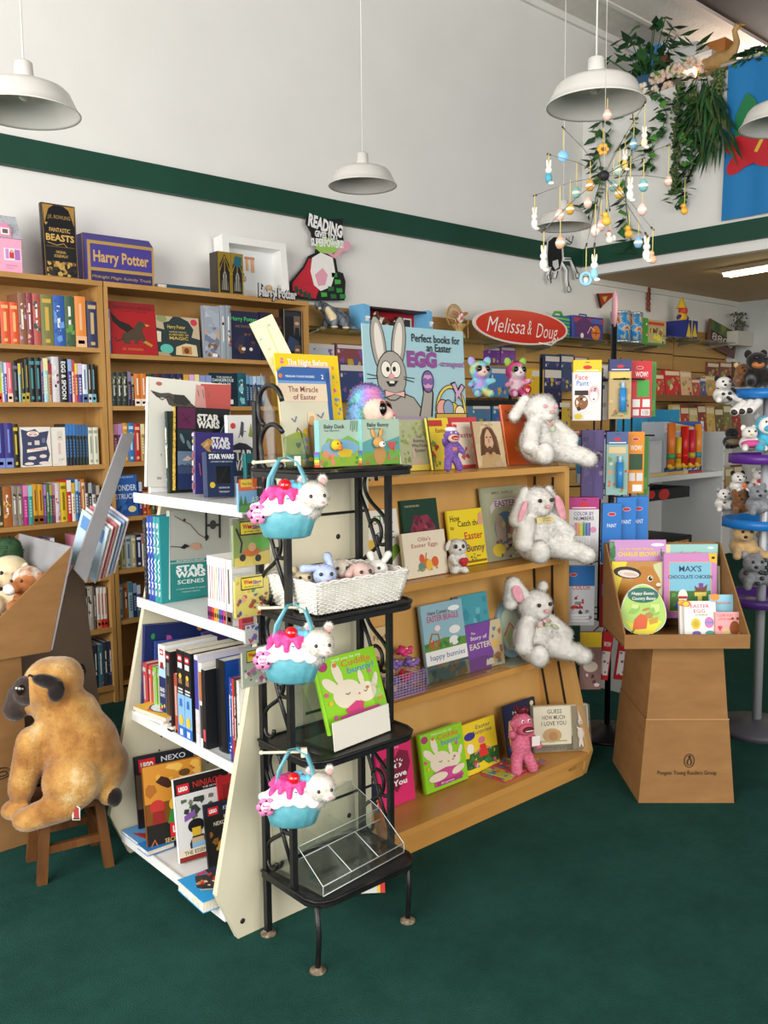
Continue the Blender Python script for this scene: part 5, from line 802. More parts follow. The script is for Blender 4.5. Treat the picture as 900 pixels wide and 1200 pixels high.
FB('pale blue beagle-comic easter book with bunny basket, tallest on third birch shelf', (503, 804), (551, 789), 712, zz, .018, .17, '8fb4c0', [('r', 0, 0, 1, .22, '4a5a5a'), ('n', 14, ('6a6a50', '3a4444', '8a8a70', '7a5a3a'), 0, 0, 1, .22, .09), ('r', 0, .22, 1, .4, 'e8e6e0'), ('t', 'happy bunnies', .52, .28, .07, '6a7a9a', .84), ('p', [(0, .4), (0, .5), (.5, .54), (1, .5), (1, .4)], '5a8a3a'), ('t', 'Here Comes the', .45, .86, .05, '6a3a4a', .6), ('t', 'EASTER BEAGLE', .5, .77, .075, 'c04a70', .76), ('e', .78, .9, .14, .045, 'e4ecec'), ('e', .34, .68, .07, .05, 'e8d0d4'), ('p', [(.12, .42), (.1, .5), (.36, .52), (.38, .42)], 'a8682c'), ('l', [(.12, .5), (.2, .62), (.34, .6), (.36, .5)], .03, 'a8682c'), ('n', 8, ('c83a5a', 'e0c03a', '5a8ac0'), .14, .49, .34, .54, .04), ('e', .7, .48, .12, .08, 'e4e2dc'), ('e', .74, .62, .14, .07, 'e4e2dc'), ('n', 10, ('3f7a34', '6a9a4a'), 0, .42, 1, .5, .05)], y=2.405, yaw=0, group=gw)
FB('teal book with red seal tucked behind the purple story book', (541, 786), (579, 777), 701, zz, .012, .15, '4a9aa8', [('r', 0, 0, .12, 1, '8a3a34'), ('t', 'Humpty Dumpty', .55, .55, .07, 'd8d0a0', .7), ('e', .5, .3, .3, .1, 'b83030'), ('n', 6, ('3a8a9a', '6ab0b8'), .15, .6, .95, .95, .12)], y=2.432, yaw=0, group=gw)
FB('purple and white easter story board book with painted children', (551, 788), (592, 774), 735, zz, .014, .17, '7a4a9a', [('p', [(.6, 0), (.72, .3), (.62, .6), (.72, 1), (1, 1), (1, 0)], 'c8b890'), ('n', 12, ('8a9a4a', 'd8b060', 'a86a4a', '5a7a9a'), .7, .05, .98, .95, .08), ('t', 'The', .2, .78, .05, 'e8dce8', .12), ('t', 'Story of', .34, .66, .08, 'e8dce8', .46), ('t', 'EASTER', .36, .46, .12, 'e4d8c0', .58), ('n', 4, ('e8e0d0',), .4, .06, .7, .2, .08)], y=2.405, yaw=0, group=gw)
# oval egg shaped book
p = at(581, 768, y=2.47); q = at(607, 764, y=2.47); h = fit_h(V((p.x, 2.47, zz)), Euler((-.2, 0, 0)).to_matrix() @ V((0, 0, 1)), 706); w_ = q.x-p.x+.03
o = T('book', 'oval egg-shaped pale blue board book behind the rabbit with the ribbon', 'book', (p.x-.01, 2.432, zz+.004), (-.2, 0, 0), gw); m = MB()
egg = [(w_/2+w_/2*cos(a)*(1-.12*sin(a)), h/2+h/2*sin(a)) for a in [2*pi*i/28 for i in range(28)]]
m.prism(egg, 0, .014, '93b4bc'); 
ins = [(w_/2+(x-w_/2)*.72, h/2+(z-h/2)*.74) for x, z in egg]; m.add([(x, -.0006, z) for x, z in ins], [tuple(range(28))], 'c8d8c0')
art(m, w_, h, [('l', [(.25, .4), (.5, .6), (.75, .4)], .06, 'd87a5a'), ('l', [(.28, .34), (.5, .52), (.72, .34)], .05, 'e0c05a'), ('e', .5, .35, .2, .2, 'b8c890'), ('n', 6, ('e0a0b0', '8ab06a'), .25, .15, .75, .35, .06)], -.001); m.build('cover', o)
zz = WZ[4][1]
FB('midnight blue book with orange leaf shapes behind the rack scrolls on lowest birch shelf', (437, 962), (466, 950), 880, zz, .012, .15, '20283c', [('n', 14, ('c87a2c', 'd8a03a', 'a8541c'), .1, .05, .95, .6, .14), ('e', .8, .86, .08, .06, 'd8d0b0')], y=2.36, yaw=0, group=gw)
FB('hot pink book with dark red heart lettered eye love you', (446, 958), (487, 938), 878, zz, .012, .13, 'd8306c', [('p', [(.5, .2), (.1, .52), (.1, .72), (.26, .8), (.46, .72), (.66, .86), (.9, .8), (.94, .6), (.8, .4)], '7a1c38'), ('e', .58, .62, .11, .05, 'f0e4e8'), ('e', .58, .62, .05, .05, '7a1c38'), *[('l', [(.58+.12*cos(a), .64+.055*sin(a)), (.58+.17*cos(a), .64+.09*sin(a))], .025, 'f0e4e8') for a in (.5, 1.0, 1.57, 2.1, 2.6)], ('t', 'Love', .58, .44, .085, 'f4ecee', .46, {'b': .03}), ('t', 'You', .6, .31, .085, 'f4ecee', .4, {'b': .03}), ('t', 'Sandra', .5, .9, .03, 'f0c0d0', .3)], y=2.355, yaw=0, group=gw)
cud = lambda full: [('e', .1, .9, .08, .06, 'a83a6a'), ('t', 'Cuddle', .64, .83, .085, 'd86a3a', .5), ('t', 'bunny?', .7, .72, .085, '5a8ac0', .46), ('t', 'Will you be my', .5, .93, .035, 'e8f4c0', .5), ('e', .4, .46, .24, .17, 'e6dac2'), ('e', .3, .76, .07, .15, 'e6dac2', .25), ('e', .16, .62, .07, .15, 'e6dac2', .9), ('e', .7, .42, .17, .12, 'e6dac2'), ('e', .66, .62, .045, .1, 'e6dac2', .1), ('e', .88, .54, .045, .1, 'e6dac2', -.5), ('e', .58, .42, .02, .014, 'd87a8a'), ('l', [(.36, .47), (.4, .45), (.44, .47)], .012, '6a4a3a'), ('l', [(.66, .44), (.69, .42), (.72, .44)], .012, '6a4a3a'), ('e', .73, .47, .03, .02, 'b8804a')]+[('e', x, y, .035, .028, c) for x, y, c in ((.28, .88, 'd87a3a'), (.1, .4, 'e0b83a'), (.13, .2, 'c85a8a'), (.9, .28, 'e0883a'), (.82, .68, 'd86a9a'), (.06, .52, 'd85a7a'))]+([('p', [(.2, .06), (.2, .3), (.5, .34), (.8, .3), (.9, .1)], 'c84a8a'), ('e', .3, .22, .22, .07, 'e6dac2'), ('e', .78, .24, .16, .06, 'e6dac2', .2), ('r', .25, .06, .85, .14, 'a83a7a'), ('t', 'Katie', .5, .08, .035, 'e8c0d8', .3)] if full else [('p', [(.3, .26), (.5, .34), (.62, .3), (.58, .2), (.34, .18)], 'd0407a'), ('r', .2, .02, .86, .2, 'c84a8a')])
FB('lime green cuddling bunnies book standing on the lowest birch shelf', (500, 932), (549, 915), 864, zz, .02, .18, '8fce2a', cud(1), y=2.345, yaw=0, group=gw)
FB('bright yellow easter surprise book with red-dressed figure in green bushes', (547, 911), (586, 900), 852, zz, .012, .18, 'eccf30', [('t', 'Easter', .64, .84, .08, '6a6a5a', .44), ('t', 'Surprise', .6, .74, .08, '6a6a5a', .56), ('e', .22, .74, .16, .08, '3a3a8a'), ('r', .1, .7, .36, .8, '3a3a8a'), ('e', .2, .5, .1, .1, 'eeeae0'), ('n', 24, ('2f6a2c', '3f7a34', '285a28'), .0, .1, 1, .4, .12), ('e', .55, .6, .1, .07, 'd87a90'), ('p', [(.42, .28), (.48, .52), (.64, .52), (.7, .28)], 'd8382c'), ('l', [(.48, .45), (.3, .36)], .03, 'd87a90'), ('l', [(.65, .45), (.8, .38)], .03, 'd87a90'), ('e', .3, .2, .1, .05, '8a5a3a'), ('n', 8, ('e0d8a0', 'c86a8a', '5a8ac0'), .1, .05, .95, .2, .05)], y=2.36, yaw=0, group=gw)
FB('night-blue hare bedtime book behind the pink sock monkey', (598, 893), (634, 884), 829, zz, .012, .18, '242c48', [('e', .88, .9, .06, .05, 'd8cc98'), ('t', 'Hoppy', .5, .8, .06, 'c8b8a0', .5), ('p', [(.02, .4), (.1, .7), (.3, .7), (.4, .5), (.3, .36)], 'd8a080'), ('n', 12, ('d88a2c', 'e0a83a', '3a5a8a', 'c86a1c'), .02, .02, .6, .5, .12)], y=2.36, yaw=0, group=gw)
# boxed gift set with toy hare
p = at(631, 884, y=2.345); q = at(694, 877, y=2.345); w_ = .25; h = fit_h(V((p.x, 2.345, zz)), Euler((-.2, 0, 0)).to_matrix() @ V((0, 0, 1)), 828)
o = T('book_gift_set', 'cream boxed book set with small plush hare behind clear window', 'gift set', (2.925, 2.335, zz+.009), (-.2, 0, -.6), None)
m = MB().box((0, .004, 0), (w_, .04, h), 'd8cba8'); art(m, w_, h, [('r', .02, .14, .68, .97, 'e6dcc0'), ('t', 'GUESS', .4, .82, .09, '4a3a2a', .26), ('t', 'HOW MUCH', .38, .69, .09, '4a3a2a', .4), ('t', 'I LOVE YOU', .38, .56, .09, '4a3a2a', .44), ('e', .34, .34, .17, .12, 'c89a5a'), ('e', .36, .32, .08, .08, 'b8803a'), ('r', .1, .2, .6, .23, 'a8b070'), ('t', 'A Board Book and Toy Gift Set', .36, .06, .045, '7a5a4a', .56), ('r', .7, .03, .98, .97, '8a7a5c')], .004); m.build('box_back', o)
hb = blob('toy_hare', o, [((w_*.84, -.004, h*.36), (.016, .010, .026)), ((w_*.84, -.005, h*.62), (.012, .010, .013)), ('c', (w_*.83, -.004, h*.66), (w_*.81, -.003, h*.88), .0045, .003), ('c', (w_*.85, -.004, h*.66), (w_*.875, -.003, h*.87), .0045, .003), ('c', (w_*.825, -.004, h*.45), (w_*.78, -.005, h*.5), .006, .0045), ('c', (w_*.855, -.004, h*.45), (w_*.90, -.005, h*.36), .006, .0045), ('c', (w_*.83, -.004, h*.24), (w_*.81, -.005, h*.08), .007, .005), ('c', (w_*.85, -.004, h*.24), (w_*.87, -.005, h*.08), .007, .005)], PL('hare_plush', [(.35, 'd8c8b4'), (.6, 'e8ddd0')]), .0035, 3)
MB().ell((w_*.84, -.013, h*.62), (.0045, .003, .004), M('b89070', .7)).build('muzzle', hb)
MB().box((0, -.022, 0), (w_, .004, h), FILM).build('clear_cover', o)
# flat magazines on the lowest shelf
for k, (l, x, y, rz, c) in enumerate((('colourful easter activity paper lying flat under the other two', 2.60, 2.215, .08, 'c84a5a'), ('colourful activity paper in the middle of the flat stack', 2.63, 2.22, .2, 'b8c04a'), ('uppermost red-edged activity paper lying flat before the dark hare book', 2.68, 2.225, .02, 'd05060'))):
    flat(l, (x, y, zz+.0015+.004*k), .20, .13, .003, rz, c, [('n', 40, ('d8c04a', '6a9a4a', 'c85a7a', 'e0d8c0', '5a8ab0', 'd88a3a', '8a5a9a'), .02, .02, .98, .98, .09)], group='flat activity papers')
# clear acrylic lip on the third birch shelf
zz = WZ[3][1]; a, b = at(503, 812, y=2.37), at(592, 781, y=2.37)
o = T('acrylic_holder', 'clear acrylic book lip in front of the beagle comic book', 'book holder', (a.x, 2.365, zz+.001))
wl = b.x-a.x; MB().box((0, 0, 0), (wl, .002, .075), ACR).build('front_lip', o); MB().box((0, .002, 0), (wl, .03, .002), ACR).build('base', o)
o = T('acrylic_card', 'pale paper card in clear sleeve lying under the seated ribboned rabbit', 'card', (at(598, 779, y=2.35).x, 2.345, zz+.001))
MB().box((0, 0, 0), (.13, .10, .002), 'd8d4c0').build('card_paper', o); MB().box((-.003, -.004, .002), (.133, .10, .003), ACR).build('clear_sleeve', o)
# flower basket of wire
p = at(455, 813, y=2.39); q = at(494, 806, y=2.39)
o = T('wire_basket', 'small lilac wire basket with flowers on third birch shelf', 'basket', (p.x, 2.36, zz+.0012)); bw, bd, bh = q.x-p.x, .11, .085; LW = M('b6a0cc', .4)
def wires(par, name, fn, n): 
    mb = MB()
    for i in range(n): mb.tube(fn(i), .0013, LW, 5)
    return mb.build(name, par)
wires(o, 'wire_mesh', lambda i: [(0, 0, i*bh/8+.002), (bw, 0, i*bh/8+.002), (bw, bd, i*bh/8+.002), (0, bd, i*bh/8+.002), (0, 0, i*bh/8+.002)], 9)
wires(o, 'wire_mesh', lambda i: [(i*bw/11, 0, 0), (i*bw/11, 0, bh)], 12)
wires(o, 'wire_mesh', lambda i: [(bw*(i//6), (i % 6)*bd/5, 0), (bw*(i//6), (i % 6)*bd/5, bh)], 12)
MB().box((0, 0, 0), (bw, bd, .002), LW).build('basket_floor', o)
R = random.Random(5)
for k, (c, nm, x, z) in enumerate((('d8387a', 'pink', .62, .15), ('7a62a8', 'lilac', .32, .11), ('8a6ab4', 'violet', .82, .10), ('c8283a', 'red', .5, .06), ('6a5a9a', 'indigo', .25, .05), ('7a6aa8', 'mauve', .75, .04))):
    f = T('fabric_flower', f'{nm} cloth flower in the small lilac wire basket', 'artificial flower', (p.x+bw*x, 2.36+bd*(.3 if k == 3 else .5), zz+z+.002), (0, 0, 0), 'basket flowers'); m = MB()
    for j in range(9): m.ell((.02*cos(j*.7), .016*sin(j*.7), .006*(j % 3)), (.018, .016, .010), c, 8, 6, (R.uniform(-.6, .6), R.uniform(-.6, .6), 0))
    m.build('petals', f); MB().ell((0, -.012, .016), (.008, .006, .006), M('e0c060', .7), 8, 6).build('flower_centre', f)
# ================================================================== easter poster
p = at(430, 505, y=2.74); q = at(551, 494, y=2.74); zb = WZ[1][1]
w_ = q.x-p.x; up = Euler((-.06, 0, 0)).to_matrix() @ V((0, 0, 1)); h = fit_h(V((p.x, 2.68, zb)), up, 380)
o = T('poster_board', 'pale blue easter egg-stravaganza poster board with grey cartoon bunny', 'poster', (at(432, 500, y=2.68).x, 2.68, zb+.002), (-.06, 0, 0)); w_ = at(549, 490, y=2.68).x-at(432, 500, y=2.68).x
m = MB().box((0, 0, 0), (w_, .006, h), '9fc3cb'); G, K, L = 'a29d94', '24221f', 'ded6ca'
def outl(cx, cy, rx, ry, c, ro=0, e=.008): return [('e', cx, cy, rx+e, ry+e, K, ro), ('e', cx, cy, rx, ry, c, ro)]
A = []
A += [('p', [(.1, .0), (.16, .26), (.3, .33), (.46, .26), (.56, .1), (.6, 0)], K), ('p', [(.115, .0), (.17, .25), (.3, .315), (.455, .25), (.55, .09), (.58, 0)], G)]
A += [('p', [(.50, .05), (.55, .3), (.545, .40), (.64, .40), (.66, .3), (.64, .05)], K), ('p', [(.515, .05), (.56, .3), (.56, .39), (.63, .39), (.645, .3), (.62, .05)], G)]
A += outl(.14, .80, .062, .19, G, .14)+outl(.145, .80, .036, .15, L, .14, 0)+outl(.33, .82, .062, .19, G, -.16)+outl(.325, .82, .036, .15, L, -.16, 0)
A += outl(.25, .48, .135, .17, G)+outl(.2, .545, .045, .055, 'ece6d8', 0, .006)+outl(.29, .545, .045, .055, 'ece6d8', 0, .006)+[('e', .215, .545, .016, .018, K), ('e', .275, .55, .016, .018, K), ('e', .245, .475, .03, .018, 'e0a0a0'), ('p', [(.19, .42), (.31, .43), (.27, .37), (.22, .365)], K), ('r', .225, .4, .27, .425, 'ece6d8')]
A += [('l', [(.12, .47), (.02, .49)], .006, K), ('l', [(.12, .45), (.02, .44)], .006, K), ('l', [(.36, .47), (.47, .46)], .006, K), ('l', [(.36, .45), (.46, .42)], .006, K)]
A += [('p', [(.17, .335), (.17, .245), (.27, .285), (.37, .25), (.37, .33), (.27, .30)], K), ('p', [(.18, .325), (.18, .26), (.265, .29), (.36, .262), (.36, .318), (.27, .296)], 'e8b0aa')]
A += outl(.60, .43, .055, .075, '7a5a9a')+[('p', [(.55, .46), (.575, .47), (.6, .45), (.625, .47), (.65, .46), (.63, .5), (.57, .5)], 'c89ab8'), ('p', [(.55, .4), (.575, .39), (.6, .41), (.625, .39), (.65, .4), (.63, .36), (.57, .36)], 'c89ab8')]
A += [('t', 'Perfect books for', .705, .85, .055, '1f2326', .5), ('t', 'an Easter', .73, .755, .055, '1f2326', .26), ('t', 'EGG', .55, .59, .10, '8a4a8a', .30, {'b': .06}), ('t', '-stravaganza!', .855, .60, .042, '9a5a9a', .27)]
A += [('l', [(.70+.13+.15*cos(a), .1+.28*sin(a)) for a in [pi*i/16 for i in range(17)]], .032, K), ('l', [(.83+.15*cos(a), .1+.28*sin(a)) for a in [pi*i/16 for i in range(17)]], .02, 'd8c05a')]
A += outl(.74, .13, .06, .07, 'e0a090')+outl(.85, .10, .06, .07, 'd8b84a')+outl(.80, .14, .05, .06, '8aa0b8')+outl(.92, .08, .05, .06, 'e8d8b0')+[('r', .66, 0, 1, .09, K), ('r', .67, 0, .99, .08, 'c8a84a')]
A += [('p', [(.88, .3), (.83, .42), (.88, .44), (.91, .36), (.95, .42), (.99, .38), (.94, .3), (.96, .2), (.91, .27), (.87, .2)], K), ('p', [(.885, .31), (.845, .41), (.88, .42), (.91, .33), (.95, .405), (.975, .375), (.93, .3), (.945, .225), (.91, .28), (.88, .22)], 'c8a0bc')]
def up_(it):
    f = lambda y: .33+.67*y; it = list(it)
    if it[0] == 'e': it[2] = f(it[2])
    elif it[0] == 'r': it[2] = f(it[2]); it[4] = f(it[4])
    elif it[0] in 'pl': it[1] = [(a, f(b)) for a, b in it[1]]
    elif it[0] == 't': it[3] = f(it[3])
    return tuple(it)
A = [('r', .10, 0, .58, .34, K), ('r', .115, 0, .56, .34, G), ('r', .5, .3, .52, .34, K)]+[up_(i) for i in A]
art(m, w_, h, A, 0, .00012); m.build('printed_board', o)
MB().prism([(.006, 0), (.10, 0), (.008, h*.6)], w_*.45, w_*.5, CARD, 'x').build('easel_strut', o)
# ================================================================== plush toys and gifts
IR = -0.727                           # turn that makes local X run across the view
def loc_of(u, v, z=None, y=None, x=None, d=None): return at(u, v, x=x, y=y, z=z, d=d)
# --- the big pug on the stool
S = 1/335
def pc(u, v, y=0): return ((u-84)*S, y, (936-v)*S)
pug = T('plush_pug', 'big tan plush pug with black muzzle sitting on the dark wooden stool', 'plush dog', (1.168, 2.945, .262), (0, 0, IR)); pug.scale = (.93,)*3
parts = [(pc(92, 880), (.145, .14, .16)), (pc(82, 846), (.115, .115, .13)), (pc(66, 824), (.092, .098, .08)), (pc(68, 808), (.085, .09, .055)), (pc(60, 797), (.105, .112, .105)), (pc(72, 790), (.08, .10, .085)),
  (pc(30, 815, 0), (.062, .075, .058)), (pc(108, 905, .02), (.12, .14, .115)),
  ('c', pc(42, 862, -.07), pc(28, 918, -.09), .062, .05), (pc(22, 943, -.10), (.058, .05, .036)), ('c', pc(52, 862, .08), pc(50, 918, .09), .06, .05), (pc(46, 936, .09), (.05, .05, .036)),
  (pc(93, 905, -.125), (.105, .075, .105)), ('c', pc(88, 932, -.14), pc(55, 942, -.155), .055, .05), (pc(45, 946, -.16), (.06, .052, .042)),
  ('c', pc(108, 912, .03), pc(132, 930, -.06), .055, .042)]
for k in range(3): parts.append((pc(80-k*6, 826+k*7), (.102-.004*k, .103, .016), (0, -.35, 0)))
b = blob('body', pug, parts, P_PUG, .011, 5, 9000, .008, .0012)
PM = NM('dark_muzzle_plush', [(.35, '1c120e'), (.55, '33221a'), (.75, '5a4030')], 18, r=.7, bump=.3, bscale=200, sheen=.3)
mz = blob('muzzle', pug, [(pc(27, 812), (.068, .078, .06)), (pc(20, 822, -.045), (.046, .045, .046)), (pc(20, 822, .045), (.046, .045, .046)), (pc(37, 797, -.068), (.05, .035, .055)), (pc(37, 797, .068), (.05, .035, .055)), (pc(20, 806), (.04, .05, .035))], PM, .008, 4, 3500, .006, .001)
MB().ell(pc(11, 808), (.014, .026, .016), M('2a1a18', .3)).build('nose', mz)
MB().ell(pc(13, 820), (.012, .03, .008), M('a8706a', .5), rot=(0, .5, 0)).build('mouth', mz)
for s in (-1, 1):
    e = MB().ell(pc(35, 793, s*.098), (.019, .014, .021), M('1a0f0a', .05, 0, .9)).build('eye', pug)
    MB().ell(pc(31.5, 789.5, s*.111), (.004, .003, .004), M('f4f0ea', .2)).build('eye_glint', e)
    q = pc(68, 783, s*.1); ear = blob('ear', pug, [((q[0], q[1], q[2]), (.058, .02, .03), (s*-.5, .25, 0)), ((q[0]+.035, q[1]+s*.014, q[2]-.03), (.03, .016, .042), (0, .3, 0))], P_BLACK, .006, 3, 1600, .006, .001)
MB().tube([pc(44+9*i/8, 777-5*sin(pi*i/8)+6*i/8, -.089-.012*sin(pi*i/8)) for i in range(9)], .004, M('2a1a12', .7), 6).build('brow_line', pug)
tl = blob('paw_tip', pug, [(pc(139, 932, -.07), (.028, .036, .036))], P_BLACK, .006, 3, 800, .006, .001)
for y in (-.185, -.165, -.145):
    MB().ell(pc(31.5, 948, y), (.004, .003, .008), M('4a2f1a', .7)).build('toe_stitch', pug)
o = MB().prism([(0, 0), (.028, 0), (.03, .045), (.015, .058), (0, .045)], 0, .0015, M('d8d2c8', .6)); art(o, .03, .058, [('p', [(.2, .12), (.85, .12), (.85, .75), (.5, .9), (.2, .75)], 'a03a34'), ('r', .1, .04, .9, .14, '3a3a3a')]); o.build('hang_tag', pug, label='small white tag with red shape').location = pc(99, 945, -.175)
pug.children[-1].rotation_euler = (.2, .15, 0)
# --- dogs and magazines inside the bin
dl = NM('spaniel_plush', [(.42, 'e8e2d8'), (.5, 'b07040'), (.6, 'a8663a')], 6, r=.9, bump=.3, bscale=250)
def dog_head(name, label, u, v, y, r, mat, ear_mat, mz_mat, rz=IR, group='plush dogs in the cardboard bin'):
    p = at(u, v, y=y); t = T(name, label, 'plush dog', p, (0, 0, rz), group)
    blob('body', t, [((0, .03, 0), (r, r, r*.95)), ((-r*.55, -r*.4, -r*.3), (r*.5, r*.5, r*.38)), ((.0, .05, -r*1.4), (r*1.2, r*1.1, r*.9)), ((-.03, -r*.6, -r*1.5), (r*.5, r*.5, r*.5))], mat, .007, 4, 2500, .007, .001)
    m2 = blob('muzzle', t, [((-r*.75, -r*.62, -r*.35), (r*.46, r*.44, r*.36))], mz_mat, .006, 3, 700, .006, .001)
    MB().ell((-r*1.18, -r*.92, -r*.25), (r*.15, r*.15, r*.13), M('17110f', .3)).build('nose', m2)
    for s, dx in ((-1, -.42), (1, .2)): MB().ell((r*dx-r*.1, -r*.86+r*.2*s*0, r*.22), r*.105, EYE_B).build('eye', t)
    for dx, dy in ((.85, .1), (-.75, .45)): blob('ear', t, [((r*dx, dy*r, r*.1), (r*.25, r*.16, r*.55), (0, .3 if dx > 0 else -.3, 0))], ear_mat, .006, 3, 500, .007, .001)
    return t
dog_head('plush_dog', 'cream plush puppy with black nose looking out of the cardboard bin', 8, 673, 3.52, .075, P_CREAM, P_CREAM, PL('pale_muzzle', [(.3, 'e0d0ac'), (.7, 'efe2c4')]))
dog_head('plush_dog', 'white-faced brown plush puppy beside the cream one in the cardboard bin', 30, 682, 3.33, .06, dl, PL('rust_plush', [(.3, 'a8663a'), (.7, 'b87848')]), P_WHITE)
t = T('plush_toy', 'dark green shaggy plush toy behind the cream puppy in the bin', 'plush toy', at(6, 648, y=3.6), (0, 0, IR)); blob('body', t, [((0, 0, 0), (.07, .06, .06)), ((.03, -.02, .03), (.04, .04, .035))], NM('green_shag', [(.3, '1f3a24'), (.7, '3a5a3a')], 30, r=.9, bump=.4, bscale=200), .007, 3, 1800, .012, .0015); MB().ell((.03, -.055, .03), .007, EYE_B).build('eye', t)
t = T('plush_toy', 'small red white and blue stuffed piece behind the spaniel puppy', 'plush toy', at(50, 664, y=3.5), (0, 0, IR))
blob('body', t, [((0, 0, 0), (.02, .02, .02)), ((.02, 0, .015), (.025, .02, .012))], NM('tricolour_cloth', [(.42, 'c83a44'), (.5, 'ece8e4'), (.58, '4a6aa8')], 20, r=.8), .005, 3); MB().ell((.04, 0, .024), (.008, .008, .008), 'c8323c').build('pompom', t)
for k in range(6):
    p = at(63+k*4.4, 668-k*2.2, y=3.60); q = V((.02, 0, 1)).normalized()
    book(f"slanted pale magazine in the cardboard bin, {ORD[k]} from the plush dogs", .17, .24, .004, (p.x, 3.44, p.z-.02), -pi/2+.25, 0, ('b8ccd8', 'e4d8d4', 'c86a78', 'e8e4e0', '8aa8cc', 'd8d0d8')[k], [('r', .08, .7, .9, .92, ('5a8ac0', 'c83a4a', 'ece8e4', '6a9ac0', 'e0dce0', 'b84a5a')[k])], hard=False, roll=.42, group='slanted magazines in the bin', cat='magazine', name='magazine')
# --- white rabbits on the birch display
def rabbit(label, u, v, z, y, ears, bow=None, s=1.0, rz=-.25, tilt=0):
    p = at(u, v, y=y); t = T('plush_rabbit', label, 'plush rabbit', (p.x, y, z), (0, 0, rz)); t.scale = (s,)*3
    P = [((0, .02, .085), (.085, .075, .09)), ((0, .01, .13), (.07, .062, .06)), ((-.005, -.005, .225), (.072, .066, .066)), ((-.005, -.045, .205), (.036, .03, .03)),
         ('c', (-.06, -.02, .15), (-.105, -.06, .075), .036, .034), ('c', (.06, -.02, .15), (.115, -.055, .10), .036, .034),
         ('c', (-.045, -.02, .045), (-.06, -.10, .04), .042, .040), ('c', (.05, -.02, .045), (.14, -.095, .03), .042, .038), ((.165, -.11, .015), (.04, .036, .036)), ((-.065, -.115, .045), (.040, .034, .046))]
    if ears == 'down': P += [('c', (.05, .03, .27), (.10, .055, .16), .026, .034), ('c', (-.05, .05, .27), (-.09, .07, .2), .022, .026)]
    blob('body', t, P, P_WHITE, .008, 5, 9000, .014, .0017)
    if ears == 'lop':
        for sx in (-1, 1):
            e = blob('ear', t, [('c', (sx*.058, .0, .275), (sx*.098, -.01, .165), .018, .034)], P_WHITE, .006, 3, 1800, .013, .0016)
            if sx == 1: MB().ell((sx*.082, -.050, .205), (.020, .010, .055), P_PINK, rot=(0, -.4, 0)).build('inner_ear', e)
            else: MB().ell((sx*.100, -.046, .20), (.014, .010, .045), P_PINK, rot=(0, .4, 0)).build('inner_ear', e)
    if ears == 'up':
        e = blob('ear', t, [('c', (-.05, .0, .27), (-.10, .02, .315), .02, .036), ('c', (-.10, .02, .315), (-.105, .03, .24), .034, .03)], P_WHITE, .006, 3, 1500, .012, .0016); MB().ell((-.098, -.012, .285), (.025, .009, .04), P_PINK, rot=(0, -.5, 0)).build('inner_ear', e)
        e = blob('ear', t, [('c', (.045, .03, .27), (.075, .05, .29), .016, .022)], P_WHITE, .006, 3, 600, .012, .0016)
    MB().ell((-.007, -.085, .216), (.011, .008, .008), NOSE_P).build('nose', t)
    for x in (-.034, .022): MB().ell((x, -.070, .240), .0085, M('3a2a26', .1) if ears != 'down' else P_PINK).build('eye', t)
    if bow == 'ribbon':
        m = MB(); R = random.Random(4)
        for k in range(9): m.ell((-.02+R.uniform(-.02, .04), -.07, .165+R.uniform(-.012, .012)), (.014, .006, .007), ('d8c8b0', 'c89a90', 'a8b088', 'e0b8b8')[k % 4], 8, 6, (0, R.uniform(-1, 1), 0))
        m.ell((.055, -.065, .14), (.02, .006, .008), 'b8c49a', 8, 6, (0, .6, 0)); m.build('flower_bow', t)
    if bow == 'thin':
        m = MB().tube([(-.03, -.068, .18), (-.012, -.074, .165), (.0, -.075, .15), (.012, -.072, .168), (.02, -.068, .185)], .003, 'c8a8a0', 6).ell((.005, -.078, .145), (.012, .005, .016), 'b0c4a8', 8, 6).ell((-.006, -.077, .16), (.008, .004, .008), 'd87a6a', 8, 6); m.build('neck_ribbon', t)
    if bow == 'tag':
        m = MB().box((-.045, -.079, .155), (.032, -.076, .178), 'e0cc88'); m.v = [(x, y_+abs(x)*.3, z_-abs(x)*.1) for x, y_, z_ in m.v]; m.text('BABY', '5a4a2a', Matrix.Translation((-.006, -.0795, .167)), .007, .04); m.text('BUNNY', '5a4a2a', Matrix.Translation((-.006, -.0795, .158)), .006, .04); m.build('ribbon_collar', t)
    return t
rabbit('largest white plush rabbit with thin ribbon, sitting on the birch display top', 634, 543, WZ[1][1]+.014, 2.40, 'down', 'thin', 1.0)
rabbit('white lop-eared plush rabbit with pink inner ears and cream collar', 628, 650, WZ[2][1]+.016, 2.335, 'lop', 'tag', 1.04)
rabbit('white plush rabbit with one big pink ear and flower ribbon', 627, 762, WZ[3][1]+.016, 2.335, 'up', 'ribbon', 1.02)
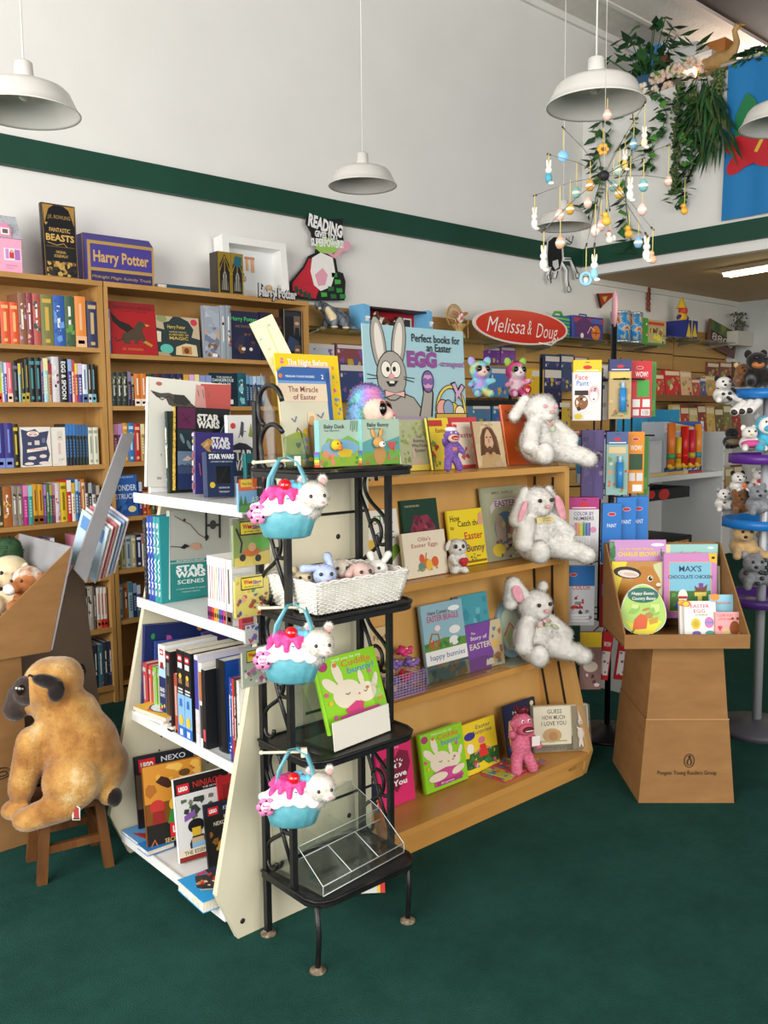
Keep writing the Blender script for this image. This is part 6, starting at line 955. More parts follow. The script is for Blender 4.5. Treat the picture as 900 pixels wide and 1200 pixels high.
# --- sock monkeys
def monkey(label, u, y, z, top, body, limb, hair, rz=-.3):
    p = at(u, 600, y=y); t = T('sock_monkey', label, 'plush monkey', (p.x, y, z+.001), (0, 0, rz)); h = .20; k = fit_h(V((p.x, y, z)), V((0, 0, 1)), top)/h; t.scale = (k,)*3; t.location.z += .0115*k
    mt = NM('knit_'+body, [(.4, body), (.6, limb)], 90, (1, 1, 2), r=.9, bump=.35, bscale=260)
    b = blob('body', t, [((0, 0, .085), (.036, .030, .05)), ((0, -.002, .155), (.036, .034, .036)), ('c', (-.02, -.005, .045), (-.03, -.02, .008), .02, .019), ('c', (.02, -.005, .045), (.032, -.02, .008), .02, .019), ('c', (-.03, 0, .115), (-.055, -.03, .135), .014, .013), ('c', (.03, 0, .115), (.05, -.025, .08), .014, .013), ((-.038, 0, .16), (.008, .006, .01)), ((.038, 0, .16), (.008, .006, .01))], mt, .005, 3)
    mz = MB().ell((-.004, -.032, .145), (.03, .018, .020), M('d8b8a8' if body != 'cc5a78' else 'c85a70', .9)).build('muzzle', t)
    MB().ell((-.004, -.046, .148), (.021, .008, .010), M('b0201c' if body != 'cc5a78' else '5a1420', .7)).build('mouth', mz)
    MB().ell((-.004, -.053, .146), (.016, .003, .0018), M('f0e8e0', .6)).build('lip_line', mz)
    for x in (-.015, .009): MB().ell((x, -.030, .172), (.0055, .004, .0055), M('f0f0ee', .3)).ell((x, -.033, .172), (.003, .003, .003), EYE_B).build('eye', t)
    m = MB(); R = random.Random(2)
    for i in range(26): a, c = R.uniform(0, 6.28), R.uniform(.2, 1); m.tube([(.016*cos(a)*c, .014*sin(a)*c, .186), (.026*cos(a)*c, .022*sin(a)*c, .20+R.uniform(0, .012))], .0028, hair, 5)
    m.build('hair', t)
    return t
o = monkey('purple sock monkey with red mouth and white cap among the upper easter books', 529, 2.40, WZ[1][1], 503, '6a4a9a', '8a68b4', 'c83030')
MB().ell((-.002, 0, .186), (.030, .028, .014), M('ece8e8', .9)).build('cap', o); MB().box((-.012, -.034, .088), (.012, -.0325, .104), 'c87a50').build('chest_patch', o)
o = monkey('pink sock monkey with dark red hair on the lowest birch shelf', 613, 2.245, WZ[4][1], 836, 'cc5a78', 'dc7c94', '6a1020')
MB().box((.018, -.036, .085), (.048, -.0345, .118), 'e8ddd4').build('paper_tag', o)
# --- little white dog with heart
p = at(535, 663, y=2.385); t = T('plush_dog', 'little white plush dog with grey ears holding a red heart', 'plush dog', (p.x, 2.385, WZ[2][1]+.001), (0, 0, -.35))
b = blob('body', t, [((0, 0, .04), (.036, .034, .042)), ((0, -.004, .10), (.037, .034, .034)), ('c', (-.028, -.01, .06), (-.022, -.034, .045), .013, .012), ('c', (.028, -.01, .06), (.022, -.036, .045), .013, .012), ((-.022, -.022, .012), (.017, .022, .013)), ((.022, -.022, .012), (.017, .022, .013))], P_WHITE, .005, 3, 3500, .007, .001)
eyes(t, [(-.017, -.030, .107), (.011, -.032, .107)], .008, M('8a8078', .5)); MB().ell((-.003, -.039, .096), (.005, .004, .004), M('3a302c', .3)).build('nose', t)
for s in (-1, 1): MB().ell((s*.036, .0, .11), (.010, .009, .022), P_GREY if s > 0 else P_WHITE, rot=(0, s*-.35, 0)).build('ear', t)
MB().ell((.004, -.045, .052), (.013, .008, .013), M('c01f26', .6)).ell((.018, -.044, .052), (.013, .008, .013), M('c01f26', .6)).ell((.011, -.044, .042), (.014, .007, .013), M('c01f26', .6)).build('heart', t)
# --- rainbow poodles and pink cat with big eyes
def rainbow(name, sc=9): return NM(name, [(.25, 'ee9cc8'), (.38, 'c4a0e6'), (.46, '8cccf2'), (.54, '9ce4c4'), (.62, 'ece694'), (.75, 'f4bc94')], sc, r=.9, bump=.4, bscale=240, detail=2)
RB = rainbow('rainbow_plush'); RB2 = rainbow('rainbow_plush_body', 14)
p = at(433, 500, y=2.13); t = T('plush_poodle', 'rainbow-haired plush poodle head with big black eyes above the rack top shelf', 'plush toy', (p.x, 2.135, 1.413), (0, 0, -.1)); t.scale = (1.15, 1.15, 1.42)
b = blob('body', t, [((0, 0, .045), (.04, .035, .045)), ((.004, -.005, .115), (.048, .044, .040)), ((.04, -.028, .105), (.022, .02, .018))], PL('blush_plush', [(.3, 'e8c4b0'), (.7, 'f0d4c4')]), .005, 3, 1500, .004, .0008)
blob('hair', t, [((0, .005, .143), (.050, .044, .030)), ((-.035, .0, .13), (.022, .03, .03))], RB, .006, 3, 3500, .010, .0014)
blob('ear', t, [((-.052, -.012, .098), (.020, .024, .034))], RB, .006, 3, 1500, .010, .0014); blob('ear', t, [((.03, .045, .098), (.02, .018, .03))], RB, .006, 3, 900, .010, .0014)
eyes(t, [(.016, -.043, .118), (.050, -.02, .118)], .0135, M('8a4a3a', .2)); MB().ell((.058, -.04, .107), (.006, .005, .005), M('d86a8a', .3)).build('nose', t)
PKC = NM('pink_spotted_plush', [(.42, 'ecd0d8'), (.52, 'e070a4'), (.6, 'd84a8c')], 16, r=.9, bump=.3, bscale=220, detail=2)
def beanie(label, u, v0, v1, y, mat, face, earm, cat, rz=-.45, poodle=False):
    p = at(u, v1, y=y); t = T('plush_toy', label, cat, p, (0, 0, rz)); k = fit_h(p, V((0, 0, 1)), v0)/.16; t.scale = (k,)*3
    blob('body', t, [((0, 0, .04), (.036, .032, .044)), ((0, -.004, .108), (.046, .042, .042)), ('c', (-.03, -.01, .06), (-.05, -.025, .05), .014, .013), ('c', (.03, -.01, .06), (.05, -.025, .066), .014, .013), ('c', (-.018, -.02, .016), (-.026, -.045, .012), .018, .017), ('c', (.02, -.02, .016), (.03, -.045, .012), .018, .017)], mat, .005, 3, 2500, .007, .001)
    MB().ell((0, -.036, .104), (.026, .016, .022), face).build('face', t)
    eyes(t, [(-.018, -.042, .115), (.018, -.042, .115)], .012, M('6a8a4a' if not poodle else '8a6a5a', .2)); MB().ell((0, -.053, .102), (.005, .003, .004), M('d86a8a', .3)).build('nose', t)
    for s in (-1, 1): MB().ell((s*.034, .004, .146), (.017, .010, .022), earm, rot=(0, s*.4, 0)).build('ear', t)
    return t
zs = at(600, 466, y=4.0)
beanie('rainbow plush poodle with raised paw on the dark rack beside the easter poster', 562, 420, 465, 3.62, RB2, M('f0d4c4', .9), RB, 'plush toy', poodle=True)
o = beanie('pink spotted plush cat with green ears on the dark rack under the red oval sign', 604, 421, 465, 3.62, PKC, M('f0e4e6', .9), M('9cc85a', .9), 'plush toy')
h_ = MB().lathe([(.0, 0), (.018, 0), (.018, .002), (0, .002)], 'd8303a', 20, Matrix.Translation((.028, -.062, .03)) @ Matrix.Rotation(pi/2, 4, 'X')); h_.text('ty', 'f4f0ee', Matrix.Translation((.028, -.0645, .022)), .014, .018, .03); h_.build('heart_tag', o)
# ------------------------------------------------------------------ cupcake bags with white kittens
TEAL = NM('teal_satin', [(.35, '4a919e'), (.6, '68abb7'), (.8, '97cad2')], 12, r=.35, bump=.1, bscale=60, spec=.5)
FROST = PL('white_frosting_fleece', [(.3, 'dfe0e4'), (.7, 'f2f2f4')], 40); ICING = NM('pink_icing_fleece', [(.4, 'd83a84'), (.7, 'e65a9c')], 60, r=.8, bump=.2, bscale=200)
CATP = PL('kitten_plush', [(.3, 'ddd5c8'), (.7, 'f4eee4')], 30)
def cupcake():
    t = T('cupcake_bag', 'x', 'plush bag', group='cupcake bags with kittens')
    n = 48; vs = []; fs = []
    for i, (r, z) in enumerate(((.0, -.074), (.048, -.076), (.058, -.070), (.068, -.035), (.082, .010), (.080, .016))):
        for j in range(n):
            a = 2*pi*j/n; rr = r*(1+(.075*abs(sin(a*7)) if 1 < i < 5 else 0)); vs.append((rr*1.12*cos(a), rr*.62*sin(a), z))
    for i in range(5): fs += [(i*n+j, i*n+(j+1) % n, (i+1)*n+(j+1) % n, (i+1)*n+j) for j in range(n)]
    MB().add(vs, fs, TEAL, True).build('cup', t)
    fr = [((0, 0, .02), (.088, .052, .030)), ((0, 0, .045), (.066, .042, .026)), ((-.01, 0, .06), (.05, .034, .02))]
    for j in range(14): a = 2*pi*j/14; fr.append(((.088*cos(a), .050*sin(a), .010+.006*sin(j*2)), (.020, .016, .014)))
    f = blob('frosting', t, fr, FROST, .005, 4)
    m = MB(); R = random.Random(9)
    for k in range(12):
        a = R.uniform(-2.9, -.2); z = R.uniform(.012, .045); m.ell((.07*cos(a), .056*sin(a)*(1-.3*z/.05), z), (.005, .002, .0025), ('4a8ac8', 'e0a84a', 'd86a8a')[k % 3], 6, 5, (0, R.uniform(-1, 1), 0))
    m.build('sprinkle', f)
    ic = [((-.012, 0, .066), (.054, .038, .014))]
    for a, L in ((-2.7, .03), (-2.1, .018), (-1.65, .032), (-1.1, .02), (-.6, .03), (.5, .02), (1.6, .02), (2.6, .02)): ic.append(('c', (-.012+.042*cos(a), .034*sin(a), .066), (-.012+.066*cos(a), .05*sin(a), .062-L), .012, .009))
    blob('icing', t, ic, ICING, .005, 4)
    MB().ell((-.004, -.028, .080), (.020, .019, .019), M('c8141f', .15, 0, .8)).build('cherry', t)
    for y, o_ in ((-.02, 0), (.02, .008)):
        L = []; W = .0065
        P = [(-.055+o_, y, .045), (-.048+o_, y*.9, .10), (-.018, y*.4, .155), (.008, y*.3, .16), (.034, y*.5, .145), (.052, y*.9, .10), (.060, y, .045)]
        PP = []
        for i in range(len(P)-1):
            for q in range(4): PP.append(V(P[i]).lerp(V(P[i+1]), q/4))
        PP.append(V(P[-1])); vs = []; fs = []
        for i, q in enumerate(PP): vs += [(q.x-W, q.y-W*.8, q.z+W*.4), (q.x+W, q.y+W*.8, q.z+W*.4), (q.x+W, q.y+W*.8+.001, q.z-.0015+W*.4), (q.x-W, q.y-W*.8+.001, q.z-.0015+W*.4)]
        for i in range(len(PP)-1):
            for e_ in range(4): fs.append((4*i+e_, 4*i+(e_+1) % 4, 4*i+4+(e_+1) % 4, 4*i+4+e_))
        MB().add(vs, fs, TEAL, True).build('handle', t)
    m = MB(); LB = M('6ab8e0', .5); m.ell((.02, -.02, .078), (.026, .012, .010), LB, rot=(0, .2, .2)).ell((.04, -.014, .074), (.012, .018, .014), LB).ell((.006, -.005, .086), (.02, .016, .006), LB, rot=(0, -.3, 0)); m.build('blue_ribbon', t)
    k = T('kitten', None, None, (-.040, -.004, -.012)); k.scale = (1.18,)*3; k.parent = t
    blob('head', k, [((.098, -.012, .050), (.040, .036, .036)), ((.085, 0, .02), (.036, .032, .034)), ((.118, -.038, .036), (.016, .014, .012))], CATP, .005, 4, 3500, .009, .001)
    for x, y in ((.075, .0), (.124, .004)): e = blob('ear', k, [((x, y, .088), (.012, .008, .015), (0, (x-.1)*6, 0))], CATP, .004, 2, 500, .007, .001); MB().ell((x-.001, y-.008, .086), (.008, .003, .010), M('dca098', .9), rot=(0, (x-.1)*6, 0)).build('inner_ear', e)
    for x, y in ((.092, -.046), (.125, -.038)): MB().ell((x, y, .052), .005, EYE_B).build('eye', k)
    MB().ell((.120, -.053, .038), (.005, .004, .0035), NOSE_P).build('nose', k)
    m = MB(); c = (-.084, -.040, .0)
    for j in range(6): a = 2*pi*j/6; m.lathe([(.013, 0), (.013, .0015), (0, .0015)], 'e080b0', 12, Matrix.Translation((c[0]+.017*cos(a), c[1], c[2]+.017*sin(a))) @ Matrix.Rotation(pi/2, 4, 'X'))
    m.lathe([(.016, 0), (.016, .002), (0, .002)], 'f0dce6', 16, Matrix.Translation((c[0], c[1]-.0008, c[2])) @ Matrix.Rotation(pi/2, 4, 'X')); 
    m.text('fancy', 'd04a94', Matrix.Translation((c[0], c[1]-.003, c[2]+.001)), .008, .024, .03, .2); m.text('pals', 'd04a94', Matrix.Translation((c[0], c[1]-.003, c[2]-.010)), .008, .018, .03, .2); m.build('flower_tag', t)
    return t
HOOK = M('d8cdb4', .5)
cb = cupcake(); first = True
for (lb, u, v, ru, tw, z) in (('cupcake bag with white kitten hanging highest, by the rack top shelf', 336, 600, .0, -.60, RZ[3]), ('cupcake bag with white kitten hanging beside the wicker basket, middle of the three', 342, 770, .05, -.62, RZ[1]), ('cupcake bag with white kitten hanging lowest, above the clear acrylic tray', 344, 938, .05, -.55, RZ[1])):
    p = at(u, v, y=1.862); t = cb if first else dup(cb); first = False
    t['label'] = lb; t.location = p; t.rotation_euler = (0, ru, tw); t.scale = (.88,)*3
    hk = T('display_hook', 'cream plastic hook holding the '+lb.split(' hanging ')[1].split(',')[0].replace('highest', 'highest cupcake bag').replace('lowest', 'lowest cupcake bag').replace('beside', 'cupcake bag beside'), 'hook', (p.x-.005, 1.862, p.z+.131), (0, 0, tw), 'bag hooks')
    MB().tube([(-.075, .03, -.004), (-.02, .012, 0), (.03, 0, .002)], .004, HOOK, 8).build('hook_rod', hk); MB().box((.026, -.006, -.012), (.042, .006, .012), HOOK).build('hook_clip', hk); MB().ell((-.077, .031, -.004), .006, HOOK).build('hook_end', hk)
# ------------------------------------------------------------------ wicker basket of plush
bx0, by0, bz = 1.50, 1.905, RZ[2]
t = T('wicker_basket', 'white woven wicker basket full of small plush animals on the iron rack', 'basket', (1.435, 1.895, RZ[2]+.0008), (0, 0, .0)); BW, BD, BH = .341, .235, .088
def bpath(i, inset, z, n=64, ph=0):
    P = []; per = [(inset, inset), (BW-inset, inset), (BW-inset, BD-inset), (inset, BD-inset)]
    for e in range(4):
        (x0, y0), (x1, y1) = per[e], per[(e+1) % 4]; nn = 24 if e % 2 == 0 else 16; nx, ny = (y1-y0), -(x1-x0); L = math.hypot(nx, ny)
        for q in range(nn):
            f = q/nn; wv = .0022*(1 if (q+i) % 2 else -1); P.append((x0+(x1-x0)*f+nx/L*wv, y0+(y1-y0)*f+ny/L*wv, z))
    return P
m = MB()
for i in range(15): m.tube(bpath(i, .018*(1-i/14.0), .004+i*(BH-.008)/14), .0030, WICKER, 5, True)
m.build('woven_wall', t)
m = MB()
for e, (nn, L) in enumerate(((24, BW), (16, BD))):
    for q in range(nn+1):
        for sd in (0, 1):
            f = q/nn; a = lambda k: (.018*(1-k)+ (L-.036*(1-k))*f); b_ = lambda k: (.018*(1-k) if sd == 0 else (BD if e == 0 else BW)-.018*(1-k))
            m.tube([((a(k), b_(k), k*BH) if e == 0 else (b_(k), a(k), k*BH)) for k in (0, 1)], .0022, WICKER, 5)
m.build('stake_lattice', t)
m = MB(); 
for ph in (0, 1): m.tube([(x+.002*sin(j*1.3+ph*3), y, BH+.003+.004*sin(j*1.1+ph*3.1)) for j, (x, y, z) in enumerate(bpath(0, -.002, BH))], .0034, WICKER, 6, True)
m.build('braided_rim', t)
MB().box((.02, .02, .0015), (BW-.02, BD-.02, .005), WICKER).build('basket_floor', t)
BO = V((1.435, 1.895, RZ[2]))
def small(label, dx, dy, dz, mat, rz, ear, s=1.0, long=False):
    o = T('plush_toy', label, 'plush toy', BO+V((dx, dy, dz)), (0, 0, rz), 'plush animals in the wicker basket'); o.scale = (s,)*3
    P = [((0, .005, 0), (.034, .032, .032)), ((0, -.024, -.008), (.018, .016, .014)), ((.0, .02, -.045), (.036, .03, .032))]
    if long: P += [('c', (.02, .0, -.03), (.075, .02, -.02), .02, .016)]
    blob('body', o, P, mat, .005, 3, 1600, .006, .0009); eyes(o, [(-.016, -.026, .008), (.014, -.027, .008)], .0055); MB().ell((0, -.04, -.006), (.004, .003, .003), NOSE_P).build('nose', o)
    for s_, e in zip((-1, 1), ear): blob('ear', o, [('c', (s_*.018, .008, .022), e, .009, .013)], mat, .004, 2, 400, .006, .0009)
    return o
small('pale blue plush bunny with long ear in the wicker basket', .085, .07, .098, PL('blue_plush', [(.3, 'a8b8dc'), (.7, 'c4d0ea')]), -.5, ((-.062, .0, .022), (.01, .02, .05)))
small('cream grey plush lamb beside the pale blue bunny in the basket', .165, .10, .102, PL('oat_plush', [(.3, 'd0c4b0'), (.7, 'e2d8c8')]), -.4, ((-.045, .01, .01), (.046, .01, .005)), .95)
small('dusty pink plush dog drooping over the basket front', .205, .055, .092, PL('rose_plush', [(.3, 'cfae a4'.replace(' ', '')), (.7, 'e0c2b8')]), -.1, ((-.045, .0, .0), (.045, .015, .0)), 1.0)
small('white plush rabbit with orange tag lying at the basket end', .285, .075, .092, P_WHITE, -1.0, ((-.03, .02, .045), (.03, .03, .045)), .9, True)
small('tan plush toy at the back corner of the basket', .055, .13, .085, P_CREAM, -.5, ((-.03, .01, .03), (.03, .01, .03)), .85)
small('pink plush toy mostly hidden below the others in the basket', .14, .045, .058, P_PINK, -.3, ((-.03, .0, .02), (.03, .0, .02)), .9)
# ------------------------------------------------------------------ rack: books and acrylic stands
gr = 'easter books on the iron rack'
FB('small board book with yellow duck finger puppet on the rack top shelf', (375.5, 547), (424, 545), 493, RZ[3], .022, .03, 'a6bfae', [('r', 0, 0, 1, .3, '8ab038'), ('p', [(0, .3), (.2, .62), (.45, .55), (.7, .66), (1, .5), (1, .3)], '7aa84a'), ('e', .5, .4, .46, .16, '7aa8c4'), ('n', 10, ('c87a4a', 'd88a6a', '6a9a3a'), 0, 0, .35, .36, .08), ('p', [(.4, .3), (.5, .2), (.75, .2), (.8, .34), (.6, .38)], 'd8b82a'), ('t', 'Baby Duck', .36, .82, .085, '24323a', .5), ('t', 'Finger Puppet Book', .3, .76, .03, '4a5a5a', .36), *[('l', [(.78+.05*k, .98), (.76+.05*k, .78-.04*(k % 2))], .015, '3f6a3a') for k in range(4)], ('n', 6, ('4a8a4a', '7ab050'), .5, .04, .98, .2, .07)], y=2.0, yaw=.03, hard=False, spine='8ac0c0', sp_items=[('r', 0, .0+.055*k, 1, .05+.055*k, ('d8503a', 'e8a03a', 'e8d84a', '6ab04a', '4a90c8', '8a5ab0')[k]) for k in range(6)], group=gr)
d_ = [o for o in bpy.data.objects if o.get('label', '').startswith('small board book with yellow')][0]; wd = .12
MB().ell((.052, -.012, .062), (.017, .014, .016), M('e0b01c', .8)).ell((.056, -.024, .052), (.009, .007, .006), M('d8742a', .7)).ell((.046, -.025, .066), .0025, EYE_B, 6, 5).ell((.060, -.024, .067), .0025, EYE_B, 6, 5).build('duck_puppet', d_, label='yellow finger puppet duck head')
FB('small board book with tan bunny finger puppet on the rack top shelf', (425.5, 546), (470, 543), 492, RZ[3], .022, .03, 'a9c0ac', [('r', 0, 0, 1, .28, '6aa03a'), ('p', [(0, .28), (0, .5), (.3, .6), (.6, .5), (1, .62), (1, .28)], '5a9a9a'), ('n', 14, ('d0443a', 'c85a5a', '4a8a3a', '6aa84a'), .66, .1, .98, .5, .1), ('n', 7, ('c84a3a', '6a9a3a'), 0, .02, .3, .2, .1), ('t', 'Baby Bunny', .42, .84, .085, '24323a', .58), ('t', 'Finger Puppet Book', .32, .78, .03, '4a5a5a', .36), ('e', .45, .22, .16, .2, 'b88a50')], y=1.99, yaw=.03, hard=False, spine='8ac0c0', sp_items=[('r', 0, .0+.055*k, 1, .05+.055*k, ('d8503a', 'e8a03a', 'e8d84a', '6ab04a', '4a90c8', '8a5ab0')[k]) for k in range(6)], group=gr)
d_ = [o for o in bpy.data.objects if o.get('label', '').startswith('small board book with tan')][0]
PUP = PL('puppet_plush', [(.3, 'b8864a'), (.7, 'cca060')])
MB().ell((.054, -.012, .066), (.019, .014, .016), PUP).ell((.056, -.026, .060), (.011, .007, .009), M('f0e8dc', .9)).ell((.040, -.006, .092), (.007, .005, .015), PUP, rot=(0, -.4, 0)).ell((.070, -.006, .094), (.007, .005, .016), PUP, rot=(0, .4, 0)).ell((.055, -.033, .062), .003, EYE_B, 6, 5).build('bunny_puppet', d_, label='tan plush finger puppet bunny head')
# tall acrylic holder with readers
p = at(333, 546, y=2.06); t = T('acrylic_holder', 'tall clear acrylic holder of paperback readers on the rack top shelf', 'book holder', (1.452, 2.075, RZ[3]+.001), (0, 0, -.02))
MB().box((0, .06, 0), (.185, .0625, .275), ACR).build('back_sheet', t, rot=(-.13, 0, 0)); MB().box((0, -.03, 0), (.185, .09, .0025), ACR).build('base_sheet', t); MB().box((0, -.03, .0025), (.185, -.0275, .085), ACR).build('front_lip', t)
for x in (0, .1825): MB().prism([(-.0275, .0025), (.06, .0025), (.095, .275), (.06, .2), (-.0275, .085)], x, x+.0025, ACR, 'x').build('side_sheet', t)
def rd(label, bl, br, v, y, c, it, **k): return FB(label, bl, br, v, RZ[3]+.004, .006, .13, c, it, y=y, yaw=-.02, hard=False, group=gr, **k)
rd('yellow easter story paperback rising behind the miracle reader', (334, 552), (406, 546), 414, 2.12, 'e6c21c', [('e', .1, .92, .03, .02, 'd06a8a'), ('n', 14, ('d06a8a', '6aa84a', '5a90c0', 'd8843a'), .02, .04, .14, .98, .03), ('n', 14, ('d06a8a', '6aa84a', '5a90c0', 'd8843a'), .88, .04, .98, .98, .03), ('r', .16, .72, .86, .9, 'd8b8a0'), ('t', 'The Night Before', .5, .90, .05, 'f0f0e8', .64), ('t', 'Easter', .62, .82, .065, 'c8383c', .3), ('e', .5, .6, .3, .2, 'c8a888')])
for k in range(3): rd(f'blue-spined reader copy behind the miracle of easter cover, {("front", "middle", "rear")[k]} of three', (337+2*k, 552-k), (391+2*k, 548-k), 434-2*k, 2.075+.008*k, '3a6aa8', [('r', 0, .86, 1, 1, '2f5a98')])
rd('reader lettered the miracle of easter with robed figure in meadow', (335, 552), (390, 548), 435, 2.066, 'c9c3ac', [('r', 0, .9, 1, 1, '2f5a9a'), ('r', 0, .87, 1, .9, '6a90c0'), ('e', .06, .95, .04, .035, 'd8702c'), ('t', 'PENGUIN YOUNG READERS', .46, .935, .022, 'd8e0e8', .6), ('t', '2', .93, .925, .045, 'f0f0f0'), ('r', 0, .68, 1, .87, 'd8c4a8'), ('t', 'The Miracle', .5, .78, .06, '7a3a40', .62), ('t', 'of Easter', .52, .70, .055, '7a3a40', .48), ('r', 0, 0, 1, .12, '4a6a44'), ('p', [(0, .12), (0, .3), (.3, .36), (.7, .3), (1, .36), (1, .12)], '8a9a3c'), ('n', 24, ('4a6a3a', '8a5a9a', 'c8a83a', '3a5a3a', '6a8a3a'), .02, .04, .98, .3, .06), ('e', .7, .36, .3, .08, 'd0a83a'), ('p', [(.52, .1), (.5, .36), (.56, .5), (.7, .5), (.76, .36), (.78, .1)], '8a5a3a'), ('p', [(.58, .1), (.56, .4), (.68, .44), (.72, .1)], 'b08a5a'), ('e', .62, .47, .09, .075, 'c89a6a'), ('p', [(.52, .42), (.54, .56), (.66, .58), (.72, .5), (.7, .4), (.66, .52), (.58, .52)], 'd8c4a0'), ('l', [(.44, .08), (.36, .36), (.3, .4), (.28, .36)], .02, '5a3a20'), ('l', [(.2, .5), (.26, .46), (.3, .52)], .02, '3a5a8a'), ('l', [(.74, .54), (.82, .5), (.88, .56)], .02, '3a5a8a'), ('l', [(.8, .46), (.86, .44), (.92, .48)], .02, '3a5a8a')])
book('pale yellow folded card booklet slanting up behind the acrylic holder', .075, .25, .004, (1.545, 2.165, RZ[3]+.19), -.35, .15, 'd8d4a4', [('l', [(.3, .1), (.5, .5), (.6, .9)], .05, 'b0b878'), ('n', 9, ('c8a85a', '9ab0a0', 'b8c090'), .05, .05, .95, .95, .1)], hard=False, group=gr, roll=-.42)
# third shelf: white front acrylic stand with cuddle bunny
p = at(395, 889, y=1.905); q = at(470, 866, y=1.905)
t = T('acrylic_stand', 'acrylic book stand with white card front holding the green bunny book', 'book holder', (1.502, 1.91, RZ[1]+.001), (0, 0, .10)); w_ = .235
MB().box((0, 0, 0), (w_, .0025, .082), M('e2ddd0', .4)).build('card_front', t, label='opaque white card front', rot=(-.10, 0, 0)); MB().box((0, .002, 0), (w_, .13, .0025), ACR).build('base_sheet', t)
MB().box((0, .128, .002), (w_, .1305, .23), ACR).build('back_sheet', t, rot=(0, 0, 0))
for x in (-.05, w_-.003): MB().prism([(.004, .0025), (.128, .0025), (.128, .2), (.09, .2), (.004, .07)], x, x+.0025, ACR, 'x').build('side_sheet', t)
FB('lime green cuddle bunny book held in the white-fronted stand on the iron rack', (388, 852), (462, 827), 778, RZ[1]+.02, .018, .32, '8fce2a', cud(0), y=1.965, yaw=.08, group=gr)
# bottom shelf: empty stepped acrylic tray
t = T('acrylic_tray', 'empty clear stepped acrylic tray on the lowest iron rack shelf', 'book holder', (1.445, 1.90, RZ[0]+.0025), (0, 0, .10)); w_ = .345
def sheet(nm, pts, x0=0, x1=None): MB().prism(pts, x0, x1 or w_, ACR, 'x').build(nm, t)
sheet('front_step', [(0, 0), (.0025, 0), (.0025, .03), (0, .03)]); sheet('base_sheet', [(0, 0), (.21, 0), (.21, .0025), (0, .0025)]); sheet('slope_sheet', [(.03, .03), (.10, .075), (.10, .078), (.03, .033)]); sheet('middle_step', [(.10, .003), (.1025, .003), (.1025, .115), (.10, .115)]); sheet('back_sheet', [(.205, .0025), (.2075, .0025), (.225, .17), (.2225, .17)])
for x in (0, .115, .23, w_-.0025): sheet('side_sheet', [(0, .0025), (.205, .0025), (.22, .16 if x in (0, w_-.0025) else .10), (.1, .11 if x in (0, w_-.0025) else .08), (0, .03)], x, x+.0025)
EG = M('dde4e2', .2); ed_ = lambda P: MB().tube(P, .0011, EG, 4).build('edge_highlight', t)  # bright edge highlights of the clear tray, put in as thin whitish tubes
for P in ([(0, .0, .03), (w_, 0, .03)], [(0, .10, .077), (w_, .10, .077)], [(0, .101, .115), (w_, .101, .115)], [(0, 0, .001), (0, 0, .03), (0, .1, .11), (0, .22, .16)], [(w_, 0, .001), (w_, 0, .03), (w_, .1, .11), (w_, .22, .16)], [(.115, 0, .03), (.115, .1, .078)], [(.23, 0, .03), (.23, .1, .078)], [(0, .224, .17), (w_, .224, .17)], [(0, 0, .001), (w_, 0, .001)]): ed_(P)
sheet('edge_strip', [(-.0015, .028), (.0035, .028), (.0035, .0315), (-.0015, .0315)])
p = at(476, 1048, z=0); q = at(491, 1050, z=0)
o = book('red and yellow edged booklet leaning under the iron rack on the carpet', .16, .11, .004, (1.70, 2.165, .004), -.65, .55, 'd8d8d0', [('r', .9, 0, 1, 1, 'd8302c'), ('r', .84, 0, .9, 1, 'e8c83a'), ('n', 8, ('6aa84a', '5a90c8', 'd87a3a'), .05, .1, .8, .9, .1)], hard=False, group=gr)
# ------------------------------------------------------------------ books in the cardboard stand
SM = STAND.matrix_basis.copy()
bpy.context.view_layer.update(); SM = STAND.matrix_world.copy(); gt = 'easter books in the cardboard tray'
def TB(label, x, y, z, w_, h, t, c, it, lean=.12, rz=0, roll=0, **k):
    p = SM @ V((x, y, z)); return book(label, w_, h, t, p, ang+rz, lean, c, it, group=gt, roll=roll, **k)
zf = TZ0+th
TB('lilac comic-strip easter book at the back of the cardboard tray', -.068, .258, zf+.07, .235, .30, .012, 'c48fc4', [('e', .85, .93, .12, .03, 'e8e4ec'), ('n', 8, ('3f7a4a', '5a9a5a'), 0, .7, .1, .98, .08), ('n', 5, ('3f7a4a', '5a9a5a'), .9, .6, .99, .9, .06), ('t', "It's the Easter Beagle,", .48, .86, .035, 'e8c83a', .6), ('t', 'CHARLIE BROWN', .5, .77, .06, 'e8d03a', .72, {'b': .03}), ('r', 0, .1, 1, .34, '4a6a3a'), ('n', 12, ('d8b890', '2a2420', 'e8e4dc', 'b86a3a', '6a4a8a'), .05, .4, .95, .58, .05)], lean=.06)
TB('pale teal ten-egg-hunters book behind the pink-framed chocolate book', .163, .258, zf+.05, .222, .30, .012, '92c4bc', [('r', 0, 0, .1, 1, 'dcd09a'), ('t', '10', .2, .78, .05, 'd86a5a'), ('t', 'Easter', .42, .85, .05, 'd86a5a', .24), ('t', 'Egg', .62, .85, .05, 'd86a5a', .14), ('t', 'Hunters', .83, .79, .05, 'd86a5a', .24), ('e', .86, .95, .06, .02, 'e8f0ec'), ('l', [(.46, .5), (.5, .68)], .03, 'e8dca0'), ('l', [(.54, .5), (.56, .7)], .03, 'e8dca0'), ('e', .42, .56, .06, .05, 'd86a5a'), ('e', .52, .5, .14, .1, 'e8dca0'), ('r', .1, 0, 1, .3, 'a8c85a')], lean=.06)
TB('pale book with faint flowers at the side of the cardboard tray', .29, .235, zf+.02, .10, .24, .01, 'd8d4c0', [('n', 12, ('c8b090', 'b8c0a0', 'd8a090', 'e8e4d4'), .05, .05, .95, .95, .12)], lean=.1, hard=False)
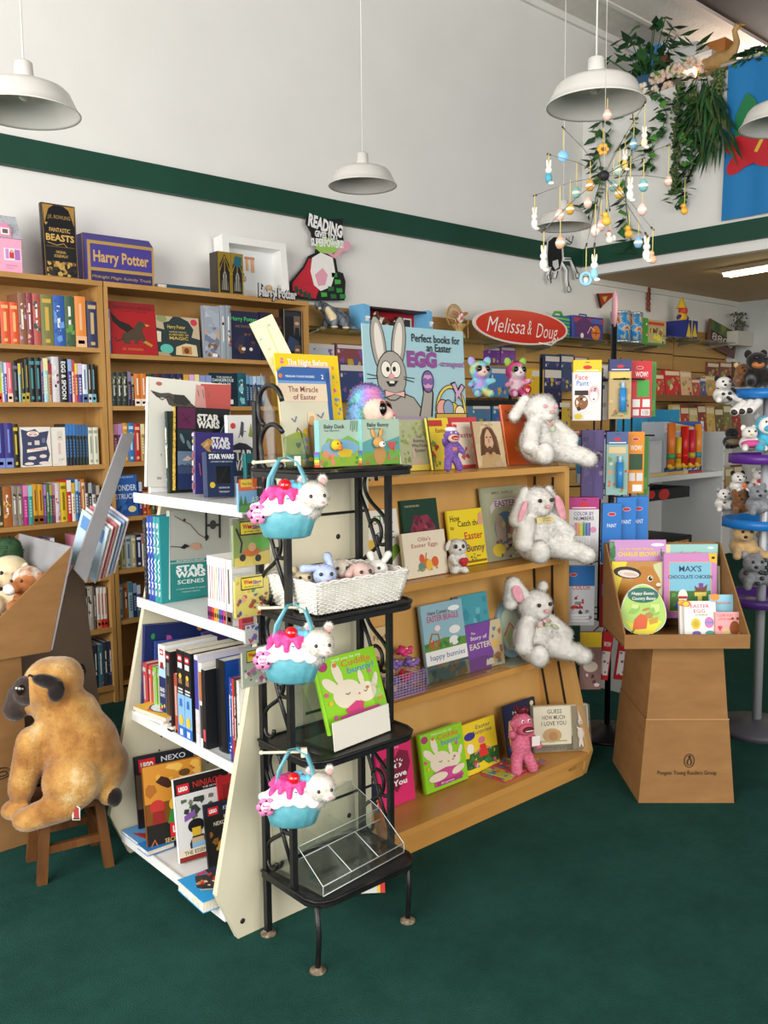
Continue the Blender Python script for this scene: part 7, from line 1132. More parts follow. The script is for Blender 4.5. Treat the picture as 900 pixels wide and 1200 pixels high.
TB('large brown rabbit picture book with yellow corner in the cardboard tray', -.07, .205, zf+.03, .215, .255, .016, 'b9822f', [('p', [(0, .1), (0, 1), (.3, 1), (.14, .6)], 'e6cf3a'), ('p', [(.9, .5), (.8, .95), (1, 1), (1, .4)], 'c8cc9a'), ('p', [(.04, .02), (.1, .4), (.24, .56), (.4, .62), (.44, .84), (.6, .93), (.8, .9), (.92, .72), (.96, .6), (.88, .5), (.72, .46), (.7, .2), (.7, .02)], 'b87a2c'), ('p', [(.12, .1), (.2, .4), (.4, .5), (.6, .4), (.62, .05)], '9a5f1e'), ('n', 14, ('c08430', 'a86c22', 'cc9440'), .14, .08, .66, .46, .12), ('e', .3, .82, .27, .115, '2a1d14', -.12), ('e', .32, .80, .21, .075, 'e0d4ca', -.12), ('e', .36, .79, .14, .035, 'd0b8a8', -.12), ('e', .74, .72, .055, .06, 'e8dcc0'), ('e', .745, .72, .04, .045, '1a120c'), ('e', .76, .735, .012, .012, 'f4f0e8'), ('e', .9, .62, .05, .035, 'e8dcd0'), ('l', [(.86, .58), (.94, .57)], .012, '4a2a14'), ('n', 10, ('2f6a2c', '3f8a3a', '4f9a48'), .62, .02, .98, .4, .1)], lean=.1)
TB('pink-framed chocolate chicken picture book with rabbit and yellow pedestal', .142, .20, zf+.05, .22, .27, .012, 'c57fb6', [('r', .1, .1, .9, .87, 'dca868'), ('r', .115, .112, .885, .858, '7cb9d0'), ('r', .115, .112, .885, .42, '3f6a2c'), ('n', 30, ('4a7a34', '375f28', '588a3c'), .12, .12, .88, .42, .05), ('p', [(.86, .88), (1, .84), (1, 1), (.84, 1)], 'e6b52a'), ('e', .93, .93, .035, .025, '2a2420'), ('t', "MAX'S", .5, .72, .085, '26365a', .42), ('t', 'CHOCOLATE CHICKEN', .5, .61, .055, '26365a', .82), ('e', .36, .34, .09, .13, 'eee8da'), ('r', .275, .3, .445, .34, 'b83030'), ('p', [(.2, .15), (.25, .26), (.47, .26), (.52, .15)], '2c4a90'), ('r', .64, .16, .72, .36, 'dcc860'), ('r', .58, .34, .8, .4, 'dcc860'), ('r', .58, .13, .78, .18, 'dcc860'), ('p', [(.6, .41), (.58, .5), (.64, .47), (.74, .47), (.82, .52), (.8, .42)], '7a3f20'), ('r', .66, .46, .74, .54, '7a3a8a')], lean=.08)
# oval country bunny book
o = T('book', 'round green oval country-bunny board book at the tray front', 'book', SM @ V((-.066, .075, zf+.012)), (-.14, 0, ang), gt); m = MB(); w_, h = .185, .205
egg = [(w_/2+w_/2*cos(a)*(1-.10*sin(a)), h*.42+h*.58*sin(a) if sin(a) > 0 else h*.42+h*.42*sin(a)) for a in [2*pi*i/36 for i in range(36)]]
m.prism(egg, 0, .014, 'e4e4dc'); m.add([(w_/2+(x-w_/2)*.97, -.0006, h*.42+(z-h*.42)*.97) for x, z in egg], [tuple(range(36))], 'aed06a')
art(m, w_, h, [('p', [(.1, .28), (.3, .02), (.7, .02), (.9, .26), (.6, .34), (.3, .22)], 'e6d83a'), ('n', 7, ('c8dc8a', '8fbe5a'), .15, .3, .85, .6, .14), ('e', .5, .78, .34, .17, '2f6a5c'), ('t', 'Happy Easter,', .5, .79, .055, 'f0f0e4', .5, {'s': .2}), ('t', 'Country Bunny', .52, .69, .055, 'f0f0e4', .52, {'s': .2}), ('p', [(.26, .1), (.3, .3), (.44, .42), (.6, .36), (.56, .12)], 'd8623a'), ('e', .62, .38, .09, .07, 'b08a4a'), ('e', .56, .5, .09, .03, 'b08a4a', .3), ('p', [(.6, .3), (.82, .36), (.8, .24), (.64, .2)], 'c89a3a'), ('l', [(.3, .1), (.22, .04)], .03, '8a5a3a')], -.0007); m.build('cover', o)
for k in range(2): TB(('small white egg-words board book, front copy with rainbow corner', 'small white egg-words board book, rear copy peeping at its side')[k], .182-.012*k, .045+.02*k, zf+.01, .125, .135, .018, 'ece8e0', [('e', .08, .95, .14, .1, 'd8803a'), ('e', .06, .95, .09, .07, 'e8c83a'), ('t', 'EASTER', .5, .83, .1, 'd0507a', .6), ('t', 'EGG', .48, .69, .1, 'd0507a', .36), ('t', 'SURPRISE', .55, .6, .05, '6aa84a', .4), ('e', .36, .36, .15, .18, 'd8c03a'), ('e', .36, .36, .09, .1, 'c8a82a'), ('e', .78, .4, .14, .18, 'c87ab8'), ('l', [(.65, .4), (.91, .4)], .05, '5a90c0'), ('e', .38, .08, .14, .08, '6a5ab0'), ('e', .8, .08, .14, .09, '4a9a8a')], lean=.16, hard=False)
TB('small rainbow-cornered pale blue board book behind the pink bear book', .30, .10, zf+.04, .10, .125, .016, '8ac4d8', [('e', .2, .92, .2, .14, 'e0903a'), ('t', 'Rainbow', .55, .7, .09, 'd05a4a', .6), ('n', 6, ('e8e4a0', 'd87a9a'), .1, .1, .9, .5, .12)], lean=.12, hard=False)
TB('small pink heart board book with brown bear at the tray corner', .30, .035, zf+.008, .098, .10, .018, 'e8a4a4', [('t', 'I LOVE YOU', .4, .82, .1, 'c83a4a', .6), ('t', 'LITTLE ONE', .4, .68, .08, 'c83a4a', .5), ('e', .78, .36, .2, .3, '8a4a20'), ('e', .7, .74, .06, .06, '8a4a20'), ('e', .9, .74, .06, .06, '8a4a20'), ('e', .44, .22, .16, .14, 'e0c08a'), ('e', .16, .4, .06, .06, 'd83a4a'), ('e', .22, .4, .06, .06, 'd83a4a'), ('p', [(.1, .4), (.28, .4), (.19, .24)], 'd83a4a')], lean=.12, hard=False)
TB('thin cream and rose booklet between the white egg-words book and pink bear book', .268, .065, zf+.01, .06, .095, .008, 'e4c8c0', [('n', 8, ('d87a8a', 'a8c0a0', 'e8d08a'), .05, .05, .95, .95, .14)], lean=.12, hard=False)
# ================================================================== toy wall, spinner rack, plush carousel
def fac(label, name, cat, u0, v0, u1, v1, d=None, y=None, t=.02, c='808080', items=(), group=None, rz=None, lean=0, sleeve=False, tag_top=None, z=None):
    """a flat packet or box seen at the photo rectangle, standing at depth d across the view or on the plane y"""
    p, q = (at(u0, v1, d=d), at(u1, v1, d=d)) if d else (at(u0, v1, y=y), at(u1, v1, y=y))
    r = (IR if d else 0) if rz is None else rz
    w_ = math.hypot(q.x-p.x, q.y-p.y); h = fit_h(p, Euler((-lean, 0, r)).to_matrix() @ V((0, 0, 1)), v0)
    if z is not None: p.z = z
    o = T(name, label, cat, p, (-lean, 0, r), group); m = MB().box((0, 0, 0), (w_, t, h), c); art(m, w_, h, items); m.build('card' if t < .03 else 'box_body', o)
    if sleeve: MB().tube([(w_*.6, -.012, h*.12), (w_*.6, -.012, h*.52)], .016, M('3a8ac8', .2), 12).tube([(w_*.6, -.012, h*.52), (w_*.6, -.012, h*.62)], .008, M('a8d0ec', .2), 10).build('water_bottle', o)
    if tag_top:
        m = MB().box((0, -.001, h*.8), (w_, t+.001, h), tag_top); art(m, w_, h, [('e', .5, .88, .16, .07, 'c8282c'), ('e', .5, .96, .1, .012, '1a1a1a'), ('r', .1, .82, .9, .835, 'e8e8e8')], -.001); m.build('header_card', o)
    return o
MD = lambda x, y, s=.16: [('e', x, y, s*1.1, s*.5, 'e8e0d8'), ('e', x, y, s, s*.42, 'c8262a')]
# red oval sign on the glass shelf edge
c_, l_, r_ = at(613, 383, y=4.52), at(558, 383, y=4.52), at(668, 383, y=4.52); a_ = (r_.x-l_.x)/2; b_ = (at(613, 362, y=4.52).z-at(613, 404, y=4.52).z)/2
t = T('oval_sign', 'red oval toy sign with white script lettering and cream rim', 'sign', (c_.x, 4.52, c_.z)); E = lambda k: [(a_*k*cos(2*pi*i/48), b_*(k if k == 1 else k-.05)*sin(2*pi*i/48)) for i in range(48)]
MB().prism(E(1), 0, .012, M('e6d8ce', .4)).build('rim', t); MB().prism(E(.95), -.003, 0, M('d0200f', .3)).build('red_face', t)
m = MB()
for s, x, w_, z in (('Melissa', -.36, .78, -.10), ('&', .13, .09, -.10), ('Doug.', .52, .5, -.13)): m.text(s, 'f6f0ea', Matrix.Translation((x*a_, -.0045, z*a_)), a_*.20, w_*a_, -.006, .32)
m.build('lettering', t); MB().tube([(.34*a_, -.004, -.2*a_), (.6*a_, -.0045, -.22*a_), (.72*a_, -.0045, -.17*a_)], .006, 'f6f0ea', 6).build('underline', t)
MB().box((-.02, .012, -b_*.6), (.02, .05, -b_*.5), M('c8c8c4', .3, 1)).build('bracket', t)
ZG = 2.136
# dinosaur
p = at(394, 383, y=4.66); t = T('plush_dinosaur', 'grey long-necked plush dinosaur with cream belly on the glass shelf', 'plush dinosaur', (p.x, 4.66, ZG), (0, 0, -.1)); k = 1/246
DQ = lambda u, v, y=0: ((u-394)*k, y, (383-v)*k)
DM = NM('mottled_grey_plush', [(.35, '3a4048'), (.55, '6a727a'), (.7, '8d959c')], 26, r=.9, bump=.35, bscale=200)
b = blob('body', t, [(DQ(394, 363), (.085, .06, .062)), (DQ(405, 366), (.06, .055, .055)), ('c', DQ(384, 357), DQ(372, 349), .045, .034), ('c', DQ(372, 349), DQ(363, 344), .034, .024), (DQ(362, 345), (.034, .026, .026)), (DQ(360, 350, -.0), (.018, .018, .014)), ('c', DQ(408, 366), DQ(418, 379, -.03), .035, .018), ('c', DQ(418, 379, -.03), DQ(425, 381, -.06), .018, .008),
  ('c', DQ(384, 366, -.04), DQ(382, 378, -.05), .028, .024), ('c', DQ(384, 366, .04), DQ(380, 378, .05), .026, .022), ('c', DQ(404, 367, -.04), DQ(404, 377, -.05), .032, .026), ('c', DQ(404, 367, .04), DQ(400, 377, .05), .03, .024)], DM, .007, 4, 3000, .006, .001)
blob('belly', t, [('c', DQ(374, 352, -.022), DQ(382, 366, -.04), .022, .03), (DQ(361, 351, -.012), (.014, .014, .012))], P_CREAM, .006, 3)
for u, y in ((382, -.055), (404, -.055), (376, .05)): MB().ell(DQ(u, 380.5, y), (.024, .022, .012), P_CREAM).build('foot', t)
MB().ell(DQ(361, 342, -.024), .005, EYE_B).build('eye', t)
# toy barn with horses
a, b = at(427, 380, y=4.60), at(508, 384, y=4.60); w_ = b.x-a.x; t = T('toy_barn', 'open red and sky-blue toy barn box with model horses behind the bunny poster', 'toy barn', (a.x, 4.60, ZG)); h = .17
for x, c in ((0, '6fb4e0'), (w_-.05, '6fb4e0')):
    m = MB().prism([(x, 0), (x+.05, 0), (x+(.05 if x == 0 else .035), h), (x+(0 if x == 0 else .0), h+.01)], 0, .16, c); art(m, w_, h, [('e', (x+.02)/w_, .2, .04, .03, '4a9a3a'), ('e', (x+.03)/w_, .55, .035, .014, 'f0f4f8'), ('r', (x+.008)/w_, .4, (x+.04)/w_, .5, 'e8e0d8')]); m.build('side_panel', t)
MB().box((.05, .15, 0), (w_-.05, .16, h), 'b01c24').box((.05, .02, h-.012), (w_-.05, .16, h), '2a2a30').build('back_panel', t)
m = MB().box((.05, .147, .09), (.11, .149, .14), '2a2a2c'); m.text('STABLES', 'e8e0d0', Matrix.Translation((.08, .1465, .11)), .010, .05); m.build('small_sign', t)
m = MB().box((w_-.16, .147, .06), (w_-.08, .149, .13), 'ece8e4').box((w_-.15, .1465, .065), (w_-.09, .148, .12), '3a3430'); m.build('barn_window', t)
def horse(label, x, y, s, base, flip=1):
    o = T('model_horse', label, 'model horse', V((a.x, 4.60, ZG))+V((x, y, .003)), (0, 0, .1 if flip > 0 else pi), 'model horses in the toy barn'); o.scale = (s,)*3
    mt = NM('pinto_coat', [(.44, base), (.52, base), (.56, 'e8e0d4')], 22, r=.5, detail=1)
    blob('body', o, [((0, 0, .075), (.046, .02, .022)), ('c', (-.036, 0, .082), (-.058, 0, .118), .018, .011), ('c', (-.058, 0, .122), (-.082, 0, .108), .011, .007)]+[('c', (dx, dy, .07), (dx, dy, .006), .011, .006) for dx in (-.034, .034) for dy in (-.011, .011)], mt, .004, 3)
    MB().tube([(-.05, 0, .128), (-.038, 0, .116), (-.028, 0, .1)], .007, '1c1614', 6).build('mane', o); MB().tube([(.045, 0, .085), (.058, 0, .07), (.056, 0, .035)], [.006, .008, .003], '1c1614', 6).build('tail', o)
horse('small brown pinto model horse at the near end of the toy barn', .10, .06, .8, '7a4a34'); horse('large chestnut model horse in the middle of the toy barn', .23, .07, 1.12, '6a3a26'); horse('dark bay model horse grazing behind the chestnut one', .33, .10, .95, '4a2a1e', -1)
# wicker chair with bunny
WK = NM('honey_wicker', [(.4, 'b08a50'), (.6, 'd0ac70')], 60, (1, 1, 3), r=.6, bump=.3, bscale=90)
p = at(538, 391, y=4.64); k = 1/232; t = T('wicker_chair', 'tiny honey-coloured peacock wicker chair on the glass shelf', 'doll chair', (p.x, 4.64, ZG)); C = lambda u, v, y=0: ((u-538)*k, y, (391-v)*k)
MB().lathe([(.055, 0), (.05, .02), (.028, .055), (.034, .075), (.062, .098), (.064, .105), (0, .106)], WK, 24).build('seat_base', t)
m = MB(); n = 22
m.tube([(.085*cos(pi*i/n-.0), .05, .165+.09*sin(pi*i/n)) for i in range(n+1)]+[(-.06, .04, .10)], .006, WK, 6); m.tube([(.072*cos(pi*i/n), .052, .165+.075*sin(pi*i/n)) for i in range(n+1)], .004, WK, 6)
for i in range(1, n): a0 = pi*i/n; m.tube([(.02*cos(a0), .045, .11), (.083*cos(a0), .05, .165+.088*sin(a0))], .002, WK, 4)
m.build('fan_lattice', t); m = MB()
for s in (-1, 1): m.tube([(s*.06, -.03, .1), (s*.072, -.03, .135), (s*.075, .03, .15), (s*.083, .05, .165)], .006, WK, 6)
m.build('arm_frame', t)
for s in (-1, 1): MB().tube([(s*.06, -.03, .1), (s*.064, -.035, .0)], .0035, WK, 6).build('leg', t)
o = T('plush_toy', 'small plush bunny with floppy tan ears in the tiny wicker chair', 'plush toy', (p.x, 4.63, ZG+.107)); blob('body', o, [((0, 0, .03), (.03, .025, .03)), ((0, -.005, .07), (.022, .02, .022))], NM('patched_cloth', [(.4, 'c84a3a'), (.5, 'e8e4dc'), (.6, '5a8a4a')], 18, r=.9), .005, 3)
for s in (-1, 1): MB().ell((s*.05, 0, .078), (.036, .012, .013), M('c07a44', .9), rot=(0, -s*.3, 0)).build('ear', o)
MB().ell((-.005, -.024, .066), (.012, .008, .012), 'ece8e2').build('face', o)
# things on the long glass shelf
g2 = 2.211
t = T('toy_backpack', 'blue child sports lunch bag with basketball patch on the glass shelf', 'toy bag', (at(669, 402, y=4.62).x, 4.60, g2)); w_ = at(706, 402, y=4.6).x-at(669, 402, y=4.6).x; m = MB(); rbox(m, (0, 0, 0), (w_, .14, .19), '2a3a8a', .03); art(m, w_, .19, [('r', .03, .72, .97, .92, 'b83040'), ('e', .35, .45, .28, .2, '5a2a6a'), ('e', .72, .3, .14, .14, 'd8742a'), ('l', [(.6, .3), (.84, .3)], .015, '3a2010'), ('l', [(.72, .18), (.72, .44)], .015, '3a2010'), ('l', [(.45, .25), (.55, .55), (.68, .4)], .025, 'e0c8a0'), ('e', .28, .14, .05, .05, 'ece8e4'), ('r', .55, .74, .9, .9, '3a5ab0')]); m.build('bag_body', t); MB().tube([(w_*.4, .07, .19), (w_*.4, .07, .215), (w_*.62, .07, .215), (w_*.62, .07, .19)], .006, '26306a', 6).build('handle', t)
t = T('toy_bag', 'green and blue crocodile child bag behind the red oval sign', 'toy bag', (at(648, 402, y=4.66).x, 4.66, g2), (0, 0, -.2)); m = MB(); rbox(m, (0, 0, 0), (.2, .12, .18), '2a6a8a', .03); art(m, .2, .18, [('l', [(.1, .1+.16*k), (.9, .02+.16*k)], .06, ('4ab04a', '7ac83a')[k % 2]) for k in range(6)]); m.build('bag_body', t); MB().tube([(.04, .06, .17), (.07, .06, .215), (.13, .06, .215), (.15, .06, .18)], .012, '4aa83a', 6).build('handle', t)
CAN = [('r', 0, .06, 1, .94, '2a80c0'), ('n', 12, ('d8d0b0', 'c85a3a', '4aa0d8', '8a5a3a', 'e0b03a'), .05, .1, .95, .7, .1), ('r', .1, .76, .9, .88, 'e8e8ee')]
for u, l in ((726.5, 'blue picture canister with silver ends on the glass shelf, next to the pink paddle sign'), (741, 'blue picture canister with silver ends on the glass shelf, nearer the green gift bag')):
    p = at(u, 404, y=4.64); t = T('toy_canister', l, 'canister', (p.x, 4.64, g2), group='blue toy canisters'); MB().lathe([(0, .012), (.088, .012), (.088, .262), (0, .262)], NM('canister_print', [(.35, '2a78b8'), (.5, '3a90d0'), (.56, 'd8c8a0'), (.62, 'b0583a')], 16, r=.35), 24).build('tube', t)
    for z in (0, .255): MB().lathe([(0, z), (.091, z), (.091, z+.02), (0, z+.02)], M('c8ccd4', .25, .8), 24).build('metal_rim', t)
fac('green and tan picture gift bag on the glass shelf by the canisters', 'gift_bag', 'gift bag', 757, 375, 780, 405, y=4.62, t=.10, c='b8a878', items=[('n', 14, ('6a4a3a', 'd8c8a0', '8a6a4a', 'e0d040'), .05, .1, .95, .7, .12), ('r', 0, 0, 1, .1, '4a8a3a'), ('r', .1, .8, .9, .92, 'c8403a')], z=2.211)
fac('narrow green gift box beside the tan picture gift bag', 'gift_box', 'gift box', 752.5, 374, 759, 405, y=4.60, t=.08, c='3f9a3a', items=[('n', 6, ('c8403a', 'e0e0d8'), .1, .3, .9, .9, .2)], z=2.211)
p = at(798, 412, y=4.66); t = T('jack_in_the_box', 'yellow jester jack-in-the-box in blue and gold box on the far glass shelf', 'toy', (p.x, 4.66, 2.301)); w_ = .22
m = MB().box((-w_/2, -w_/2, 0), (w_/2, w_/2, .17), '26307a'); m2 = MB(); art(m2, w_, .17, [('p', [(.05, .1), (.25, .85), (.45, .1)], 'd8b83a'), ('p', [(.55, .1), (.75, .85), (.95, .1)], 'd8b83a'), ('r', .46, 0, .54, 1, '3a4ab0'), ('n', 6, ('c83a3a', '6ab0d8'), .05, .03, .95, .25, .1)]); m.add([(x-w_/2, y_-w_/2, z_) for x, y_, z_ in m2.v], m2.f, 'd8b83a'); m.build('box_body', t)
MB().ell((0, 0, .21), (.06, .05, .06), 'd8a82a').ell((0, -.01, .27), (.045, .045, .05), 'c8402c').build('jester_body', t); MB().lathe([(.05, 0), (.03, .05), (.012, .1), (0, .11)], 'e0b83a', 12, Matrix.Translation((-.01, 0, .295))).build('cap', t)
for s in (-1, 1): MB().ell((s*.07, -.01, .21), (.035, .02, .018), '2a3a8a', rot=(0, s*.5, 0)).build('arm', t)
t = fac('tilted brown number plate sign with green top above the short slatwall', 'number_sign', 'sign', 829, 372, 862, 404, y=4.78, t=.02, c='6a4a40', items=[('r', .02, .62, .98, 1, '5a6a3a'), ('n', 10, ('3a5a34', '7a8a4a', '8a6a3a'), .02, .62, .98, .98, .1), ('r', .08, .26, .92, .62, '2a201e'), ('t', '8800', .5, .3, .27, 'c8b8b0', .76), ('t', 'BOOKS', .5, .1, .08, '3a2a24', .6)], lean=.02)
t.rotation_euler[1] = .2
a = at(863, 401, y=4.80); t = T('wall_shelf', 'small white wall ledge in the corner past the slatwall', 'shelf', (9.2, 4.66, 2.30)); MB().box((0, 0, 0), (.345, .165, .15), M('c8c4ba', .6)).build('ledge_box', t)
t = T('potted_plant', 'small grey-green twiggy plant on the white corner ledge', 'plant', (9.36, 4.73, 2.451)); MB().lathe([(0, 0), (.04, 0), (.05, .06), (0, .06)], '5a5a50', 12).build('pot', t); m = MB(); R = random.Random(8)
for k in range(60): x, z = R.gauss(0, .06), R.uniform(.05, .2); m.ell((x, R.gauss(0, .03), z), (.018, .006, .012), ('4a5a44', '5f6a54', '6a5a50')[k % 3], 6, 4, (R.uniform(-1, 1),)*3)
m.build('foliage', t)
# red pennant and carved figure on the wall
t = T('pennant', 'small red pennant flag on the white wall above the spinner rack', 'pennant'); cut([(699.5, 344), (723, 343), (703.5, 361)], 4.82, .006, M('a8361c', .7), 'cloth', t); cut([(699.5, 344), (701.5, 344), (705.5, 360), (703.5, 361.5)], 4.815, .006, M('2a201c', .7), 'dark_edge', t); cut([(706, 348), (712, 347), (709, 354)], 4.815, .004, M('c8b060', .7), 'emblem', t)
p = at(760, 351, y=4.83); t = T('carved_figure', 'small brown carved wooden figure hanging on the white wall', 'figure', (p.x, 4.83, p.z)); m = MB()
for z, r in ((.09, .022), (.05, .026), (.01, .03), (-.04, .024), (-.08, .02)): m.ell((0, 0, z), (r, .018, .03), M('7a3a20', .5))
m.build('body', t); MB().tube([(.015, 0, -.08), (.028, 0, -.115)], .008, '5a2c1a', 6).build('leg', t)
# cartoon bug cut-out: plain black insect shape with white rim
t = T('bug_cutout', 'black and white cut-out cartoon bug with long thin legs hanging near the wall corner', 'cut-out'); K = M('121214', .6); Wc = M('e0e0de', .6); y0 = 4.802
cut([(642, 282), (648, 276), (661, 276), (664, 284), (660, 290), (661, 303), (657, 317), (649, 320), (642, 314), (640, 300)], y0+.004, .006, Wc, 'white_rim', t)
cut([(643, 283), (649, 278), (660, 278), (662, 284), (658, 290), (659, 303), (656, 315), (649, 318), (643, 312), (642, 300)], y0, .005, K, 'body', t)
cut([(648, 306), (654, 304), (655, 313), (651, 316), (648, 311)], y0-.003, .003, Wc, 'belly_stripe', t)
for k, (P) in enumerate(([(660, 304), (668, 304), (672, 313), (675, 320)], [(658, 307), (664, 316), (664, 328), (665, 336)], [(645, 314), (642, 322), (644, 332)], [(652, 318), (650, 326)], [(661, 280), (668, 285), (670, 277)])):
    m = MB(); Q = [at(u, v, y=y0+.003) for u, v in P]; m.tube(Q, .017, Wc, 6).build('leg', t); MB().tube([q-V((0, .016, 0)) for q in Q], .005, K, 6).build('leg_line', t)
for u, v in ((676, 323), (666, 339), (643, 325)):
    q = at(u, v, y=y0); MB().ell(q, (.035, .006, .03), Wc).build('foot', t); MB().tube([q+V((.03*cos(2*pi*i/12), -.007, .026*sin(2*pi*i/12))) for i in range(12)], .003, K, 5, True).build('foot_line', t)
# blue flag with hibiscus
p = at(854, 77, x=6.655); zt, zb = p.z, at(852, 258, x=6.655).z; t = T('flag', 'bright blue banner with red hibiscus and green leaf on the soffit wall', 'banner', (6.650, p.y, zb), (0, 0, -pi/2)); w_, h = 1.10, zt-zb
m = MB(); n = 24; vs = []; fs = []
for i in range(n+1): x = w_*i/n; yy = -.008*sin(i*1.1); vs += [(x-.02*(1 if i == 0 else 0), yy, 0), (x, yy, h)]
fs = [(2*i, 2*i+2, 2*i+3, 2*i+1) for i in range(n)]; m.add(vs, fs, M('1f7ab8', .7), True)
art(m, w_, h, [('p', [(.06, .535), (.07, .66), (.11, .74), (.15, .79), (.20, .74), (.24, .66), (.24, .56), (.2, .52), (.1, .525)], '1f7a4a'), ('e', .19, .40, .12, .07, 'c0202c', .5), ('e', .12, .47, .13, .06, 'c0202c'), ('e', .10, .36, .10, .06, 'c0202c', .7), ('e', .30, .50, .12, .08, 'c0202c', -.5), ('e', .30, .36, .12, .07, 'c0202c', -.3), ('l', [(.22, .40), (.26, .47), (.29, .56)], .025, 'd8b83a')], -.012); m.build('cloth', t); MB().tube([(-.06, .004, h+.012), (w_, .004, h+.012)], .014, M('d8cfc0', .5), 8).build('pole', t)
# ------------------------------------------------------------------ loft plants and oddments
def leaf(m, p, d, s, mt, wd=.45):
    d = d.normalized(); sd = d.cross(V((0, 0, 1))); sd = sd.normalized() if sd.length > .05 else V((1, 0, 0)); n_ = sd.cross(d)
    m.add([p, p+d*s*.45+sd*s*wd*.5-n_*s*.04, p+d*s, p+d*s*.45-sd*s*wd*.5-n_*s*.04, p+d*s*.45+n_*s*.05], [(0, 1, 4), (1, 2, 4), (2, 3, 4), (3, 0, 4)], mt, True)
LG_ = [NM('leaf_green_'+k, [(.3, a), (.7, b)], 8, r=.5) for k, a, b in (('dark', '1f3a26', '2f5236'), ('mid', '2f5a30', '41703c'), ('fresh', '4f8a3c', '6aa84c'), ('olive', '4a5a30', '66743f'))]
R = random.Random(21); LZ = 4.168
p = at(741, 72, x=6.95); t = T('potted_plant', 'leafy dark green pothos plant on the loft ledge above the lamps', 'plant', (6.95, p.y-.16, LZ)); t.scale = (1.0, 1.0, 1.45); MB().lathe([(0, 0), (.1, 0), (.13, .16), (.12, .16), (0, .13)], '3a5a7a', 20).build('pot', t); m = MB(); ms = MB()
for k in range(110):
    a = R.uniform(0, 6.28); e = R.uniform(.1, 1.3); L = R.uniform(.1, .34); q = V((cos(a)*cos(e)*L*.9, sin(a)*cos(e)*L*1.3, .16+sin(e)*L)); leaf(m, q, V((cos(a), sin(a), R.uniform(-.9, .5))), R.uniform(.10, .18), LG_[(0, 1, 1)[k % 3]], .55)
    if k % 3 == 0: ms.tube([(0, 0, .13), q*.6+V((0, 0, .05)), q], .004, LG_[1], 5)
m.build('foliage', t); ms.build('stem_lattice', t)
def vine(label, pts, kind, n, s, x=6.655, nm='hanging_vine'):
    Q = [at(u, v, x=x-.02) for u, v in pts]; t = T(nm, label, 'hanging plant', Q[0]); Q = [q-Q[0] for q in Q]; MB().tube(Q, .004, LG_[3], 5).build('stem', t); m = MB(); L = len(Q)-1
    for k in range(n):
        f = k/n*L; i = int(f); q = Q[i].lerp(Q[i+1], f-i)
        if kind == 'ivy': leaf(m, q+V((R.uniform(-.05, 0), R.gauss(0, .03), R.gauss(0, .02))), V((-.3, R.gauss(0, .8), R.uniform(-1, .2))), s*R.uniform(.7, 1.2), LG_[(0, 1, 1, 2)[k % 4]], .8)
        elif kind == 'beads': m.ell(q+V((R.uniform(-.03, .01), R.gauss(0, .022), 0)), (.010, .012, .012), LG_[(3, 3, 0)[k % 3]], 6, 4)
        else: b = V((R.uniform(-.5, 0), R.gauss(0, .5), -1)).normalized(); st = q+V((0, R.gauss(0, .05), 0)); w_ = s*R.uniform(.7, 1.3); leaf(m, st, b, w_, LG_[(0, 1, 3)[k % 3]], .07)
    m.build('foliage', t)
vine('ivy vine trailing down the soffit wall in a curve, beside the pothos', [(772, 105), (776, 122), (782, 136), (776, 150), (768, 160), (763, 175), (764, 190), (758, 197)], 'ivy', 80, .085)
vine('thin beaded string plant hanging straight down the soffit wall', [(797, 98), (795, 120), (794, 150), (793, 180), (792.5, 205), (792, 225)], 'beads', 330, .03)
vine('long ivy vine hanging lowest on the soffit wall', [(818, 88), (810, 110), (806, 135), (808, 160), (810, 185), (806, 205), (802, 225), (792, 240)], 'ivy', 110, .09)
vine('grassy fern plant hanging widest on the soffit wall', [(828, 90), (832, 110), (836, 125), (838, 145), (840, 160)], 'grass', 62, .32)
vine('grassy fern plant hanging between the long ivy and the widest fern', [(822, 92), (822, 115), (822, 135), (818, 155)], 'grass', 40, .28)
vine('thick beaded plant hanging beside the blue banner', [(844, 82), (842, 100), (840, 120), (842, 138)], 'beads', 300, .03)
vine('climbing leaf strand behind the egg mobile near the wall corner', [(706, 140), (708, 160), (702, 185), (706, 205), (698, 232), (694, 255)], 'ivy', 46, .12, 6.665)
vine('sparse leaf strand behind the egg mobile, the one farther from the wall corner', [(741, 132), (744, 160), (738, 190), (732, 215), (734, 245), (738, 270), (740, 296)], 'ivy', 40, .12, 6.665)
vine('bright green leaf garland along the loft edge above the banner', [(868, 73), (878, 69), (890, 62), (902, 58)], 'ivy', 50, .09, 6.72)
def loft(name, label, cat, u, v, x, fn, z=LZ): q = at(u, v, x=x); t = T(name, label, cat, (x, q.y, z), (0, 0, -pi/2)); fn(t, max(.12, q.z-z))
loft('storage_box', 'bright blue box with white end high on the loft behind the pothos', 'box', 768, 36, 7.7, lambda t, H: (MB().box((-.2, -.15, 0), (.16, .15, H), '3f8ac8').build('box_body', t), MB().box((.16, -.15, 0), (.36, .15, H+.02), 'e8ecf0').build('white_panel', t)))
loft('cushion', 'red round cushion on the loft behind the white flowers', 'cushion', 780, 64, 7.22, lambda t, H: (MB().ell((0, 0, H*.5), (.13, .09, H*.5), M('d8403a', .7)).build('cover', t), MB().ell((0, -.09, H*.6), (.02, .01, .02), 'a82a28').build('button', t)))
loft('storage_box', 'bright white carton standing on the loft above the white flowers', 'box', 808, 57, 7.22, lambda t, H: (MB().box((-.12, -.1, 0), (.12, .1, H-.03), M('f2f2ee', .5)).build('box_body', t), MB().box((-.125, -.105, H-.03), (.125, .105, H), M('e4e4e0', .5)).build('lid', t)))
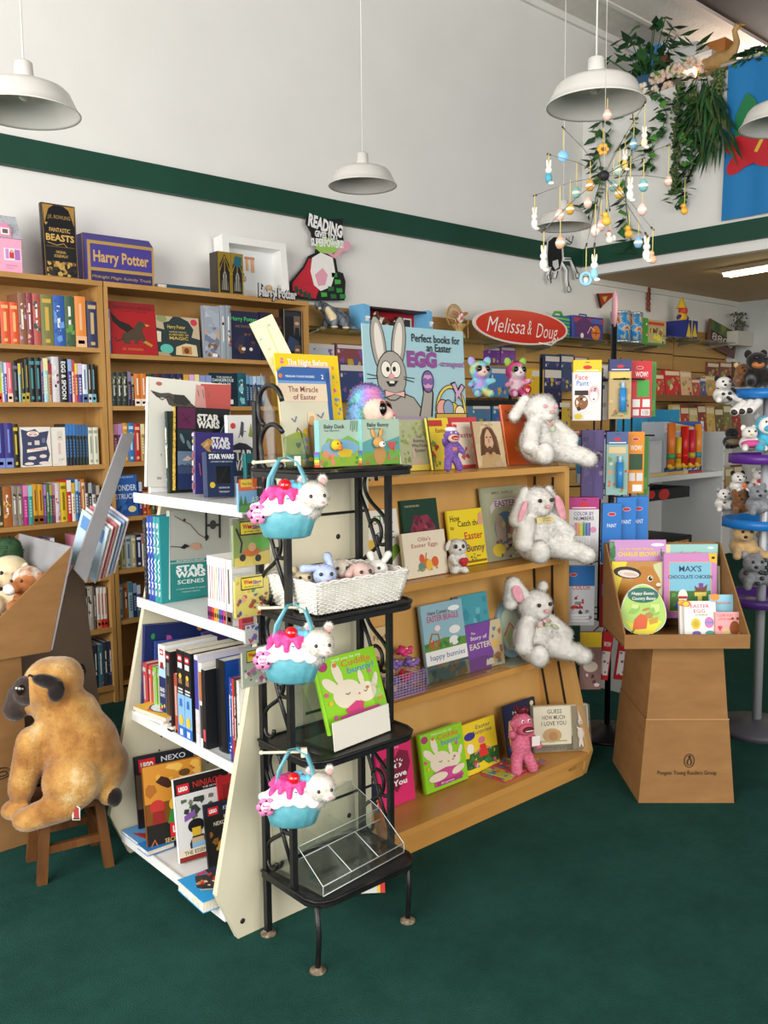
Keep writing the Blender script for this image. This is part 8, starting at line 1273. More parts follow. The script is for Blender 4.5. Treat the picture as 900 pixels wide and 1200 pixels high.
loft('storage_box', 'small white carton on the loft between the tall white one and the goose', 'box', 829, 66, 7.0, lambda t, H: (MB().box((-.09, -.1, 0), (.09, .1, H-.02), M('f0f0ea', .5)).build('box_body', t), MB().box((-.095, -.105, H-.03), (.095, .105, H), M('e0e0dc', .5)).build('lid', t)))
loft('storage_box', 'long orange-brown carton lying on the loft behind the white cartons', 'box', 818, 60, 7.42, lambda t, H: (MB().box((-.3, -.1, 0), (.3, .1, H), M('b8743a', .7)).build('box_body', t), MB().box((-.3, -.105, H*.5), (.3, -.1, H*.5+.04), 'd8b080').build('tape', t)))
gl = glow('warm_lamp_globe', 'ffc890', 2.5)
loft('globe_lamp', 'small glowing warm round lamp among the loft flowers', 'lamp', 810, 78, 6.83, lambda t, H: (MB().ell((0, 0, H-.05), .05, gl).build('glass_globe', t), MB().lathe([(0, 0), (.04, 0), (.03, H-.08), (0, H-.08)], '8a6a4a', 14).build('base', t)))
def bouquet(t, H=0):
    m = MB(); ml = MB(); R2 = random.Random(3)
    for k in range(26):
        c = V((-.26+.48*k/25, R2.uniform(-.08, .05), R2.uniform(-.02, .22)))
        for j in range(6): m.ell(c+V((.032*cos(j*1.05), -.01, .032*sin(j*1.05))), (.026, .012, .026), M(('e8e0d0', 'e0c8b8', 'd8c0b0')[k % 3], .8), 6, 5)
        m.ell(c+V((0, -.022, 0)), .010, 'd8b060', 6, 5); leaf(ml, c, V((R2.uniform(-1, 1), -.4, R2.uniform(-1, .3))), .10, LG_[2], .5)
    m.build('blossoms', t); ml.build('foliage', t); MB().box((-.26, -.05, -.0), (.24, .07, .05), '7a5a3a').build('planter', t)
loft('flower_arrangement', 'white and blush artificial flower arrangement along the loft edge', 'flowers', 790, 96, 6.86, bouquet)
def goose(t, H=0):
    GM = NM('tan_wood_goose', [(.3, 'a8824e'), (.7, 'c4a06a')], 8, r=.6)
    blob('body', t, [((-.06, 0, .10), (.16, .08, .085)), ((-.19, 0, .13), (.06, .04, .03), (0, .4, 0)), ('c', (.05, 0, .13), (.10, 0, .21), .05, .03), ('c', (.10, 0, .21), (.07, 0, .33), .03, .024), ('c', (.07, 0, .33), (.10, 0, .36), .024, .03)], GM, .01, 4); t.scale = (.84,)*3; t.location.z += .05; MB().box((-.2, -.06, -.06), (.06, .06, .02), '8a6a44').build('stand_block', t); MB().tube([(.12, 0, .36), (.18, 0, .345)], [.018, .004], 'b8803a', 8).build('beak', t); MB().ell((.115, -.028, .368), .007, EYE_B).build('eye', t)
loft('goose_figure', 'tan wooden goose figure standing on the loft edge', 'figure', 851, 72, 6.80, goose)
# ------------------------------------------------------------------ egg mobile
HB = at(708, 206, d=3.0); t = T('egg_mobile', 'wire mobile with black ball hub and thin rods hanging under the lamp', 'mobile', HB); WR = M('8a8680', .35, .7)
MB().ell((0, 0, 0), .0175, M('17171a', .6), 16, 12).build('hub', t); MB().tube([(0, 0, .015), (0, 0, 2.5)], .0012, 'c8c4b8', 5).build('cord', t)
for k, (u, v, dd) in enumerate(((660, 150, .3), (643, 181, -.1), (627, 229, .1), (637, 270, -.3), (732, 160, .3), (783, 170, .35), (755, 122, .2), (764.6, 268, -.1), (757.6, 275, -.3), (687, 288, -.25), (696.5, 288, -.35), (714.6, 246, .3), (710.6, 246, -.2), (754, 186, -.25), (802, 212, .45))):
    q = at(u, v, d=3.0+dd)-HB; MB().tube([(0, 0, 0), q*.5+V((0, 0, .01)), q], .0011, WR, 5).build('rod', t); MB().tube([q*.97, q*1.03], .0032, '4a3f38', 6).build('rod_tip', t)
O = [(626.5, 229, 258, 'bunny', 'e8e4dc', .1), (637, 272, 305, 'bunny', 'e8e0d0', -.3), (643, 181, 204, 'bunny', '4a9ab0', -.1), (656, 218, 251.5, 'egg', 'e8c0b0', -.1), (656.5, 258, 284, 'egg', 'e0b090', -.25), (660, 152, 183, 'disc', '8ac4ee', .3), (668, 211, 244.5, 'egg', 'd8a840', .0), (675.5, 192, 225.5, 'egg', '8abcb4', .1), (686.6, 290, 326, 'ring', '8ac0d8', -.25), (689, 208, 237.5, 'egg', 'e8c8b8', .1), (691.5, 190, 217, 'egg', 'd89a4a', .0), (696.4, 290, 316, 'bunny', '8ac0d0', -.35), (697.5, 240, 270, 'egg', 'e4ccc0', -.2), (704, 236, 264, 'egg', 'e8b0a8', -.1), (706.8, 150, 175, 'flower', 'd8a03a', .1), (710.6, 216, 257, 'chick', 'e0b440', -.2), (711.8, 116, 134.5, 'egg', 'e8bcaa', .05), (714.6, 248, 279, 'hen', 'e8e0d4', .3), (718.6, 186, 217.5, 'egg', '8ab8b4', .1), (724, 178, 199, 'egg', 'a0c8c0', .2), (725.6, 175, 226, 'egg', 'dcae4a', .0), (732.4, 162, 189, 'bunny', 'e0c060', .3), (737, 248, 272, 'chick', 'dca83c', .1), (738.4, 184, 224, 'bunny', 'e8e4da', -.1), (742.6, 136, 168.5, 'egg', '7ab0cc', .25), (748, 256, 283.6, 'egg', '8ab4d4', .0), (752.6, 210, 245, 'egg', 'e4c4b8', -.2), (754, 187, 217, 'egg', '7ab0b0', -.25), (755, 123, 163, 'bunny', 'e8d8b8', .2), (757.6, 275, 294, 'bunny', 'e8dcd4', -.3), (764.5, 268, 302, 'chick', 'e0b08a', -.1), (783, 171, 212, 'egg', 'e4c0ac', .35), (802, 212, 245.5, 'chick', 'd8a43a', .45)]
STR = M('dcc870', .8); WN = {'egg': 'painted egg', 'bunny': 'bunny', 'disc': 'flat disc', 'ring': 'ring', 'flower': 'flower', 'chick': 'chick', 'hen': 'hen'}
for k, (u, v0, v1, kd, c, dd) in enumerate(O):
    q0, q = at(u, v0, d=3.0+dd), at(u, v1, d=3.0+dd); i = ORD[k] if k < 29 else ('thirtieth', 'thirty-first', 'thirty-second', 'last')[k-29]
    o = T(kd+'_ornament' if kd != 'egg' else 'egg_ornament', f'{cname(c)} {WN[kd]} on yellow string, {i} mobile ornament from the long wall', 'ornament', q, (0, 0, IR), 'egg mobile ornaments'); L = q0.z-q.z; m = MB(); C_ = M(c, .45); s = 1.0
    MB().tube([(0, 0, .016), (0, 0, L)], .0014, STR, 5).build('string', o)
    if kd == 'egg': m.lathe([(0, -.020), (.009, -.018), (.0145, -.008), (.0145, 0), (.011, .011), (.005, .018), (0, .020)], C_, 14).build('shell', o); MB().lathe([(.0148, -.006), (.0152, -.002), (.0148, .002)], 'f0e8d0', 14).build('band', o)
    elif kd == 'bunny':
        m.ell((0, 0, -.012), (.012, .010, .018), C_, 10, 8).ell((0, -.001, .012), .011, 'ece8e0', 10, 8).build('body', o)
        for sx in (-.005, .005): MB().ell((sx, 0, .032), (.0036, .003, .014), 'ece8e0', 8, 6, (0, sx*20, 0)).build('ear', o)
        MB().ell((.008, -.004, -.03), (.010, .008, .006), 'ece8e0', 8, 6).build('foot', o)
    elif kd == 'disc': m.lathe([(0, -.002), (.020, -.002), (.020, .002), (0, .002)], C_, 28, Matrix.Rotation(pi/2, 4, 'X')).build('disc', o)
    elif kd == 'ring': m.tube([(.016*cos(2*pi*i/20), 0, -.002+.018*sin(2*pi*i/20)) for i in range(20)], .005, C_, 8, True).build('ring', o); MB().ell((0, 0, -.006), (.007, .006, .010), 'ece8e0', 8, 6).build('bunny_figure', o)
    elif kd == 'flower':
        for j in range(6): m.ell((.013*cos(j*1.05), 0, .013*sin(j*1.05)), (.009, .006, .009), C_, 8, 6)
        m.build('petals', o); MB().ell((0, -.006, 0), .006, '7a5a24', 8, 6).build('flower_centre', o)
    else:
        m.ell((0, 0, -.006), (.015, .011, .014), C_, 10, 8).ell((-.004, 0, .013), .010, C_, 10, 8).build('body', o); MB().ell((-.014, -.003, .012), (.005, .004, .003), 'd8742a', 8, 6).build('beak', o)
        if kd == 'hen': MB().ell((-.004, 0, .025), (.006, .003, .005), 'd8303a', 8, 6).build('comb', o); MB().ell((.016, 0, .0), (.008, .004, .012), 'e8e0d4', 8, 6).build('tail', o)
# ------------------------------------------------------------------ spinner rack of toy packets
SX_, SY_ = 3.62, 2.44; t = T('spinner_rack', 'black wire spinner rack hung with toy packets beside the birch display', 'rack', (SX_, SY_, 0)); BK = M('101011', .4, 0, .5)
MB().tube([(0, 0, .03), (0, 0, 1.98)], .014, BK, 10).build('pole', t); RACK = t; MB().lathe([(0, .05), (.03, .05), (.05, .03), (.17, .012), (.175, 0), (0, 0)], BK, 24).build('base', t)
ca, sa = cos(IR), sin(IR)
for z in (.60, .93, 1.22, 1.46, 1.72):
    m = MB()
    for w_ in (.15,): m.tube([(w_*cos(2*pi*i/20), w_*sin(2*pi*i/20), z) for i in range(20)], .004, BK, 6, True)
    for k in range(4): a = IR+k*pi/2; m.tube([(0, 0, z), (.20*cos(a), .20*sin(a), z)], .004, BK, 6)
    m.build('wire_ring_lattice', t)
for k in range(4): a = IR+pi/4+k*pi/2; MB().tube([(.1*cos(a), .1*sin(a), .58), (.1*cos(a), .1*sin(a), 1.76)], .005, BK, 6).build('upright', t)
tp = at(715.5, 372, d=4.23); tz = at(715.5, 392, d=4.23).z
m = MB(); m.lathe([(0, -.004), (.085, -.004), (.085, .004), (0, .004)], M('d8a0a8', .4), 28, Matrix.Translation((0, 0, tp.z+.03)) @ Matrix.Rotation(IR-.13, 4, 'Z') @ Matrix.Rotation(pi/2, 4, 'Y')); m.build('paddle_sign', t, label='pink round sign seen edge-on')
gk = 'packets on the spinner rack'; d0 = 4.02
def P_(l, a, c, it, d=d0, tt=None, s=False, **k):
    o = fac(l, 'toy_packet', 'toy packet', *a, d=d, t=.022, c=c, items=it, group=gk, tag_top=tt, sleeve=s, **k); e = V((SX_, SY_, 0)); q = at((a[0]+a[2])/2, a[1]+2, d=d+.012)-e
    MB().tube([(0, 0, q.z), q, q+V((-.01, -.012, .012))], .003, BK, 6).build('hook', RACK); return o
P_('yellow-topped face painting packet with two painted faces on the spinner rack', (671, 422, 704, 493), 'e8e6e2', [('t', 'Face', .3, .68, .08, 'd8402c', .44), ('t', 'Paint', .34, .58, .08, '3a70c0', .44), ('e', .3, .3, .24, .26, '8a5a34'), ('n', 8, ('d8802c', 'f0e8d8', '2a1a14'), .12, .16, .48, .44, .09), ('r', .06, .42, .54, .5, '2a1a14'), ('e', .74, .44, .2, .3, 'd8b8b0'), ('e', .74, .4, .14, .2, 'e8e4e4'), ('n', 6, ('d880a0', '6a5a60'), .62, .3, .86, .54, .05), ('e', .2, .07, .14, .1, 'e8c82c'), ('r', .4, .02, .98, .1, 'f4f2f0')], tt='e8c21c')
P_('blue-headed water art packet with clear bottle, upper tier of the spinner rack', (713, 421, 739, 491), 'b8a070', [('n', 18, ('8a7a50', 'c8b080', '7a9a5a', 'a8683a', '6a5a3a'), .04, .04, .96, .68, .12), ('r', .05, .68, .95, .78, 'd8c060')], d=4.06, tt='343a6a', s=True)
P_('red wow packet with green card squares on the spinner rack', (739, 423, 763, 489), 'c4202c', [('t', 'WOW!', .5, .72, .09, 'f0ece8', .6), ('r', .28, .36, .88, .66, '3f9a3a'), ('r', .08, .18, .44, .32, 'e0dcd8'), ('r', .56, .18, .92, .32, 'e0dcd8'), ('r', .1, .03, .4, .14, 'e0dcd8'), ('r', .5, .03, .92, .14, 'f4f2f0'), *[('r', .55+.05*k, .04, .57+.05*k, .13, '1a1a1a') for k in range(7)], *MD(.4, .88)], d=4.12)
P_('green card packet edge behind the red wow packet', (756, 424, 768, 488), '4a8f34', [('r', .1, .1, .9, .3, '5aa040')], d=4.2)
P_('white comic packet with pale picture behind the yellow face painting packet', (690, 428, 712, 492), 'd8d4d0', [('n', 10, ('b0a8a0', 'e8c83a', '6a6a70'), .05, .05, .95, .95, .14)], d=4.22)
P_('teal-edged water art packet with blue bottle, middle tier of the spinner rack', (710, 506, 735, 580), '8ab0a8', [('n', 14, ('c8683a', 'd89a6a', '7a9a5a', 'e0d0b0', 'b05030'), .08, .04, .96, .66, .12), ('r', .1, .66, .9, .76, 'd8c090')], tt='4a5a8a', s=True)
P_('orange packet with dark green chalk panel, middle tier of the spinner rack', (735, 506, 754, 578), 'e08a1c', [('t', 'WOW!', .5, .70, .08, 'f0ece8', .7), ('r', .08, .38, .9, .64, '244a28'), ('r', .1, .2, .45, .33, 'd8d8d8'), ('r', .55, .2, .92, .33, 'd8d8d8'), ('r', .3, .03, .9, .14, 'f0eeea'), *MD(.45, .88, .2)], d=4.08)
P_('green packet edge behind the orange chalk packet', (748, 512, 759, 580), '3f8a30', [('r', .1, .1, .9, .3, '5aa040')], d=4.16)
P_('dark purple packet facing aside on the spinner rack, nearer the birch display', (681, 504, 694, 584), '4a3a6a', [('n', 6, ('5a4a7a', '3a2a58'), .05, .1, .95, .9, .3)], d=4.0)
P_('dark purple packet with horse picture on the spinner rack, nearer the pole', (693, 504, 707, 585), '54447a', [('n', 8, ('3a2a58', '8a7a9a', '2a2024'), .1, .2, .95, .7, .25)], d=4.04)
P_('narrow sky blue and yellow packet peeping from behind the purple packets', (676, 512, 684, 566), '4aa0d8', [('e', .6, .6, .3, .3, 'e8c83a'), ('r', 0, 0, 1, .2, 'e0d8c8')], d=4.1)
P_('magenta-topped colouring packet with row of felt pens on the spinner rack', (666, 583, 701, 653), 'dcdadc', [('t', 'COLOR BY', .5, .70, .06, '5a3a8a', .66), ('t', 'NUMBERS', .5, .62, .06, '3a3a4a', .66), *[('r', .2+.09*k, .12, .27+.09*k, .36, 'f0f0f2') for k in range(6)], *[('r', .2+.09*k, .36, .27+.09*k, .58, c) for k, c in enumerate(('d880a0', 'e8a83a', 'e8d83a', '4aa06a', '3a70b0', '7a6ab0'))], ('n', 12, ('b8b4b8', 'c8c4c8'), .05, .05, .95, .6, .04), ('e', .82, .46, .1, .1, 'd890b0')], d=3.96, tt='b0307a')
for k, (u0, u1, v) in enumerate(((705, 727, 590), (722, 744, 583), (736, 758, 582))): P_(f'bright blue packet behind the lilac comic book, {("first", "second", "third")[k]} from the birch display', (u0, v, u1, 660), '2a78c8', [*MD(.5, .82, .2), ('t', 'PAINT', .5, .6, .06, 'e0e8f0', .5)], d=4.0+.05*k)
P_('blue-topped wipe-clean picture packet with red creature drawing on the spinner rack', (665, 663, 696, 733), 'd4d8dc', [('r', 0, .66, 1, 1, '2a72b8'), ('t', 'COLOR', .5, .60, .07, 'd8403a', .7), ('n', 9, ('c83a34', 'a82a28', '8a2420'), .1, .28, .6, .5, .12), ('n', 10, ('3a3a40', '8a8a94', 'e8e8ea'), .05, .1, .98, .4, .1), *[('r', .1, .06+.05*k, .8, .09+.05*k, 'f0f0f2') for k in range(3)], *MD(.2, .85, .13)], d=3.96)
P_('red packet edge-on with white panels, lower tier of the spinner rack', (703, 662, 718, 735), 'a8242c', [('r', .1, .5, .9, .7, '6a8aa8'), ('n', 6, ('d8d0d0', 'c83a3a'), .05, .1, .95, .5, .2)], d=4.1)
P_('yellow-topped packet with animal face, lowest tier of the spinner rack', (679, 741, 704, 808), '8a6a64', [('r', 0, .74, 1, 1, 'd8b820'), ('e', .5, .4, .34, .26, 'd8c8b8'), ('n', 8, ('6a4a40', 'e0d0c8', '4a3430'), .05, .05, .95, .65, .14)], d=3.98)
for k, (u0, u1) in enumerate(((700, 712), (720, 733))): o = P_(f'red and white spined packet hanging askew on the lowest tier, {("nearer the yellow-topped one", "nearer the cardboard stand")[k]}', (u0, 740, u1, 796), 'b01c24', [('r', .1, .1, .9, .6, 'd8d0cc'), ('t', 'WOW', .5, .7, .1, 'f0ece8', .7), ('n', 6, ('6a5a54', '8a3a34'), .1, .1, .9, .6, .2)], d=4.0+.04*k); o.rotation_euler[1] = .12
# wire rack behind the birch display top
p, q = at(552, 468, y=3.60), at(622, 468, y=3.60); t = T('wire_rack', 'black wire shelf rack behind the birch display carrying the big-eyed toys', 'rack', (p.x-.25, 3.52, 0)); w_ = q.x-p.x+.25
for z in (p.z-.006, p.z-.36): m = MB(); m.box((0, 0, z-.03), (w_, .012, z), BK).box((0, .24, z-.03), (w_, .25, z), BK); [m.tube([(w_*i/14, 0, z), (w_*i/14, .25, z)], .004, BK, 5) for i in range(15)]; m.build('wire_shelf_grid', t)
for x in (0, w_): 
    for y in (0, .25): MB().tube([(x, y, 0), (x, y, p.z+(.26 if x else .0))], .011, BK, 8).build('post', t)
# ------------------------------------------------------------------ white toy gondola
GY = 2.62; x0, x1 = at(757, 640, y=GY).x, at(846, 640, y=GY).x; t = T('toy_gondola', 'small white metal gondola with boxed bath toys behind the cardboard stand', 'shelving unit', (x0, GY, 0)); w_ = x1-x0; GW = M('b9bab8', .5); zt = at(840, 506, y=GY).z; zs_ = at(800, 556, y=GY).z
MB().box((w_-.02, 0, 0), (w_, .42, zt), GW).build('side_panel', t); MB().box((0, 0, 0), (.02, .42, zt), GW).build('side_panel', t); MB().box((.02, .4, 0), (w_-.02, .42, zt), GW).build('back_panel', t)
for z in (zs_, .62, .12): MB().box((.02, 0, z-.03), (w_-.02, .4, z), M('d0cfca', .4)).build('shelf', t)
for k in range(6): MB().box((w_-.011, -.002, zt-.12-k*.09), (w_-.006, 0, zt-.112-k*.09), '2a2a28').build('peg_hole', t)
o = fac('clear-wrapped bag of coloured bath toy tubes lettered box set on the white gondola', 'toy_set', 'toy set', 777, 488, 823, 551, y=GY+.02, t=.14, c='a8b0b8', items=[('r', 0, .8, 1, 1, 'c8d0dc'), ('p', [(0, .86), (.6, .98), (.9, .9), (.3, .82)], 'd8b060'), ('p', [(.1, 1), (.9, 1), (1, .86), (.6, .92)], '3a5aa0'), ('r', .02, .02, .98, .14, '2a3a6a'), ('t', 'HYDRO', .3, .06, .06, '4a90d0', .4), ('t', 'BOX SET', .72, .06, .06, 'f0f0f0', .42), ('r', 0, 0, 1, .03, 'c8302c')], z=zs_+.001)
w2, h2 = .24, .36
for k, (x, c, hh, c2) in enumerate(((.05, 'e0782c', .24, '3f9a5a'), (.125, 'e8c02c', .16, 'd86a2c'), (.19, 'd8241c', .22, 'd8241c'), (.265, 'c82838', .2, 'b8a83a'), (.335, 'e0862c', .23, '3a8a9a'))): MB().tube([(x, -.018, .05), (x, -.018, .05+hh)], .022 if k != 1 else .016, M(c, .3), 12).tube([(x, -.018, .09), (x, -.018, .12)], .023 if k != 1 else .017, M(c2, .3), 12).ell((x, -.018, .05), (.03, .02, .02), M('e0b02c', .3)).build('toy_tube', o)
fac('bright blue carton with small star print on the white gondola top', 'carton', 'box', 758, 468, 796, 505, y=GY+.16, t=.2, c='1f86b0', items=[('n', 14, ('d8e0e8', 'd8b83a', '3aa0c8'), .05, .05, .95, .95, .02), ('t', 'BW', .2, .16, .12, 'e8f0f4', .22)], z=zt-.045)
fac('pale grey carton standing at the back of the white gondola shelf', 'carton', 'box', 757, 508, 776, 550, y=GY+.03, t=.1, c='c4c6c8', items=[('r', .1, .1, .9, .9, 'cdcfd0')], z=zs_+.001)
fac('flat yellow paper lying on the white gondola shelf', 'paper_sheet', 'paper', 757, 552, 806, 556, y=GY+.005, t=.1, c='d8c080', items=[('r', .5, .1, .9, .9, 'd8a050')], z=zs_+.001)
fac('black toy box with red oval logo lying on another under the bath toys', 'toy_box', 'toy box', 757, 570, 808, 583, y=GY+.03, t=.3, c='1b1a18', items=[('e', .4, .5, .12, .07, 'c8302c'), ('e', .12, .6, .08, .05, 'c8302c')], z=at(800, 584, y=GY).z)
fac('black framed picture puzzle box with bright panels on the white gondola', 'toy_box', 'toy box', 765, 584, 811, 618, y=GY+.03, t=.3, c='1a1918', items=[('r', .1, .1, .36, .86, '4a8ab0'), ('r', .38, .1, .66, .86, 'a8b03a'), ('r', .68, .1, .92, .86, 'b07a3a'), ('n', 14, ('c85a3a', '3a6a4a', 'e0d0a0', '6a4a2a'), .1, .1, .92, .86, .06)], z=.70)
# ------------------------------------------------------------------ plush carousel
CD = 4.3; cb_ = at(894, 640, d=CD); t = T('plush_carousel', 'round tiered plush stand with blue and purple trays behind the cardboard stand', 'display stand', (cb_.x, cb_.y, 0)); 
TR = [(at(894, 459, d=CD).z, 36, '1f6fb8'), (at(894, 534, d=CD).z, 41, '5a2a86'), (at(894, 609, d=CD).z, 46, '1f6fb8'), (at(894, 700, d=CD).z, 46, '4a2a70')]
MB().tube([(0, 0, .02), (0, 0, TR[0][0]+.05)], .022, M('b4b6ba', .4, .3), 12).build('pole', t); MB().lathe([(0, 0), (.2, 0), (.2, .03), (.03, .06), (0, .06)], M('4a4a50', .5), 24).build('base', t)
for z, r, c in TR: r = r/1040*CD; MB().lathe([(0, z-.035), (r-.02, z-.035), (r, z-.03), (r, z+.012), (r-.008, z+.012), (r-.008, z-.02), (0, z-.02)], M(c, .35), 32).build('tray', t)
PLM = {k: PL(k+'_small_plush', [(.3, a), (.7, b)]) for k, a, b in (('spotted', 'd8d4cc', 'f0ece6'), ('black', '0f0d0d', '26221f'), ('brown', '5a3418', '8a5a30'), ('grey', '6a6c70', '9a9ca0'), ('tan', 'b8945e', 'd0b080'), ('blue', '3a9ab8', '5ac0d8'), ('orange', 'b85a24', 'd87a3a'), ('cream', 'c8b894', 'e0d4b8'))}
def critter(label, u, v, d, mk, s=1.0, ear=None, spots=None, nose='17110f', extra=None, rz=IR):
    p = at(u, v, d=d); p.z += .010*s; o = T('plush_toy', label, 'plush toy', p, (0, 0, rz), 'small plush animals on the carousel'); o.scale = (s,)*3; mt = PLM[mk]
    blob('body', o, [((0, .01, .03), (.045, .04, .036)), ((-.012, -.018, .075), (.034, .032, .030)), ((-.02, -.045, .066), (.016, .014, .012)), ('c', (-.03, -.02, .02), (-.045, -.055, .008), .015, .014), ('c', (.03, -.02, .02), (.045, -.05, .008), .015, .014)], mt, .006, 3, 1300, .005, .0009)
    for x in (-.034, .014): MB().ell((x, .0, .098), (.012, .008, .014), ear or mt).build('ear', o)
    MB().ell((-.021, -.059, .069), (.006, .005, .005), nose, 8, 6).build('nose', o)
    for x in (-.026, .002): MB().ell((x, -.047, .084), .005, EYE_B, 8, 6).build('eye', o)
    if spots: R3 = random.Random(label); m = MB(); [m.ell((.045*cos(a)*.9, -.036+.02*abs(cos(a)), R3.uniform(.01, .09)), (.008, .01, .007), spots, 6, 5) for a in [R3.uniform(-2.8, -.3) for _ in range(12)]]; m.build('spot_pattern', o)
    if extra: MB().ell(*extra).build('scarf', o)
    return o
Z = lambda v: v
critter('black and tan plush hound with long ears on the top blue tray', 888, 456, 4.16, 'black', 1.5, PLM['black'], extra=((-.02, -.045, .062), (.02, .016, .012), 'a8683a'))
critter('brown plush terrier at the edge of the top blue tray', 871, 455, 4.2, 'brown', 1.0, PLM['tan'])
o = critter('white spotted plush dog flopped over the top blue tray edge', 849, 474, 4.28, 'spotted', 1.15, PLM['black'], '2a2624')
for k in range(3):
    p = at(866+9*k, 481-k, d=4.12); o = T('dangling_paw', f'white plush paw with black pad hanging below the top blue tray, {ORD[k]} along', 'plush toy', p, (0, 0, IR), 'plush paws under the tray'); blob('body', o, [('c', (.03, .03, .03), (-.02, 0, -.004), .02, .022)], PLM['spotted'], .005, 3, 500, .005, .0009); MB().ell((-.026, -.012, -.008), (.016, .012, .014), '2a2422').build('paw_pad', o)
critter('plain white plush kitten with pink dress on the purple tray', 879, 530, 4.15, 'spotted', 1.05, PLM['spotted'], None, 'd8b040', ((0, -.02, .028), (.05, .034, .018), M('c8508a', .8)))
critter('blue and white plush penguin with orange beak on the purple tray', 899, 531, 4.17, 'blue', 1.55, PLM['grey'], None, 'e0862c', ((-.014, -.036, .074), (.03, .018, .026), M('eeeae4', .9)))
critter('small dark plush dog in waistcoat beside the plain white kitten', 858, 527, 4.3, 'black', .95, PLM['brown'], extra=((0, -.018, .03), (.04, .034, .02), M('7a6a50', .8)))
for l, u, v, d, mk, s, e, sp in (('white dalmatian plush with black spots on the lower blue tray', 866, 580, 4.4, 'spotted', 1.0, 'black', '211d1c'), ('brown plush dog on the lower blue tray front', 868, 603, 4.2, 'brown', 1.0, 'brown', None), ('orange plush fox on the lower blue tray', 879, 592, 4.35, 'orange', .9, 'orange', None), ('black and white plush puppy on the lower blue tray', 872, 597, 4.28, 'black', .85, 'spotted', None), ('grey plush koala at the front of the lower blue tray', 889, 604, 4.13, 'grey', 1.25, 'grey', None), ('white plush cat with dark stripes at the lower blue tray edge', 849, 600, 4.3, 'spotted', 1.0, 'grey', '5a5a5e'), ('white plush bear with red bow on the lower blue tray', 891, 576, 4.4, 'spotted', 1.0, 'spotted', None), ('tan plush bear in the dark under the lower blue tray', 872, 655, 4.3, 'tan', 1.5, 'tan', None), ('grey striped plush cat in the dark under the lower blue tray', 884, 690, 4.25, 'grey', 1.5, 'grey', '3a3a3e'), ('cream plush dog at the frame edge under the lower blue tray', 899, 660, 4.4, 'cream', 1.3, 'cream', None)):
    critter(l, u, v, d, mk, s, PLM[e], sp, extra=((-.02, -.04, .045), (.016, .01, .01), 'c01f2a') if 'red bow' in l else None)
# ------------------------------------------------------------------ packets along the slatwall
WC = ('d8c090', 'c85a3a', '8a9a5a', 'e0d0b0', 'b08a5a', '6a4a34', 'd8a83a', 'a83a34')
def wallpack(l, u0, v0, u1, v1, c, cs=WC, y=4.70, nm='toy_packet', lean=.0, n=12, t=.04): return fac(l, nm, 'toy packet', u0, v0, u1, v1, y=y, t=t, c=c, items=[('n', n, cs, .05, .05, .95, .75, .11), ('r', .05, .8, .95, .95, cs[3])], group='packets along the slatwall', lean=lean)
def board(l, u0, u1, v, y=4.60): p, q = at(u0, v, y=y), at(u1, v, y=y); o = T('wall_shelf', l, 'shelf', (p.x, y-.03, p.z)); MB().box((0, 0, -.025), (q.x-p.x, WY-.031-y+.03, 0), M('5a3a1e', .6)).build('shelf_board', o); MB().box((0, -.008, -.03), (q.x-p.x, 0, .03), M('7a5028', .5)).build('shelf_lip', o)
board('dark wooden slatwall shelf of toy packets under the far glass shelf', 752, 838, 466); board('dark wooden slatwall shelf of toy packets below the first packet row', 760, 868, 521); board('dark wooden slatwall shelf lowest of the packet rows', 790, 872, 600)
K1 = 'c8a878 b83a34 c02c34 d8b08a b84a4a 3a5a9a c8a060'.split()
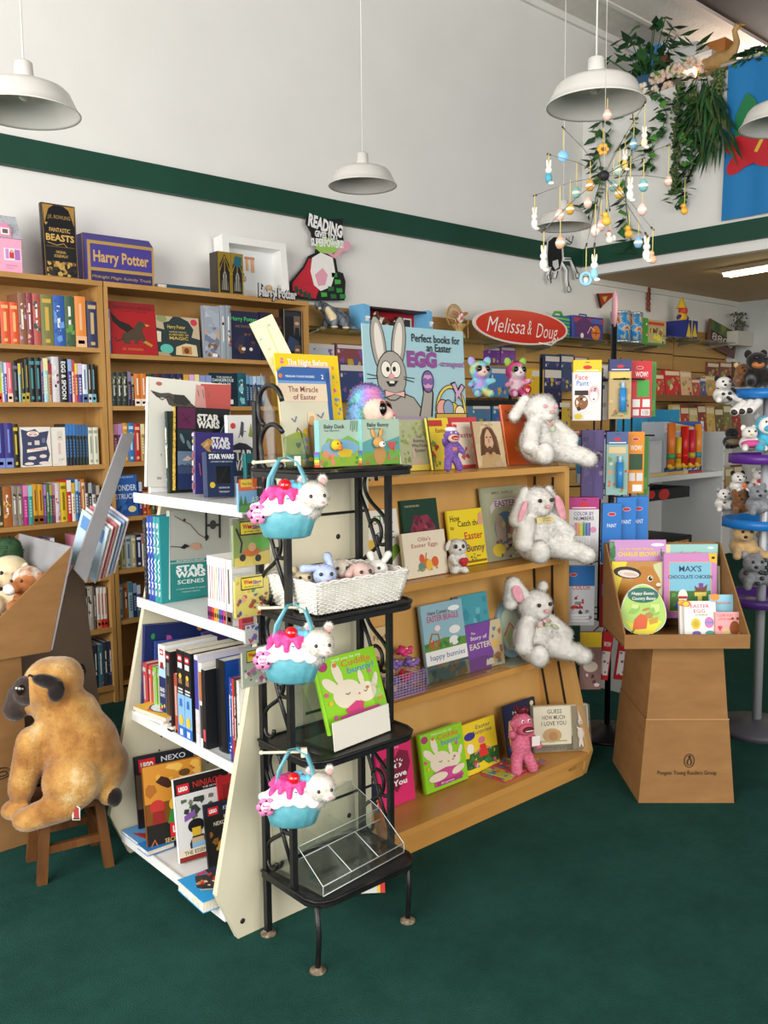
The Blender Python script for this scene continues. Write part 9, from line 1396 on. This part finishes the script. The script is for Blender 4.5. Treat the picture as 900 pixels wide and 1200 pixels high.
for k, (u0, u1, v0) in enumerate(((752, 768, 424), (768, 780, 438), (781, 799, 433), (799, 812, 435), (812, 822, 444), (822, 830, 442), (828, 842, 440))): wallpack(f'{cname(K1[k])} toy packet leaning on the upper dark wall shelf, {ORD[k]} from the red wow packet', u0, v0, u1, 465, K1[k], y=4.62, lean=.12)
K2 = 'd8c060 b03a34 c8b878 8a3a30 d0a858 6a5a3a 7a7a44 a83034'.split()
for k in range(8): wallpack(f'{cname(K2[k])} toy packet on the lower dark wall shelf, {ORD[k]} past the blue starry carton', 790+k*10, 474+2*(k % 3), 799.5+k*10, 519, K2[k], y=4.62, lean=.1)
K3 = 'c8b070 8a4a34 d8a83a 7a6a44 b04a3a a89a6a 6a4a3a'.split()
for k in range(7): wallpack(f'{cname(K3[k])} toy packet on the lowest dark wall shelf, {ORD[k]} past the white gondola', 800+k*10.5, 545+3*(k % 2), 810+k*10.5, 598, K3[k], y=4.62, lean=.1)
for k, (u0, u1) in enumerate(((828, 842), (843, 857), (858, 872))): wallpack(f'maroon patterned packet hung high on the slatwall, {ORD[k]} from the plush hound', u0, 424, u1, 452, ('7a4038', '8a5044', '6a3a30')[k], y=4.809, t=.02)
NB = ('4a5aa0', '8a5aa0', 'c8a83a', 'd8d0c8', 'a83a4a')
for k, (u0, v0, u1, v1, c) in enumerate(((362, 402, 392, 425, 'c8ccd0'), (394, 402, 428, 430, '8a4a50'), (398, 425, 428, 470, '3a4a78'), (366, 428, 396, 470, '7a4a6a'), (572, 406, 586, 426, '6a3a8a'), (587, 406, 604, 426, '8a4a9a'), (575, 430, 596, 465, '3f7ab8'), (638, 415, 656, 455, '2e3a66'), (657, 415, 672, 458, '3a4a70'), (637, 430, 658, 492, '26264a'), (622, 432, 637, 476, 'd8b020'), (673, 418, 690, 440, '9a3438'), (655, 470, 668, 505, 'c8a83a'), (655, 505, 680, 520, 'b03a3a'), (553, 474, 575, 500, '4a7a9a'), (577, 474, 606, 500, '2f6a9a'), (660, 522, 674, 548, 'c8b080'))):
    wallpack(f'{cname(c)} toy packet on the slatwall, {ORD[k]} between the dinosaur and spinner rack', u0, v0, u1, v1, c, NB, y=4.779, t=.05, n=9)
